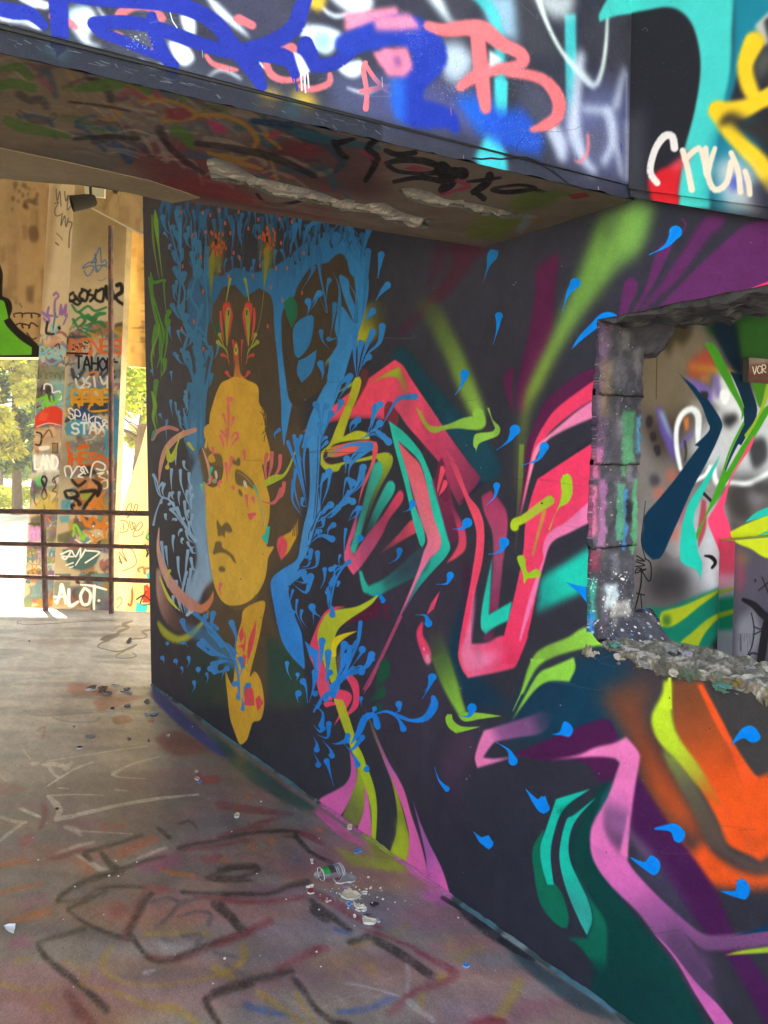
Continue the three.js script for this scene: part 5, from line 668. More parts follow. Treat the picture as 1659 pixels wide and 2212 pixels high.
  for (const t of ['0 430 20 160 400 24 420 380 26 520 390 20', '500 410 26 590 520 26 740 590 30', '420 420 14 520 430 18 600 520 14', '0 640 40 120 620 40 240 620 50', '0 800 30 300 800 26 460 750 36 580 715 40', '-20 690 30 140 690 26 260 640 30', '0 860 50 80 950 50 160 1040 50', '-40 1450 40 200 1370 44 480 1310 44', '490 1360 40 560 1440 40 620 1540 36 740 1640 40 860 1659 40', '980 1080 40 1100 1140 60 1260 1240 60 1400 1340 60', '980 1080 40 860 1120 40', '620 900 60 700 960 60', '600 840 40 720 930 40 860 1040 40']) W('#2f2828', t, { b: 11, a: .85, k: 2 });
  for (const t of ['0 840 24 300 850 24 560 820 24', '0 1130 30 160 1060 30 330 980 40', '640 800 40 760 860 44 900 950 40 1060 1020 20', '380 1300 20 520 1230 40 640 1170 46 700 1160 40', '1290 1170 24 1420 1240 30 1560 1330 40 1420 1400 34 1300 1440 34 1200 1520 40 1120 1590 30', '500 380 16 600 420 34 680 470 20', '0 210 40 200 240 40 460 270 24', '200 350 24 330 310 20 470 270 20', '0 420 20 120 380 18 280 360 14', '980 1040 24 1120 1090 20 1300 1160 16']) W('#7c2c38', t.replace(/(\S+ \S+) (\S+)/g, (q, p, w) => p + ' ' + w * 1.3), { b: 11, a: .72 });
  for (const t of ['180 1530 40 280 1570 40 460 1600 30', '780 1580 30 960 1560 40 1160 1480 30', '760 1030 24 860 1060 24']) W('#33549a', t, { b: 11, a: .75 });
  for (const t of ['150 1150 34 170 1200 30 100 1280 24 0 1330 20', '240 1440 40 360 1520 40 500 1620 40 560 1659 30', '500 1450 30 560 1560 30 640 1659 20', '880 1150 30 1010 1110 24', '1150 1060 20 1240 1010 26', '1340 1470 50 1320 1560 40', '1460 1350 60 1490 1330 30']) W('#a8842e', t, { b: 11, a: .62 }); F('#b08440', '950 1280 1010 1240 1060 1300 1010 1350', { b: 16, a: .7 }); F('#a8884e', '560 1260 700 1200 900 1190 980 1230 760 1300', { b: 26, a: .5 });
  W('#bcb6be', '840 1390 20 960 1410 16 1180 1470 20', { b: 3, a: .6 }); W('#bcb6be', '1240 1270 30 1250 1360 30 1240 1440 30', { b: 3, a: .5 }); W('#b8b2b4', '1250 1510 50 1340 1580 40 1420 1640 40', { b: 6, a: .6 }); K('#c8c4c4', 3, '680 1555 820 1490 960 1450 1040 1390 1150 1355', { a: .6 });
  for (const [x, y, r] of [[210, 490, 30], [345, 450, 28], [35, 575, 28], [662, 378, 26], [180, 165, 26]]) F('#b06a44', `${x - r} ${y} ${x} ${y - r * .8} ${x + r} ${y} ${x} ${y + r * .8}`, { b: 4, s: 1, a: .85 });
  F('#5a7480', '380 220 560 280 640 340 520 360 380 330', { b: 30, a: .5 }); F('#506878', '430 560 520 540 570 590 480 600', { b: 16, a: .6 });
  wear(s, bare, .55, .12, 5, .52);
  // colour that drifted from the mural onto the floor
  on(s, 'D'); for (const [p, col, b, a] of [['682 1742 760 1800 790 1830 740 1810 676 1752', '#d565a8', 10, .85], ['790 1812 850 1852 880 1890 800 1845', '#8f8c34', 14, .8], ['860 1850 940 1910 960 1935 880 1882', '#cf66a8', 10, .8], ['640 1845 620 1870 700 1875 800 1880 860 1862', '#9ca034', 22, .0], ['616 1868 700 1880 830 1872 800 1830', '#8f9434', 26, .0], ['920 1915 975 1940 960 1960 910 1940', '#b25aa0', 16, .8], ['330 1478 440 1580 520 1640 470 1630 380 1560 320 1500', '#3a3fa0', 20, .7], ['440 1570 560 1660 690 1750 640 1745 520 1670', '#24544c', 24, .7], ['980 1945 1090 2010 1150 2055 1080 2040 1000 1980', '#20222a', 14, .75], ['1080 2025 1160 2080 1290 2165 1350 2212 1250 2180 1130 2090', '#1e3a44', 18, .7], ['720 1830 880 1870 840 1880 760 1870', '#939a34', 16, .75]]) F(col, p, { b, a });
  on(s, 'L'); F('#949a34', '1030 600 1080 570 1220 620 1180 650 1060 640', { b: 18, a: .8, s: 1 });
  on(s, 'M'); for (const t of ['230 410 30 350 480 30', '440 560 40 540 610 34', '610 690 34 720 760 40 830 820 26']) W('#20202a', t, { b: 5, a: .8 }); W('#a08a34', '740 960 50 680 1080 60 600 1200 60', { b: 10, a: .7 }); W('#8f8440', '330 830 40 400 760 40 500 740 24', { b: 10, a: .6 }); W('#8c8448', '290 700 40 280 800 40', { b: 14, a: .5 }); W('#7a2832', '440 1240 40 560 1220 50 640 1230 40', { b: 10, a: .8 });
  F('#6f6470', '200 1180 300 1080 400 1200 300 1260', { b: 10, a: .4, s: 1 });
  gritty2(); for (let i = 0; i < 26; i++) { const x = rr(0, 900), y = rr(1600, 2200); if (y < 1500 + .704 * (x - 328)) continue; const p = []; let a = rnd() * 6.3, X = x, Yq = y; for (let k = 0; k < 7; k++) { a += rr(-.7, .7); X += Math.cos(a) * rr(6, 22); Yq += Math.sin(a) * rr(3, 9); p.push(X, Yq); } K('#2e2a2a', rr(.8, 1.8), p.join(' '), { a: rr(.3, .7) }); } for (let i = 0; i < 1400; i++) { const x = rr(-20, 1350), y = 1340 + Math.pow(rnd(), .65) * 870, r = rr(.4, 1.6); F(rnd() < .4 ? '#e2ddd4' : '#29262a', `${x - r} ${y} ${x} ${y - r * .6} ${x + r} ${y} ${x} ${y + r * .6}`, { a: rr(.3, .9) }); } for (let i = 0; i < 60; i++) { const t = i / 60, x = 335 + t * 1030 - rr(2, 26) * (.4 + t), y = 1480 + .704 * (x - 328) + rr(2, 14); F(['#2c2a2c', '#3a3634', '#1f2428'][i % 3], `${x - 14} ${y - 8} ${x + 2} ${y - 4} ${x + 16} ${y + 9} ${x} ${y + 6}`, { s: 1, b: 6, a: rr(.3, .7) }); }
  // spots, drips, stains
  for (let i = 0; i < 260; i++) { const x = rr(200, 1300), y = rr(1850, 2212), r = Math.pow(rnd(), 3) * 9 + 1; if (y > 1478 + .704 * (x - 328)) F(['#2a2a30', '#34323a', '#4a4650', '#d0ccc8'][i % 7 === 0 ? 3 : i % 3], `${x - r} ${y} ${x} ${y - r * .55} ${x + r} ${y} ${x} ${y + r * .55}`, { s: 1, a: .75 }); }
  for (let i = 0; i < 500; i++) { const x = rr(-20, 1300), y = 1335 + Math.pow(rnd(), .7) * 870, r = rr(.6, 2.2); F(rnd() < .55 ? '#ddd8cf' : '#3a3634', `${x - r} ${y} ${x} ${y - r * .6} ${x + r} ${y} ${x} ${y + r * .6}`, { a: .8 }); }
  // cracks and the stepped joint near the railing
  on(s, 'J'); const CK = '#5a5048'; K(CK, 4, '130 85 200 98 330 92 560 78 760 65 880 66', { a: .9 }); K(CK, 4, '135 100 130 75 150 68', {});
  for (const t of ['1000 70 10 930 95 26 970 118 20 900 150 24 880 175 30 800 200 40 760 210 10', '860 130 6 900 110 8 980 118 8', '830 215 8 760 240 10 740 265 8 780 280 6 880 300 10 940 290 14 1000 265 20 1030 250 12', '960 225 12 1000 205 16 1080 200 10 1110 180 14 1075 150 20 1145 135 12', '940 300 8 890 320 10 880 345 8 960 350 8 1030 335 10 1000 310 8']) W('#6e6152', t, { b: 1.5, a: .8 });
  grain(s, .2, .16, .8);
}
// ---------------------------------------------------------------- the room seen through the opening
function paintRoom(s) {
  seed = 606; s.c.fillStyle = '#5a5554'; s.c.fillRect(0, 0, s.px, s.py); on(s, 'F');
  F('#544b3f', '400 -700 760 -700 740 -100 540 0 400 200', { b: 30 }); for (let i = 0; i < 70; i++) { const x = rr(520, 1500), y = rr(-200, 1800), r = rr(20, 110); F(['#d0d2d6', '#2a2828', '#8d8a92', '#a8a4a0', '#4a4048', '#7a5a5a'][i % 6], `${x - r} ${y} ${x} ${y - r * rr(.5, 1.3)} ${x + r} ${y} ${x} ${y + r * rr(.5, 1.6)}`, { b: rr(6, 30), s: 1, a: rr(.15, .55) }); }; F('#77716f', '540 0 700 100 800 400 800 900 560 1300 480 700', { b: 40 }); F('#9a979c', '900 900 1200 700 1200 1200 1050 1450 850 1250', { b: 40, a: .9 });
  F('#3a2f2c', '560 0 800 -60 900 60 840 300 700 420 600 200', { b: 30, a: .85 }); F('#2c2a2c', '640 1200 800 1180 950 1250 900 1420 700 1450 620 1350', { b: 30, a: .85 }); F('#c8cdd4', '900 300 1200 0 1600 -100 1600 500 1100 480', { b: 30, a: .9 }); F('#a9adb4', '800 900 1000 640 1180 700 1190 1000 1100 1100 900 1150', { b: 26, a: .8 }); F('#d3d6da', '1060 950 1180 1000 1200 1500 1120 1600 1060 1300', { b: 26, a: .9 });
  on(s, 'E'); F('#6f6350', '600 1480 750 1200 1000 1200 1200 1400 1180 1800 800 2000 620 1900', { b: 30, a: .8 }); F('#3a3326', '760 1240 1060 1140 1030 1300 960 1390 900 1340 850 1480 800 1380', { b: 12 }); F('#9a4030', '1000 1540 1100 1450 1220 1400 1240 1560 1150 1640 1020 1650', { b: 12, a: .9 }); F('#b58a30', '1000 1540 1300 1560 1600 1610 1600 1650 1300 1620 1050 1580', { b: 12, a: .8 }); F('#a06a3c', '1100 1640 1180 1610 1190 1680 1120 1690', { b: 8, a: .8 });
  F('#1c3a1a', '1140 1100 1700 1000 1700 1500 1450 1500 1250 1350 1150 1250', { b: 14 }); F('#0c1c2c', '1160 1130 1380 1100 1420 1350 1460 1640 1380 1600 1250 1350', { b: 12 }); F('#2c5a20', '1430 1200 1700 1150 1700 1480 1450 1490', { b: 14, a: .8 });
  F('#6f5aa8', '980 1640 1200 1740 1230 1850 1150 1840 1040 1740', { b: 8 }); F('#d8dde6', '1240 1620 1380 1640 1480 1900 1460 2000 1280 1900 1200 1850', { b: 12, a: .9 }); F('#6a5aa0', '1200 1640 1260 1620 1280 1800 1230 1820', { b: 8, a: .8 }); F('#e8edf2', '1270 1760 1320 1740 1350 1800 1310 1870 1270 1830', { b: 5, s: 1 }); F('#2a2a30', '1100 1770 1160 1760 1170 1810 1120 1830', { b: 5, s: 1 });
  K('#3a3430', 8, '758 1250 752 1500 746 1820', { a: .8 });
  on(s, 'F');
  F('#2a2628', '615 70 650 60 662 110 640 150 610 130', { b: 5, s: 1 }); F('#2a2628', '640 190 680 180 690 240 650 250', { b: 5, s: 1 }); F('#2a2628', '665 290 710 280 720 340 690 360', { b: 5, s: 1 }); F('#44424c', '640 510 690 500 715 550 690 590 645 580', { b: 8, s: 1 });
  F('#5b4a98', '680 0 730 0 800 180 830 300 820 410 780 330 720 180', { b: 8 }); F('#8ab0b8', '700 20 740 30 800 200 820 250 780 200', { b: 8, a: .8 }); W('#6a5aa8', '860 300 20 920 230 30 960 180 10', { b: 6 });
  W('#e6ebf2', '870 460 30 840 300 36 840 150 36 880 50 44 950 10 50 1000 60 50 1000 180 44 1000 260 30', { b: 4 }); F('#c07040', '890 80 930 60 930 160 905 180', { b: 6 }); W('#e6ebf2', '980 545 30 1060 500 34 1090 440 30', { b: 4 }); W('#e6ebf2', '1120 440 34 1140 560 40 1240 560 36 1400 560 40 1600 440 40', { b: 6 }); F('#26262a', '1180 60 1280 40 1310 80 1240 150 1190 130', { b: 12 }); F('#3a3a40', '1390 250 1500 230 1520 380 1430 460 1390 380', { b: 12, s: 1 }); F('#332f2e', '1200 620 1300 600 1420 800 1340 860 1240 780', { b: 20, a: .8 }); F('#3a3a3c', '1400 560 1600 540 1600 640 1440 640', { b: 14, a: .8 });
  for (const [x, y] of [[800, 510], [710, 640], [830, 940]]) F('#c0604c', `${x - 50} ${y} ${x} ${y - 50} ${x + 50} ${y} ${x} ${y + 60}`, { b: 14, s: 1, a: .7 }); F('#b04a5a', '850 760 930 740 940 860 860 900', { b: 14, a: .7 }); F('#a02c38', '1030 680 1060 700 1060 900 1000 1060 1000 900', { b: 5, a: .8 }); W('#2c2a2a', '900 250 16 910 330 16 900 400 12', { b: 4 }); W('#1c1c1e', '1040 640 22 1110 710 22', { b: 2 });
  // dark blue ribbons
  F('#052c46', '1020 -60 1070 100 1090 150 1050 230 940 380 840 520 700 690 600 810 590 900 575 1000 600 1080 660 1140 720 1120 790 980 880 780 960 600 1080 380 1180 150 1170 90 1130 20 1060 -80', { b: 2 }); on(s, 'E'); F('#052c46', '922 1600 960 1640 1060 1720 1120 1800 1220 1920 1280 2010 1280 2060 1180 2240 1060 2200 1180 2080 1180 2030 1110 1860 1000 1700', { b: 2 });
  F('#0a2638', '1350 1600 1480 1640 1530 1760 1570 1900 1550 2000 1440 2200 1400 2180 1470 2000 1470 1920 1420 1760', { b: 2 }); F('#3f8a22', '1140 1360 1220 1380 1320 1560 1400 1740 1470 1920 1440 2000 1440 1920 1340 1740 1240 1560', { b: 3 }); F('#3f7a1c', '1520 1660 1620 1640 1640 1740 1600 1900 1580 1880', { b: 4 }); W('#8aa828', '1660 1700 30 1620 1880 30 1560 2010 30 1480 2120 30', { b: 3 });
  on(s, 'F'); F('#0a2a40', '1340 0 1420 0 1440 60 1320 240 1220 440 1190 540 1180 520 1260 300 1340 120', { b: 2 }); F('#3f8f1e', '1340 100 1350 120 1250 320 1200 460 1215 480 1300 330 1420 140 1500 0 1560 -40 1540 20 1400 260 1250 500 1150 680 1060 820 1020 920 990 1000 985 940 1040 840 1090 720 1160 540 1240 300', { b: 2 });
  F('#f0406a', '1425 195 1400 290 1300 440 1240 560 1210 680 1195 760 1230 860 1260 980 1300 1120 1300 1260 1300 1340 1205 1340 1200 1200 1150 1050 1080 880 1075 830 1130 740 1190 640 1260 490', { b: 2.5 }); F('#f47a90', '1180 1000 1260 990 1300 1140 1240 1240 1200 1140', { b: 14, a: .6 });
  F('#1fb8a4', '1170 345 1120 470 1040 640 990 740 965 850 985 960 1000 1080 1030 1160 1020 1290 990 1220 880 1160 865 1080 880 880 930 720 1020 580', { b: 3 });
  F('#0f6a54', '560 1560 620 1490 760 1500 900 1450 1100 1370 1200 1335 1200 1440 1280 1430 1200 1500 1200 1660 1100 1780 980 1840 700 1740 620 1660', { b: 8 }); F('#9aa41e', '760 1520 900 1480 1050 1410 1200 1340 1120 1410 1010 1490 900 1580 800 1640 720 1640 710 1580 730 1530', { b: 4 }); F('#3f6a2a', '740 1550 790 1560 800 1620 760 1640 730 1610', { b: 8 }); F('#94a020', '860 1760 960 1680 1080 1580 1200 1520 1280 1505 1180 1560 1060 1680 1000 1790', { b: 4 }); F('#22201f', '1090 1780 1200 1680 1280 1820 1280 1900 1150 1840', { b: 12 });
  F('#b8c41e', '1240 930 1340 880 1560 790 1620 780 1620 1130 1500 1120 1400 1060 1270 1000', { b: 3 }); F('#1fae9c', '1350 860 1440 780 1600 720 1600 780 1450 830', { b: 2 }); W('#1fae9c', '1390 1005 4 1480 950 14 1600 900 20', { b: 2 }); F('#c43a50', '1190 990 1260 990 1400 1080 1520 1150 1600 1120 1600 1160 1480 1150 1300 1080', { b: 3 });
  W('#171416', '605 700 5 590 850 6 575 980 7 590 1080 7 610 1140 8', {}); for (const t of ['540 1110 10 600 1150 10 540 1140 9', '525 1150 9 600 1180 10 530 1190 9', '550 1220 9 610 1210 9 530 1240 9 560 1200 9 630 1300 10 650 1240 9 640 1160 10 600 1130 8', '575 1200 9 570 1330 12 525 1520 9', '540 1390 10 600 1405 9', '570 1400 8 580 1520 8']) W('#171416', t, {});
  W('#171416', '1050 1110 12 1100 1120 30 1130 1160 26 1105 1200 20', { b: 2 });
  grain(s, .06, .08);
}
function paintPilaster(f, d) {
  for (const s of [d, f]) {
    seed = 707; s.c.fillStyle = s === f ? '#403c46' : '#a09ca4'; s.c.fillRect(0, 0, s.px, s.py); on(s, 'F');
    if (s === f) { F('#4a4450', '1280 1000 1600 900 1600 1500 1280 1500', { b: 30 }); F('#7c7a80', '1290 1600 1420 1500 1480 1700 1400 1900 1290 1900', { b: 20, a: .8 }); F('#8a3a4a', '1280 1050 1340 1120 1360 1300 1290 1400', { b: 20, a: .7 }); F('#7c6a30', '1290 1080 1400 1120 1380 1160 1300 1150', { b: 16, a: .6 });
      F('#b8c41e', '1240 930 1340 880 1560 790 1700 760 1700 1150 1500 1122 1400 1060 1270 1000', { b: 3 }); F('#1fae9c', '1350 860 1440 780 1600 700 1700 700 1700 760 1450 830', { b: 2 }); F('#d8dde2', '1290 -100 1700 -400 1700 560 1290 560', { b: 20 }); F('#3a3a40', '1390 250 1500 230 1520 380 1430 460 1390 380', { b: 12, s: 1 }); F('#3a3a3c', '1400 560 1640 540 1640 640 1440 640', { b: 14, a: .8 }); F('#20361a', '1200 -900 1800 -900 1800 -250 1290 -250', { b: 20 }); F('#3f8f1e', '1600 -300 1700 -300 1700 100 1560 40 1420 140 1540 -30', { b: 3 }); W('#8aa828', '1600 -240 30 1560 -60 34 1480 60 34', { b: 3 }); F('#0a2638', '1290 -300 1420 -240 1500 -60 1440 60 1330 200 1290 240', { b: 2 }); F('#d0c8b0', '1400 640 1600 620 1600 800 1440 840', { b: 16 });
      const K1 = '#19171b'; for (const t of ['1430 1290 14 1430 1300 14', '1455 1370 9 1560 1280 9', '1480 1270 9 1540 1420 9', '1340 1440 30 1420 1480 50 1500 1560 60 1600 1600 60', '1400 1540 8 1420 1660 9 1400 1800 9 1340 1900 8', '1420 1640 9 1470 1660 9 1500 1620 9', '1420 1700 9 1500 1660 9', '1360 1890 10 1400 1840 14 1450 1850 10', '1320 1700 4 1320 1820 4', '1520 1560 40 1500 1700 60 1470 1900 60']) W(K1, t, { b: 2 }); for (let i = 0; i < 10; i++) K(K1, 3, `${1300 + i * 12} 1690 ${1302 + i * 12} ${rr(1720, 1850)}`, { a: .5 }); }
    else { F('#f0506e', '1150 980 1320 980 1320 1250 1150 1340', { b: 10 }); F('#0f7a5e', '1150 1430 1320 1400 1320 1660 1150 1680', { b: 8 }); F('#94a020', '1150 1540 1320 1490 1320 1530 1150 1580', { b: 3 }); F('#9aa41e', '1150 1370 1320 1330 1320 1350 1150 1400', { b: 3 }); F('#9a98a0', '1150 1680 1320 1680 1320 1900 1150 1900', { b: 12 }); F('#e0a0b0', '1150 1250 1320 1250 1320 1340 1150 1340', { b: 14 }); }
    grain(s, .06, .06);
  }
}
// ---------------------------------------------------------------- piers and panels at the rear
function stains(s, n, cols, a) { for (let i = 0; i < n; i++) { s.c.globalAlpha = a * rnd(); s.c.fillStyle = cols[i % cols.length]; const x = rnd() * s.px, y = rnd() * s.py, w = rr(4, 60), h = w * rr(1, 4); s.c.filter = `blur(${rr(3, 14).toFixed(1)}px)`; s.c.fillRect(x, y, w, h); } s.c.filter = 'none'; s.c.globalAlpha = 1; }
function under(s, n, x0, x1, y0, y1) {                    // older layers: patches and worn tags
  const c = ['#6d8f98', '#8a8f5a', '#a86a4a', '#5a5450', '#c8c2b0', '#7a6a88', '#4a7a94', '#b88a3a', '#3a3634', '#9a5a5a'];
  for (let i = 0; i < n; i++) { const x = rr(x0, x1 - 100), y = y0 + (y1 - y0) * rnd(), w = rr(40, 180), h = rr(30, 110); if (i % 3 === 0) F(c[i % 10], `${x} ${y} ${x + w} ${y - 10} ${x + w} ${y + h} ${x + 10} ${y + h}`, { b: 8, a: .75, s: 1 }); else scribble(c[(i * 7) % 10], x, y, w, h, rr(10, 30), 3 + (i % 6), { b: 3, a: rr(.55, .95) }); }
}
function paintPier(s) {                                    // front face
  seed = 808; s.c.fillStyle = '#c9b592'; s.c.fillRect(0, 0, s.px, s.py); stains(s, 60, ['#8a7048', '#cdb48a', '#7a6a4a'], .3); on(s, 'S');
  F('#9a8358', '600 100 1060 100 1040 900 600 950', { b: 60, a: .6 }); under(s, 300, 520, 1060, 1250, 3750); F('#c9ae84', '560 700 1060 700 1030 1000 560 1000', { b: 50, a: .5 });
  const b1 = '#3a66b0'; for (const t of ['780 700 10 790 760 10 740 760 9 690 790 9 680 810 9 740 790 10 770 800 10 740 860 9 710 870 9 690 830 9', '750 770 10 780 720 10 820 640 9 830 760 9 860 740 9 870 780 9 790 790 9 800 830 9', '780 690 9 790 840 10 840 790 9 880 800 9', '800 905 5 830 912 5 870 890 5']) W(b1, t, { b: 4, a: .85 });
  for (const t of ['600 1010 22 560 1040 22 580 1080 24 620 1060 24 610 1030 20 650 1080 22', '680 990 24 650 1040 22 700 1080 22 720 1010 24 670 980 20', '740 990 22 720 1020 20 770 1040 22 740 1080 22', '790 990 24 780 1060 22 840 1080 24 850 980 24 800 1000 22', '870 960 30 880 1060 24 930 1060 24 920 990 22', '960 950 36 990 940 30 1000 1000 36 950 1040 30 970 1080 26 1020 1110 26', '590 1080 20 640 1110 20 680 1060 18']) W('#1f1b1a', t, { b: 5, a: .92 });
  for (const t of ['590 1110 18 640 1170 22 720 1120 20 780 1160 22 870 1130 18', '600 1230 24 640 1290 24 700 1240 26 660 1210 20 600 1260 18', '720 1200 40 760 1230 46 800 1190 40 860 1180 24', '700 1280 20 760 1260 22 830 1250 24 860 1290 20 800 1250 18', '650 1170 22 700 1210 30 780 1230 36', '640 1310 16 700 1340 18 740 1370 16 690 1330 14', '680 1300 14 760 1330 16 820 1310 14', '820 1300 8 850 1400 8 870 1460 7']) W('#2f7a44', t, { b: 4, a: .85 });
  for (const t of ['690 1240 20 660 1330 20 630 1360 18', '770 1210 18 740 1300 18 780 1340 18']) W('#6a5a4a', t, { b: 6, a: .6 });
  F('#b0a090', '570 1390 760 1380 1000 1390 1010 1500 560 1500', { b: 12, a: .7 }); TX('#dd6a30', 'BENES', 575, 1395, 88, 110, 20, { b: 3, a: .9 }); W('#dd6a30', '960 1390 24 1000 1450 22 970 1540 18', { b: 3, a: .9 }); W('#dd6a30', '740 1490 28 745 1560 26', { b: 3, a: .9 });
  for (let i = 0; i < 22; i++) { const x = rr(580, 760), y = rr(1410, 1480); K('#2a2424', 10, `${x} ${y} ${x + 4} ${y + 4}`, { k: 0 }); }
  F('#8a9098', '560 1530 1000 1540 1000 1760 560 1760', { b: 26, a: .6 }); K('#1c1818', 14, '550 1505 720 1512', { k: 0 }); TX('#1c1818', 'TAHOE', 620, 1525, 66, 100, 16, { slope: .1, b: 2 }); W('#1c1818', '860 1575 16 900 1570 14 960 1580 16', { b: 2 });
  for (const t of ['590 1640 30 620 1720 34 690 1640 30', '740 1640 24 750 1690 22 790 1640 20', '840 1640 20 820 1720 24 900 1640 22', '940 1700 20 900 1760 16']) W('#34323a', t, { b: 6, a: .8 }); W('#d0803c', '700 1680 14 780 1660 16 800 1690 14 740 1700 12', { b: 3 }); W('#d86a34', '775 1700 20 780 1780 20', { b: 4, a: .8 });
  for (const t of ['620 1720 18 640 1790 20 690 1760 18 680 1710 16', '730 1700 16 700 1740 18 740 1760 18 720 1790 16', '640 1690 12 642 1698 12', '770 1700 18 780 1780 18', '820 1700 18 850 1760 20 890 1710 16', '880 1700 16 880 1800 16', '690 1790 16 610 1800 14']) W('#dcd4c2', t, { b: 2 });
  F('#6fa8b4', '540 1780 640 1760 640 1900 540 1940', { b: 20, a: .8 }); F('#2c3846', '600 1900 920 1880 940 2000 600 2010', { b: 16, a: .85 });
  F('#c08a50', '690 1830 760 1820 800 1890 720 1900', { b: 12, a: .8 }); TX('#d9971f', 'RFRP', 592, 1810, 82, 120, 22, { b: 2 }); W('#d9971f', '590 1910 20 700 1900 24 840 1905 22 900 1900 20', { b: 2 }); W('#d9971f', '640 1920 16 650 1960 16', { b: 2 }); W('#d9971f', '740 1930 22 730 1980 16 830 1980 20 890 1970 18', { b: 2 });
  F('#2a4a90', '560 1990 680 1960 880 2080 860 2120 640 2060', { b: 12, a: .85 }); TX('#e4dfd4', 'SPAKES', 560, 1950, 56, 90, 12, { slope: .34, b: 1.5 });
  F('#4a98b8', '540 2080 640 2050 720 2070 700 2190 540 2180', { b: 12, a: .9 }); F('#3f7fa8', '880 1900 1000 1880 1010 2200 900 2200', { b: 12, a: .85 }); TX('#ece8dc', 'STAX', 590, 2080, 72, 90, 18, { slope: -.02, b: 4 }); W('#ece8dc', '700 2220 12 760 2210 12 780 2190 10', { b: 3 });
  on(s, 'T');
  F('#8f8a7a', '500 260 1000 200 1000 560 490 600', { b: 40, a: .6 }); F('#4a94b4', '860 180 990 150 980 440 860 400', { b: 10, a: .8 }); F('#a8a04a', '640 310 720 330 700 420 620 400', { b: 14, a: .6 });
  W('#dc6428', '550 290 22 570 380 24 560 470 20', { b: 3 }); W('#dc6428', '650 330 30 690 310 36 720 320 24', { b: 3 }); TX('#dc6428', 'HES', 590, 370, 74, 100, 20, { b: 3 }); W('#dc6428', '780 420 20 830 400 24 880 440 20 890 500 18', { b: 3 }); F('#2a2624', '640 480 740 470 800 540 680 570', { b: 12, a: .8 });
  for (const t of ['540 560 14 530 490 14 570 480 14 590 530 14 580 570 12 620 500 14 650 480 14 690 520 14 640 560 14 680 570 12', '700 540 14 660 510 14 690 480 14 720 530 14', '740 570 14 760 470 14 800 440 14 860 470 14 850 510 14 790 500 14', '800 540 14 850 530 14 810 560 14 860 580 14', '880 520 14 900 570 12', '880 590 14 830 610 14 840 660 14 880 650 14 880 600 14']) W('#f0ece2', t, { b: 2 });
  F('#d2702c', '620 600 860 560 860 840 640 830', { b: 30, a: .6 }); F('#8fb040', '660 700 740 690 760 740 680 760', { b: 10, a: .8 });
  for (const t of ['590 590 20 640 640 26 700 600 22', '530 690 22 560 740 30 640 720 30 610 680 20 540 680 18', '660 690 26 780 680 34 760 720 26 700 800 30 680 840 24', '760 590 18 820 640 40 800 720 30', '610 740 30 660 790 26 590 800 26 600 850 24']) W('#241f1e', t, { b: 6, a: .9 });
  for (const t of ['860 690 16 760 800 18 700 850 16', '620 780 20 640 840 20', '740 790 30 800 800 34 820 840 26', '820 760 12 880 840 12', '660 880 30 720 960 40 760 900 34 820 960 30 870 900 30', '700 1010 26 760 1050 22 790 1110 18', '850 960 34 860 1060 24', '700 960 20 780 980 30 900 960 24']) W('#e08028', t, { b: 5, a: .9 });
  F('#4a9cb8', '500 760 570 740 570 840 500 850', { b: 12, a: .7 }); F('#4a9cb8', '480 890 570 880 570 940 500 940', { b: 10, a: .7 });
  for (const t of ['600 1050 20 610 960 20 640 990 22 680 1080 22 690 1030 20']) W('#8ed23c', t, { b: 3 }); F('#6d6a4c', '470 1040 600 1000 560 1110 470 1100', { b: 12, a: .9 }); W('#e8e8da', '620 1080 14 690 1120 14 740 1090 14', { b: 3 }); for (const [x, y] of [[765, 970], [810, 1030], [760, 1045]]) F('#e8e4d4', `${x - 9} ${y} ${x} ${y - 9} ${x + 9} ${y} ${x} ${y + 9}`, { s: 1 });
  F('#56706a', '510 1160 820 1160 810 1230 740 1310 640 1330 560 1290', { b: 10 }); for (const t of ['500 1200 16 580 1170 14 540 1240 16 510 1220 14 600 1220 12', '590 1170 12 620 1220 14 660 1150 12 660 1230 14 700 1160 12 620 1290 10', '700 1170 14 810 1180 16 790 1210 14 700 1270 14', '540 1290 12 600 1270 12', '570 1310 10 600 1300 10']) W('#f0eee4', t, { b: 1.5 });
  F('#6f8078', '450 1360 580 1360 580 1400 450 1400', { b: 4 }); F('#6f8a88', '740 1360 880 1355 880 1440 760 1440', { b: 6 }); F('#7f8c7c', '440 1430 580 1420 560 1540 440 1560', { b: 10, a: .8 }); F('#6a7a74', '600 1470 860 1460 860 1640 640 1640', { b: 24, a: .7 }); F('#8a5a4a', '570 1540 760 1510 740 1640 580 1620', { b: 18, a: .6 });
  const WH = '#fbf9f2'; W(WH, '465 1600 26 490 1530 26 505 1450 30 530 1540 28 540 1600 26', { b: 2 }); W(WH, '470 1550 20 540 1545 18', {}); W(WH, '565 1490 28 570 1620 30 640 1590 24', { b: 2 }); W(WH, '690 1480 26 660 1540 26 680 1610 26 730 1600 26 740 1520 26 700 1480 24', { b: 2 }); W(WH, '660 1450 14 760 1460 20 870 1490 18', { b: 2 }); W(WH, '775 1460 26 770 1560 26 770 1680 14', { b: 2 }); for (const [x, y] of [[450, 1550], [455, 1590], [810, 1580]]) F(WH, `${x - 13} ${y} ${x} ${y - 13} ${x + 13} ${y} ${x} ${y + 13}`, { s: 1 }); W('#d8a090', '620 1660 20 700 1650 26 740 1680 16', { b: 8, a: .6 }); W('#c08a80', '640 1680 10 740 1640 10', { b: 4, a: .6 });
  grain(s, .06, .08);
}
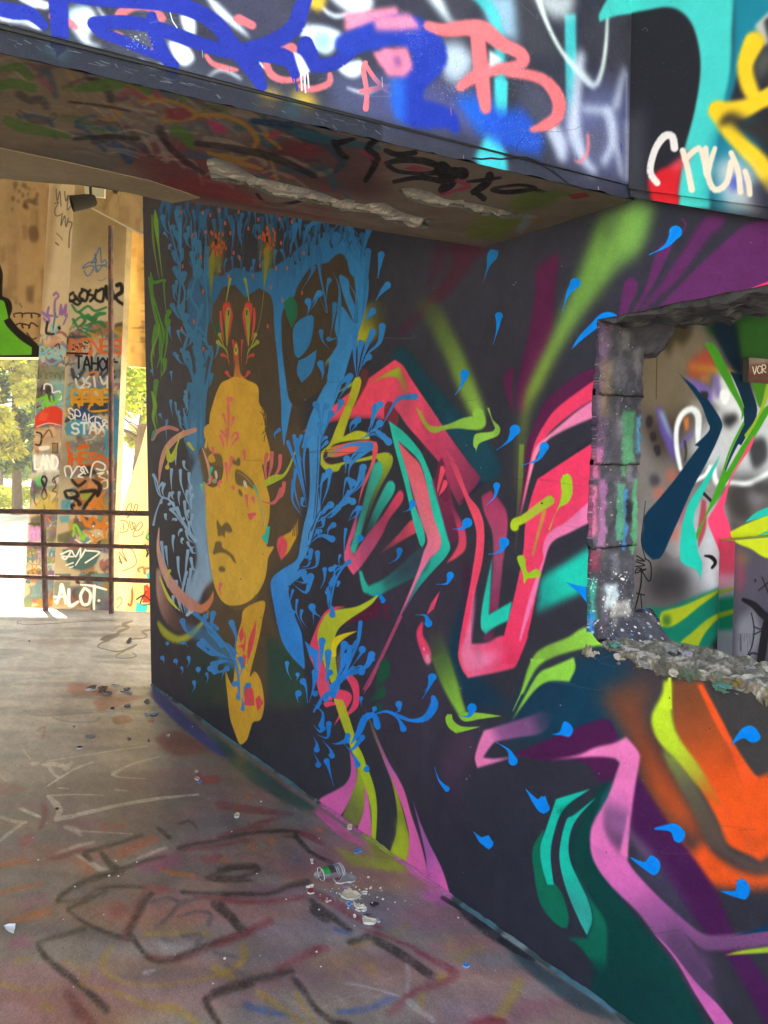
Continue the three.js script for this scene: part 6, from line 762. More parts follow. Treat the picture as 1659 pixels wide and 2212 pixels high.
function paintFacet(s) {                                   // the facet turned to the left
  seed = 909; s.c.fillStyle = '#cbb592'; s.c.fillRect(0, 0, s.px, s.py); stains(s, 60, ['#8a6c48', '#d0b488', '#a08058'], .35); on(s, 'S');
  F('#8a6a44', '420 100 480 100 430 700 380 1000 340 1300 300 1300', { b: 40, a: .5 }); under(s, 220, 180, 560, 1300, 3750);
  for (const t of ['460 160 8 470 260 8 490 180 8 500 300 8', '530 180 8 540 260 8 560 210 8 550 330 8 580 300 8', '450 280 8 480 270 8 450 330 8 460 380 8 500 370 8', '510 360 8 500 460 8 530 380 8 540 470 8 560 400 8', '560 430 9 590 440 9 570 520 9 565 640 10', '460 520 6 500 560 6 510 580 6', '455 600 10 480 620 10']) W('#3a3230', t, { b: 4, a: .75 });
  for (const t of ['270 1110 26 330 1160 24 400 1220 22 390 1260 24 360 1220 20', '400 1130 20 390 1190 22 430 1200 20', '440 1030 20 460 1010 20 480 1040 18 450 1080 18 450 1190 22 470 1210 20', '490 1190 20 500 1110 18 510 1190 20 540 1110 18 535 1200 18', '520 1270 14 560 1180 14']) W('#8a62a8', t, { b: 4, a: .9 });
  W('#4a7f90', '455 1180 14 430 1330 16', { b: 4 }); W('#78b4c4', '420 1270 14 440 1360 18 480 1270 14', { b: 4 }); W('#2a2422', '390 1250 20 380 1340 20 440 1350 18', { b: 4 }); F('#2a2422', '470 1290 495 1280 500 1310 480 1320', { b: 3 });
  F('#e0b8a8', '350 1380 500 1370 500 1440 360 1460', { b: 20, a: .6 }); TX('#7fc0d0', 'POOP', 330, 1460, 52, 90, 18, { b: 4, a: .9 }); for (const t of ['360 1560 16 420 1600 18 500 1560 16', '330 1520 14 440 1540 18 530 1560 14']) W('#8ac4d0', t, { b: 8, a: .7 }); W('#4c3a34', '450 1450 12 480 1430 12 490 1470 10', { b: 3 });
  F('#8f8a6a', '320 1620 540 1620 540 1740 320 1760', { b: 20, a: .8 }); scribble('#5c6a4a', 330, 1640, 200, 100, 10, 14, { b: 4, a: .7 }); F('#8fbcc0', '400 1720 540 1740 540 2000 480 2000', { b: 18, a: .8 });
  W('#e8e6da', '360 1800 14 370 1760 14 420 1770 14 430 1830 12', { b: 2 }); W('#e8e6da', '440 1830 14 490 1820 14 500 1880 14 460 1890 12', { b: 2 }); for (const t of ['310 1890 24 380 1870 24 350 1930 24', '380 1850 20 400 1960 24', '420 1860 18 440 1920 20 500 1840 18', '320 1960 14 480 1900 14']) W('#78c83c', t, { b: 4 }); W('#3a302c', '330 1820 8 350 1770 8 340 1850 8', { b: 2 });
  F('#d9402c', '300 2020 420 1940 500 1960 530 2040 500 2100 380 2090 290 2140', { b: 8 }); F('#e85a3c', '330 1980 400 2000 380 2060 310 2060', { b: 8, a: .8 }); W('#e8d0c0', '300 2110 8 400 2080 8 500 2100 8', { b: 3 }); F('#6a4a8a', '450 2110 520 2100 520 2200 460 2190', { b: 12, a: .8 });
  on(s, 'T'); F('#cfae84', '280 170 510 160 500 360 270 350', { b: 20, a: .8 }); W('#2a2422', '300 200 14 340 220 14 330 300 16 290 300 12', { b: 4 }); W('#8a5a3c', '340 260 14 400 180 14 430 240 12', { b: 4 }); F('#f0e8dc', '320 320 400 310 400 340 330 350', { b: 4, s: 1 }); for (let i = 0; i < 5; i++) K('#4a342a', 5, `${430 + i * 10} 290 ${432 + i * 10} 370`, { b: 2 }); K('#4a342a', 5, '425 290 475 290 475 370 430 370', { k: 0 });
  F('#f6f0e2', '275 400 330 380 460 390 480 520 300 540', { b: 16, a: .85 }); TX('#fffaf0', 'LAND', 285, 390, 50, 110, 18, { b: 4 }); F('#58c860', '290 570 340 560 340 650 300 640', { b: 14, a: .8 });
  W('#2c2724', '350 560 14 380 580 14 370 640 16 350 600 12', { b: 3 }); TX('#2c2724', '8', 340, 560, 56, 190, 14, { round: 1, b: 2 }); W('#7a2a34', '440 570 10 460 640 10 430 680 10 470 700 9 430 780 9', { b: 3 }); W('#6a4a34', '290 680 8 280 760 9 300 800 8', { b: 2 }); W('#3a3028', '360 800 14 370 840 12', { b: 2 });
  F('#d8d070', '300 700 480 700 470 860 290 860', { b: 30, a: .5 }); F('#4a4434', '250 900 330 880 340 960 250 980', { b: 14, a: .7 }); F('#c88ac8', '235 970 330 980 330 1090 240 1100', { b: 10, a: .85 }); scribble('#d8a0d8', 240, 980, 90, 110, 12, 8, { b: 3 }); W('#d8884a', '390 900 10 420 940 10 460 930 9', { b: 3 }); F('#6a6a50', '380 1080 460 1010 450 1100 400 1110', { b: 14, a: .8 });
  for (let i = 0; i < 5; i++) scribble('#7a5c44', 220, 1150 + i * 40, 110, 50, 6, 8, { b: 2, a: .7 }); F('#b090b8', '300 1150 400 1150 330 1290', { b: 16, a: .5 }); W('#8a8070', '240 1460 12 260 1500 12 230 1550 14 290 1560 10', { b: 4, a: .8 }); W('#9a9078', '340 1480 10 320 1540 10 360 1590 10 410 1520 10', { b: 4, a: .7 });
  grain(s, .06, .08);
}
function paintPanels() {
  let s = panelLS; seed = 1010; s.c.fillStyle = '#a88c66'; s.c.fillRect(0, 0, s.px, s.py); stains(s, 160, ['#6a5236', '#b89664', '#54442e', '#8a6a44'], .4); on(s, 'S');
  for (let i = 0; i < 30; i++) F('#4a3c2c', (() => { const x = rr(100, 330), y = rr(120, 330), r = rr(5, 26); return `${x - r} ${y} ${x} ${y - r} ${x + r} ${y} ${x} ${y + r}`; })(), { b: 12, s: 1, a: .5 }); F('#54402e', '230 480 300 470 310 580 250 590', { b: 16, a: .6, s: 1 }); F('#5c4632', '210 960 280 950 270 1100 220 1080', { b: 20, a: .6 });
  F('#221d18', '-300 700 0 780 22 850 20 960 20 1040 80 1070 100 1140 80 1210 150 1300 320 1450 330 1540 240 1540 -300 1540', { b: 5 });
  F('#5fa52a', '-300 1050 20 1072 40 1100 70 1220 30 1240 60 1290 160 1390 262 1460 258 1520 -300 1530', { b: 4 }); F('#4d9424', '-300 1300 60 1330 160 1500 -300 1500', { b: 40, a: .5 });
  scribble('#221c18', 110, 1160, 220, 60, 12, 9, { b: 3, a: .9 }); scribble('#221c18', 110, 1250, 180, 60, 13, 8, { b: 3, a: .9 }); W('#221c18', '220 1340 12 260 1390 12 300 1380 10', { b: 4, a: .8 }); W('#3a4a4a', '160 1100 14 180 1130 12', { b: 6, a: .5 }); grain(s, .08, .1);
  s = panelRS; seed = 1111; s.c.fillStyle = '#b8985f'; s.c.fillRect(0, 0, s.px, s.py); stains(s, 60, ['#8a6c40', '#cdb07a', '#6a5434'], .4); on(s, 'S'); for (let i = 0; i < 14; i++) { const y = rr(600, 1560); W('#5a4630', `${1130 + rr(0, 40)} ${y} 6 ${1160 + rr(0, 60)} ${y + rr(-6, 6)} 14 ${1220} ${y + 4} 8`, { b: 8, a: .5 }); } W('#4a3a2a', '1080 1300 8 1170 1300 14 1180 1310 8', { b: 6, a: .6 }); F('#54432f', '1180 1420 1230 1410 1230 1500 1190 1500', { b: 20, a: .7 }); grain(s, .08, .1);
  s = topBeamS; seed = 1212; s.c.fillStyle = '#c2a272'; s.c.fillRect(0, 0, s.px, s.py); stains(s, 40, ['#9a7a50', '#d8bc8c', '#806440'], .4); on(s, 'S'); for (let i = 0; i < 10; i++) W('#7a6040', `${rr(800, 1200)} 150 8 ${rr(800, 1200)} 330 4`, { b: 10, a: .4 }); for (const t of ['1200 250 6 1170 330 7 1190 420 7 1175 520 7', '1215 260 6 1220 360 7 1200 450 7 1225 520 7', '1190 300 6 1225 330 6 1200 380 6']) W('#3f8a72', t, { b: 3, a: .9 }); F('#4a3a30', '920 170 970 170 960 200 930 195', { b: 6 }); grain(s, .07, .08);
}
// ---------------------------------------------------------------- paint everything, then build
for (const s of [muralFar, muralNear]) { paintMural(s); grain(s, .1, .07, .25); }
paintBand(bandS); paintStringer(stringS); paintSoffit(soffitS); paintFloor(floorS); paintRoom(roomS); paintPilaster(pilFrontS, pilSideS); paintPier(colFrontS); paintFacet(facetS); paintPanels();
seed = 9001;
const M = {
  grey: concreteMat('#8d8981', .92, .004, .5, .35), dark: concreteMat('#5d5a56', .92, .004, .4, .45), raw: concreteMat('#a59c8c', .95, .006, .25, .5), warm: concreteMat('#c4a97c', .9, .004, .6, .3), pale: concreteMat('#d9cfae', .85, .003, .6, .25),
  inner: concreteMat('#7d7a78', .92, .004, .5, .35), shaded: concreteMat('#3d3b3a', .95, .005, .25, .5), creaseShade: concreteMat('#2a2a2c', .95, .002, .5, .2), slab: concreteMat('#6c655d', .85, .003, .6, .3),  // darkest two put shade into the lintel, ceiling and beam crease
};
const P = {
  muralFar: painted(muralFar, .7, .005, .2, stucco, .06), muralNear: painted(muralNear, .7, .005, .2, stucco, .06), band: painted(bandS, .45, .006, .14, stucco, .2), string: painted(stringS, .42, .001, .2), soffit: painted(soffitS, .85, .003, .3, coarseRelief), floor: painted(floorS, .36, .004, .4, coarseRelief, 1),
  room: painted(roomS, .7, .002, .25, stucco, .03), pilS: painted(pilSideS, .7, .002, .25, stucco, .03), pilF: painted(pilFrontS, .7, .002, .25, stucco, .03), pier: painted(colFrontS, .8, .003, .6), facet: painted(facetS, .8, .003, .6), panelL: painted(panelLS, .85, .004, .6), panelR: painted(panelRS, .85, .004, .6), topBeam: painted(topBeamS, .85, .003, .6),
};

// ground beyond the railing and the floor slab
const post1 = onY(240, 1325, 0), edgeO = post1.clone().addScaledVector(OUT, 0.14);
const edgeAt = (k, y = 0) => { const p = edgeO.clone().addScaledVector(E1, k); p.y = y; return p; };
{
  const g = new THREE.PlaneGeometry(600, 600, 1, 1).rotateX(-Math.PI / 2).translate(0, -0.7, 0), uv = g.attributes.uv; for (let i = 0; i < uv.count; i++) uv.setXY(i, uv.getX(i) * 600, uv.getY(i) * 600);
  tag(part('ground', g, concreteMat('#d6ccb0', .95, .01, 2, .4), scene), 'pale sunlit sandy ground beyond the railing', null, null, 'structure');
  // painted floor sheet, cut along the edge by the railing
  const K0 = edgeO.clone(), slope = E1.z / E1.x, zAt = (x) => K0.z + (x - K0.x) * slope;
  const pts = [V(0, 0, -1.2), V(3.2, 0, -1.2), V(3.2, 0, Math.max(-9.4, zAt(3.2))), V(Math.max(0, K0.x + (-9.4 - K0.z) / slope), 0, -9.4), V(0, 0, -9.4)];
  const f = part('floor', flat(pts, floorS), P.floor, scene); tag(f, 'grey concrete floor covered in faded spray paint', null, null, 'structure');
  const rim = (y) => [V(-9, y, 7), V(9, y, 7), V(9, y, zAt(9)), V(-9, y, zAt(-9))];
  tag(part('floor_slab', hull8(rim(-.75), rim(-.004)), M.slab, scene), 'bare concrete slab under the painted floor', null, null, 'structure');
}

// the mural wall with its broken opening
const jag = (n, a, b, amp) => { const o = []; for (let i = 0; i < n; i++) { const t = i / n; o.push([a[0] + (b[0] - a[0]) * t + rr(-amp, amp), a[1] + (b[1] - a[1]) * t + rr(-amp, amp)]); } return o; };
const openPts = [...jag(14, [1291, 690], [1280, 860], 2.2), ...jag(10, [1280, 860], [1277, 1000], 2.2), ...jag(12, [1275, 1000], [1268, 1180], 2.5), ...jag(12, [1270, 1180], [1266, 1360], 2.5), ...jag(6, [1268, 1362], [1322, 1408], 5), ...jag(10, [1322, 1408], [1440, 1456], 7), ...jag(16, [1440, 1458], [1665, 1506], 7)].map(([x, y]) => onX(x, y, WX)).filter((p) => p.z < -1.18);
const HEADZ = -1.05, zTop = (z) => 1.99 + 0.01 * Math.sin(z * 40);
const topRow = []; for (let i = 0; i <= 12; i++) { const t = i / 12, p = onX(1665 + (1291 - 1665) * t, 612 + (690 - 612) * t + rr(-2, 2), WX); if (p.z < -1.18) topRow.push(p); }
const hole = [...openPts, V(WX, openPts[openPts.length - 1].y, -1.1), V(WX, topRow[0].y, -1.1), ...topRow];
const wall = thing('concrete_wall', 'dark concrete wall with the mural of a yellow face, pink and teal ribbons and blue drops', 'wall');
const TH = 0.235;
{
  const zs = -2.2;                                            // the wall face is laid as two sheets that share one plane edge to edge
  part('wall_face', flat([V(WX, 0, -5.92), V(WX, 0, -2.55), V(WX, 3.6, -2.55), V(WX, 3.6, -5.92)], muralFar), P.muralFar, wall);
  part('wall_face', flat([V(WX, 0, -2.55), V(WX, 0, -1.0), V(WX, 2.45, -1.0), V(WX, 2.45, -2.55)], muralNear, [hole]), P.muralNear, wall);
  const ins = (a, b, c, d, e, f) => part('wall_core', box(a, b, c, d, e, f), M.inner, wall);
  ins(WX + .003, WX + TH, 0, 3.6, -5.92, -2.15); ins(WX + .003, WX + TH, 2.08, 2.45, -2.147, 0.5); ins(WX + .003, WX + TH, 0, .92, -2.147, 0.5);
  part('wall_face', flat([V(WX, 0, -1.0), V(WX, 0, .5), V(WX, .92, .5), V(WX, .92, -1.0)], new Surface(V(WX, 0, -1), Z, Y, 1, 1, 2, 2), [], true), M.dark, wall);
}
// the far jamb: broken blocks one above the other
const jambTex = (() => { const s = new Surface(V(WX, .95, -1.85), X, Y, .3, 1.15, 400, 1500); seed = 77; const c = s.c; c.fillStyle = '#403e44'; c.fillRect(0, 0, s.px, s.py); on(s, 'F');
  for (let i = 0; i < 260; i++) { c.fillStyle = ['#3c3a40', '#9a98a0', '#55525a', '#a8a49c', '#6a5a6a'][i % 5]; c.globalAlpha = .3 * rnd(); c.filter = 'blur(6px)'; c.fillRect(rnd() * 400, rnd() * 1500, rr(5, 60), rr(10, 120)); } c.filter = 'none'; c.globalAlpha = 1;
  const px = (str, col, b, a) => { const p = nums(str); c.fillStyle = col; c.globalAlpha = a; c.filter = `blur(${b}px)`; c.fillRect(p[0], p[1], p[2], p[3]); c.filter = 'none'; c.globalAlpha = 1; };
  // paint runs and smears (from top to bottom of the jamb)
  for (const q of [['150 480 70 200', '#4a8a5c', 6, .8], ['160 670 30 60', '#4a8a5c', 4, .8], ['230 500 40 140', '#4a90b0', 6, .7], ['140 760 40 220', '#4a9a74', 4, .7], ['230 740 60 300', '#4f9a68', 4, .8], ['180 780 20 240', '#3a7ab8', 3, .8], ['40 740 40 260', '#c070a8', 6, .6], ['0 620 40 120', '#e06a9a', 8, .7], ['0 760 30 200', '#f070a0', 8, .7], ['300 800 60 160', '#a8a8d0', 10, .6], ['190 820 40 90', '#1c1c22', 6, .8], ['0 1010 60 80', '#a03a54', 8, .6], ['0 1120 40 160', '#3ab8a0', 8, .7], ['90 1150 70 90', '#cfe0e4', 8, .8], ['0 1250 30 140', '#2a80d8', 5, .8], ['120 1220 120 60', '#d8d0c0', 6, .5], ['120 1420 90 60', '#4a70b0', 12, .6], ['0 80 60 600', '#8a5a88', 16, .4], ['20 300 60 200', '#9a8a50', 14, .4]]) px(...q);
  for (let i = 0; i < 900; i++) { const y = 1100 + Math.pow(rnd(), .8) * 380; c.fillStyle = rnd() < .8 ? '#e6e2dc' : '#4a80c8'; c.globalAlpha = rr(.4, .95); c.beginPath(); c.arc(rnd() * 400, y, Math.pow(rnd(), 4) * 5 + .5, 0, 6.3); c.fill(); } c.globalAlpha = 1;
  for (let i = 0; i < 500; i++) { c.fillStyle = ['#2a282c', '#c890b8', '#b0a860', '#d0ccd0', '#7ab0a0'][i % 5]; c.globalAlpha = rr(.2, .7); c.beginPath(); c.arc(Math.pow(rnd(), 2) * 200, rnd() * 1500, rr(.8, 4), 0, 6.3); c.fill(); } c.globalAlpha = 1;
  grain(s, .16, .2, 1); return s; })();
const jambMat = painted(jambTex, .85, .006, .2, coarseRelief);
const planarUV = (g, s) => { const p = g.attributes.position, uv = new Float32Array(p.count * 2); for (let i = 0; i < p.count; i++) { const q = s.uv(V(p.getX(i), p.getY(i), p.getZ(i))); uv[2 * i] = q[0]; uv[2 * i + 1] = q[1]; } g.setAttribute('uv', new THREE.BufferAttribute(uv, 2)); return g; };
{
  const yAt = (y) => onX(1275, y, WX).y, rowsY = [yAt(1384), yAt(1190), yAt(1178), yAt(1000), yAt(996), yAt(850), yAt(846), yAt(680)];
  const front = (y) => { const t = (y - rowsY[0]) / (rowsY[7] - rowsY[0]); return -1.789 + t * .03; };
  for (let k = 0; k < 4; k++) {
    const y0 = rowsY[k * 2], y1 = rowsY[k * 2 + 1], zf = front((y0 + y1) / 2) + [.0015, -.0015, .001, -.001][k], g0 = new THREE.BoxGeometry(TH + .01, y1 - y0 + .024, .4, 22, Math.max(10, Math.round((y1 - y0) * 90)), 4).translate(WX + .004 + TH / 2, (y0 + y1) / 2, zf - .2);
    const g = rough(g0, .0045, 26, k * 9); { const p = g.attributes.position; for (let i = 0; i < p.count; i++) { const x = p.getX(i); p.setZ(i, p.getZ(i) + 0.012 * fbm(x * 50, p.getY(i) * 45, 11, 4)); if (x < WX + .006) p.setX(i, WX + .0035); const e = Math.max(0, (x - WX) / TH - .82); p.setZ(i, p.getZ(i) - e * .25 - Math.abs(fbm(x * 30, p.getY(i) * 30, 3)) * .008); } }
    planarUV(g, jambTex); g.computeVertexNormals(); part('block', g, jambMat, wall);
  }
  // crumbled sill: one ragged bed and loose lumps set into it
  const lump = (r, off) => { const g = rough(new THREE.IcosahedronGeometry(r, 3), r * .7, 1.1 / r, off); g.computeVertexNormals(); return boxUV(toCreasedNormals(g, .7)); };
  const bed = rough(new THREE.BoxGeometry(TH + .006, .1, .78, 40, 14, 150).translate(WX + TH / 2 + .004, 1.0, -1.42), .014, 22, 5); { const p = bed.attributes.position; for (let i = 0; i < p.count; i++) { const y = p.getY(i), z = p.getZ(i); if (y < 1.012 && p.getX(i) < WX + .005) p.setX(i, WX + .005); else if (p.getX(i) < WX - .003) p.setX(i, WX - .003 - .006 * Math.max(0, fbm(y * 60, z * 40, 3))); }; } bed.computeVertexNormals();
  { const g = boxUV(toCreasedNormals(bed, 1.2)), p2 = g.attributes.position, col = new Float32Array(p2.count * 3), cs = ['#ffffff', '#c9c4bd', '#9a978f', '#cdb24a', '#7fa08c', '#8a90a8'].map((q) => new THREE.Color(q)); for (let i = 0; i < p2.count; i++) { const x = p2.getX(i), y = p2.getY(i), z = p2.getZ(i), n = fbm(x * 22, y * 22, z * 22, 3) + .5 * fbm(x * 90, y * 90, z * 90, 2), edge = x < WX + .03, c = n > .42 ? cs[0] : n > .05 ? cs[1] : n > -.32 || !edge ? cs[2] : z > -1.5 ? cs[z > -1.33 ? 3 : 4] : cs[5]; const f = .8 + .4 * rnd(); col.set([c.r * f, c.g * f, c.b * f], i * 3); } g.setAttribute('color', new THREE.BufferAttribute(col, 3)); const m = M.raw.clone(); m.vertexColors = true; part('sill', g, m, wall); }
  const cols = [['#b9b0a0', 7], ['#8f8c88', 5], ['#c8a838', 2], ['#5a8a7a', 2], ['#a8a0a8', 3]]; let n = 0;
  for (const [c, k] of cols) { const m = concreteMat(c, .95, .006, .2, .5); for (let i = 0; i < k; i++) { const z = -1.76 + rnd() * .6, x = WX + rnd() * rnd() * .2; const g = lump(rr(.008, .02), n++ * 3).scale(1, rr(.5, .9), rr(1, 1.8)).translate(x, 1.05 + rr(-.01, .006) - (x < WX + .03 ? .016 : 0), z); part('rubble', g, m, wall); } }
  // broken corners of the opening
  for (const [y0, y1, z1, k] of [[1.9, 1.995, -1.69, 3], [1.03, 1.13, -1.7, 8]]) { const a = [V(WX + .09, k === 3 ? y1 : y0, -1.8), V(WX + TH, k === 3 ? y1 : y0, -1.8), V(WX + TH, k === 3 ? y0 : y1, -1.8)], g = rough(new THREE.BoxGeometry(.15, y1 - y0, .12, 14, 10, 12).translate(WX + .165, (y0 + y1) / 2, -1.75), .012, 26, k), p = g.attributes.position; for (let i = 0; i < p.count; i++) { const u = (p.getX(i) - WX - .09) / .15, w = k === 3 ? (y1 - p.getY(i)) / (y1 - y0) : (p.getY(i) - y0) / (y1 - y0); p.setZ(i, Math.min(p.getZ(i), -1.8 + .12 * Math.max(0, u * .9 - w * .8 + .25))); } planarUV(g, jambTex); g.computeVertexNormals(); part('broken_corner', g, jambMat, wall); }
  // lintel underside, slightly broken, its dark tone standing in for shade
  const lin = rough(new THREE.BoxGeometry(TH + .06, .12, 1.1, 20, 7, 90).translate(WX + .008 + TH / 2 + .03, 2.04, -1.25), .016, 18, 2); { const p = lin.attributes.position; for (let i = 0; i < p.count; i++) p.setX(i, Math.max(WX + .004, p.getX(i))); } lin.computeVertexNormals(); part('lintel', boxUV(toCreasedNormals(lin, .6)), M.shaded, wall);
  // mortar fillet along the foot
  const fp = [], fi = [], N = 260; const fc = []; const cA = [new THREE.Color('#3c6472'), new THREE.Color('#2a3c40'), new THREE.Color('#66767a'), new THREE.Color('#35384a'), new THREE.Color('#44786c')];
  for (let i = 0; i <= N; i++) { const z = -5.9 + i / N * 4.9, h = .008 + .007 * fbm(z * 6, 1, 2) + .004 * rnd(), w = .014 + .01 * fbm(z * 5, 7, 1) + .004 * rnd(); for (const [x, y] of [[WX - .003, Math.max(.003, h)], [WX - w * .45, h * .62], [WX - w, .001]]) { fp.push(x, y, z); const pinkish = z > -3.42 && z < -2.42 ? (z < -3.05 ? '#b0589a' : z < -2.8 ? '#8a9038' : '#b0609a') : null; const c = pinkish ? new THREE.Color(pinkish) : cA[Math.abs((fbm(z * 2.2, 3, 9) * 5) | 0) % 5].clone(); c.multiplyScalar(.6 + .5 * rnd()); fc.push(c.r, c.g, c.b); } }
  for (let i = 0; i < N; i++) for (let k = 0; k < 2; k++) { const a = i * 3 + k; fi.push(a, a + 3, a + 1, a + 1, a + 3, a + 4); }
  const fg = new THREE.BufferGeometry(); fg.setAttribute('position', new THREE.Float32BufferAttribute(fp, 3)); fg.setAttribute('color', new THREE.Float32BufferAttribute(fc, 3)); fg.setIndex(fi); fg.computeVertexNormals();
  part('mortar_fillet', fg, new THREE.MeshStandardMaterial({ vertexColors: true, roughness: .85, side: THREE.DoubleSide }), wall);
}

// the beam overhead: painted face, drip edge, underside with two broken patches
const beam = thing('overhead_beam', 'concrete beam crossing overhead, blue and pink spray letters on its face, broken plaster underneath', 'beam');
{
  const creaseL = onZ(0, 50, BZ), creaseR = onZ(1345, 396, BZ), yC = (x) => creaseL.y + (creaseR.y - creaseL.y) * (x - creaseL.x) / (creaseR.x - creaseL.x), ROOF = 6.2;
  const top = 2.92; part('beam_face', flat([V(.1, yC(.1), BZ), V(SX, yC(SX), BZ), V(SX, top, BZ), V(.1, top, BZ)], bandS), P.band, beam);
  part('beam_core', hull8([V(-9, yC(-3), BZ - .4), V(-9, yC(-3), BZ - .003), V(-9, ROOF, BZ - .003), V(-9, ROOF, BZ - .4)], [V(WX - .002, yC(WX), BZ - .4), V(WX - .002, yC(WX), BZ - .003), V(WX - .002, ROOF, BZ - .003), V(WX - .002, ROOF, BZ - .4)]), M.creaseShade, beam);  // dark tone stands in for the crease shadow; tall top added for shade
  // drip edge: set back 7 mm, so that a dark line runs along the crease
  const dz = BZ - .007, lipS = new Surface(V(.1, 2.26, dz), X, Y, 1.76, .66, 2, 2), pts = [...Array.from({ length: 151 }, (_, i) => { const x = .1 + (WX - .101) * i / 150; return V(x, SOF + .0005 + Math.max(0, fbm(x * 9, 2, 5) - .12) * .009 + Math.max(0, fbm(x * 40, 9, 5) - .1) * .005, dz); }), V(WX - .001, yC(WX), dz), V(.1, yC(.1), dz)]; const lg = flat(pts, lipS); part('drip_edge', lg, P.band, beam);
  // underside with holes where plaster fell
  const zBack = onY(1050, 535, SOF).z, sc1 = '57 62 62 40 100 35 180 58 262 108 300 130 380 145 452 162 520 178 575 192 622 205 660 222 700 240 735 232 768 238 772 250 815 258 850 252 920 250 940 268 985 290 1040 310 1090 322 1158 328 1140 345 1110 345 1130 372 1080 378 1030 372 980 352 940 345 880 322 880 310 830 298 800 296 742 290 700 292 672 282 650 262 600 258 560 240 520 246 470 232 440 226 380 218 342 205 312 190 288 178 262 176 240 162 205 164 160 150 120 148 80 140', sc2 = '978 190 1000 182 1050 180 1130 198 1200 232 1240 240 1292 236 1300 248 1400 264 1500 290 1580 310 1520 326 1470 325 1420 310 1380 314 1300 288 1290 276 1240 270 1180 274 1150 268 1100 256 1050 244 1010 224';
  on(soffitS, 'N'); const hole1 = rows(sc1, 2).map(([x, y]) => { const d = toD(x, y); return onY(d[0], d[1], SOF); }), hole2 = rows(sc2, 2).map(([x, y]) => { const d = toD(x, y); return onY(d[0], d[1], SOF); });
  part('soffit', flat([V(.1, SOF, dz - .001), V(WX - .002, SOF, dz - .001), V(WX - .002, SOF, zBack), V(.1, SOF, zBack - .06)], soffitS, [hole1, hole2]), P.soffit, beam);
  for (const h of [hole1, hole2]) {
    let x0 = 9, x1 = -9, z0 = 9, z1 = -9; h.forEach((p) => { x0 = Math.min(x0, p.x); x1 = Math.max(x1, p.x); z0 = Math.min(z0, p.z); z1 = Math.max(z1, p.z); });
    const g = new THREE.PlaneGeometry(x1 - x0 + .02, z1 - z0 + .02, 220, 60).rotateX(Math.PI / 2).translate((x0 + x1) / 2, SOF + .012, (z0 + z1) / 2), p = g.attributes.position;
    const up = (a) => { let b = -9; for (let i = 0; i < h.length; i++) { const u = h[i], w = h[(i + 1) % h.length]; if ((u.x - a) * (w.x - a) <= 0 && u.x !== w.x) b = Math.max(b, u.z + (w.z - u.z) * (a - u.x) / (w.x - u.x)); } return b; };   // edge nearer the beam's face
    for (let i = 0; i < p.count; i++) { const x = p.getX(i), z = p.getZ(i), d = Math.max(0, Math.min(1, (up(x) - z) / .075)); p.setY(i, Math.max(SOF + .0025, SOF + .008 + .032 * Math.pow(1 - d, 2.2) + .008 * Math.floor(fbm(x * 16, z * 40, 4, 4) * 5) / 5 + .0022 * fbm(x * 150, z * 190, 8, 3))); }
    const uv = new Float32Array(p.count * 2); for (let i = 0; i < p.count; i++) { uv[2 * i] = p.getX(i); uv[2 * i + 1] = p.getZ(i); } g.setAttribute('uv', new THREE.BufferAttribute(uv, 2)); g.computeVertexNormals(); part('broken_plaster', g, concreteMat('#c4baa6', .97, .006, .16, .5), beam);
    const wpos = []; for (let i = 0; i < h.length; i++) { const a = h[i], b = h[(i + 1) % h.length], A = a.clone().setY(SOF + .042), Bq = b.clone().setY(SOF + .042); for (const q of [a, b, Bq, a, Bq, A]) wpos.push(q.x, q.y, q.z); } const wg = new THREE.BufferGeometry(); wg.setAttribute('position', new THREE.Float32BufferAttribute(wpos, 3)); part('broken_edge', boxUV(wg), M.dark, beam);
  }
  // ledge at the far side of the underside, smooth and warm, ending at the mural
  const led = [[-40, 312], [150, 352], [320, 390], [400, 416], [432, 428], [372, 439], [318, 426], [215, 402], [120, 397], [0, 386], [-40, 380]].map(([x, y]) => onY(x, y, SOF - .002)); part('ledge', hull8(led, led.map((p) => p.clone().setY(SOF + .09))), concreteMat('#94805f', .85, .002, .5, .4), beam);
  part('added_side_wall', box(-8.3, -8, -.004, 5.6, -14, BZ - .41), M.grey, beam);  // unseen wall added to cut the light reaching the far mural
  // unseen upper tier and roof deck behind the face, added to shade the floor
  const back = (k, y) => edgeAt(k, y).addScaledVector(OUT, 1.9);
  part('unseen_roof_deck', hull8([V(-9, 5.6, BZ - .41), V(5.5, 5.6, BZ - .41), back(4.6, 5.6), back(-13, 5.6)], [V(-9, 5.95, BZ - .41), V(5.5, 5.95, BZ - .41), back(4.6, 5.95), back(-13, 5.95)]), M.grey, beam);
}
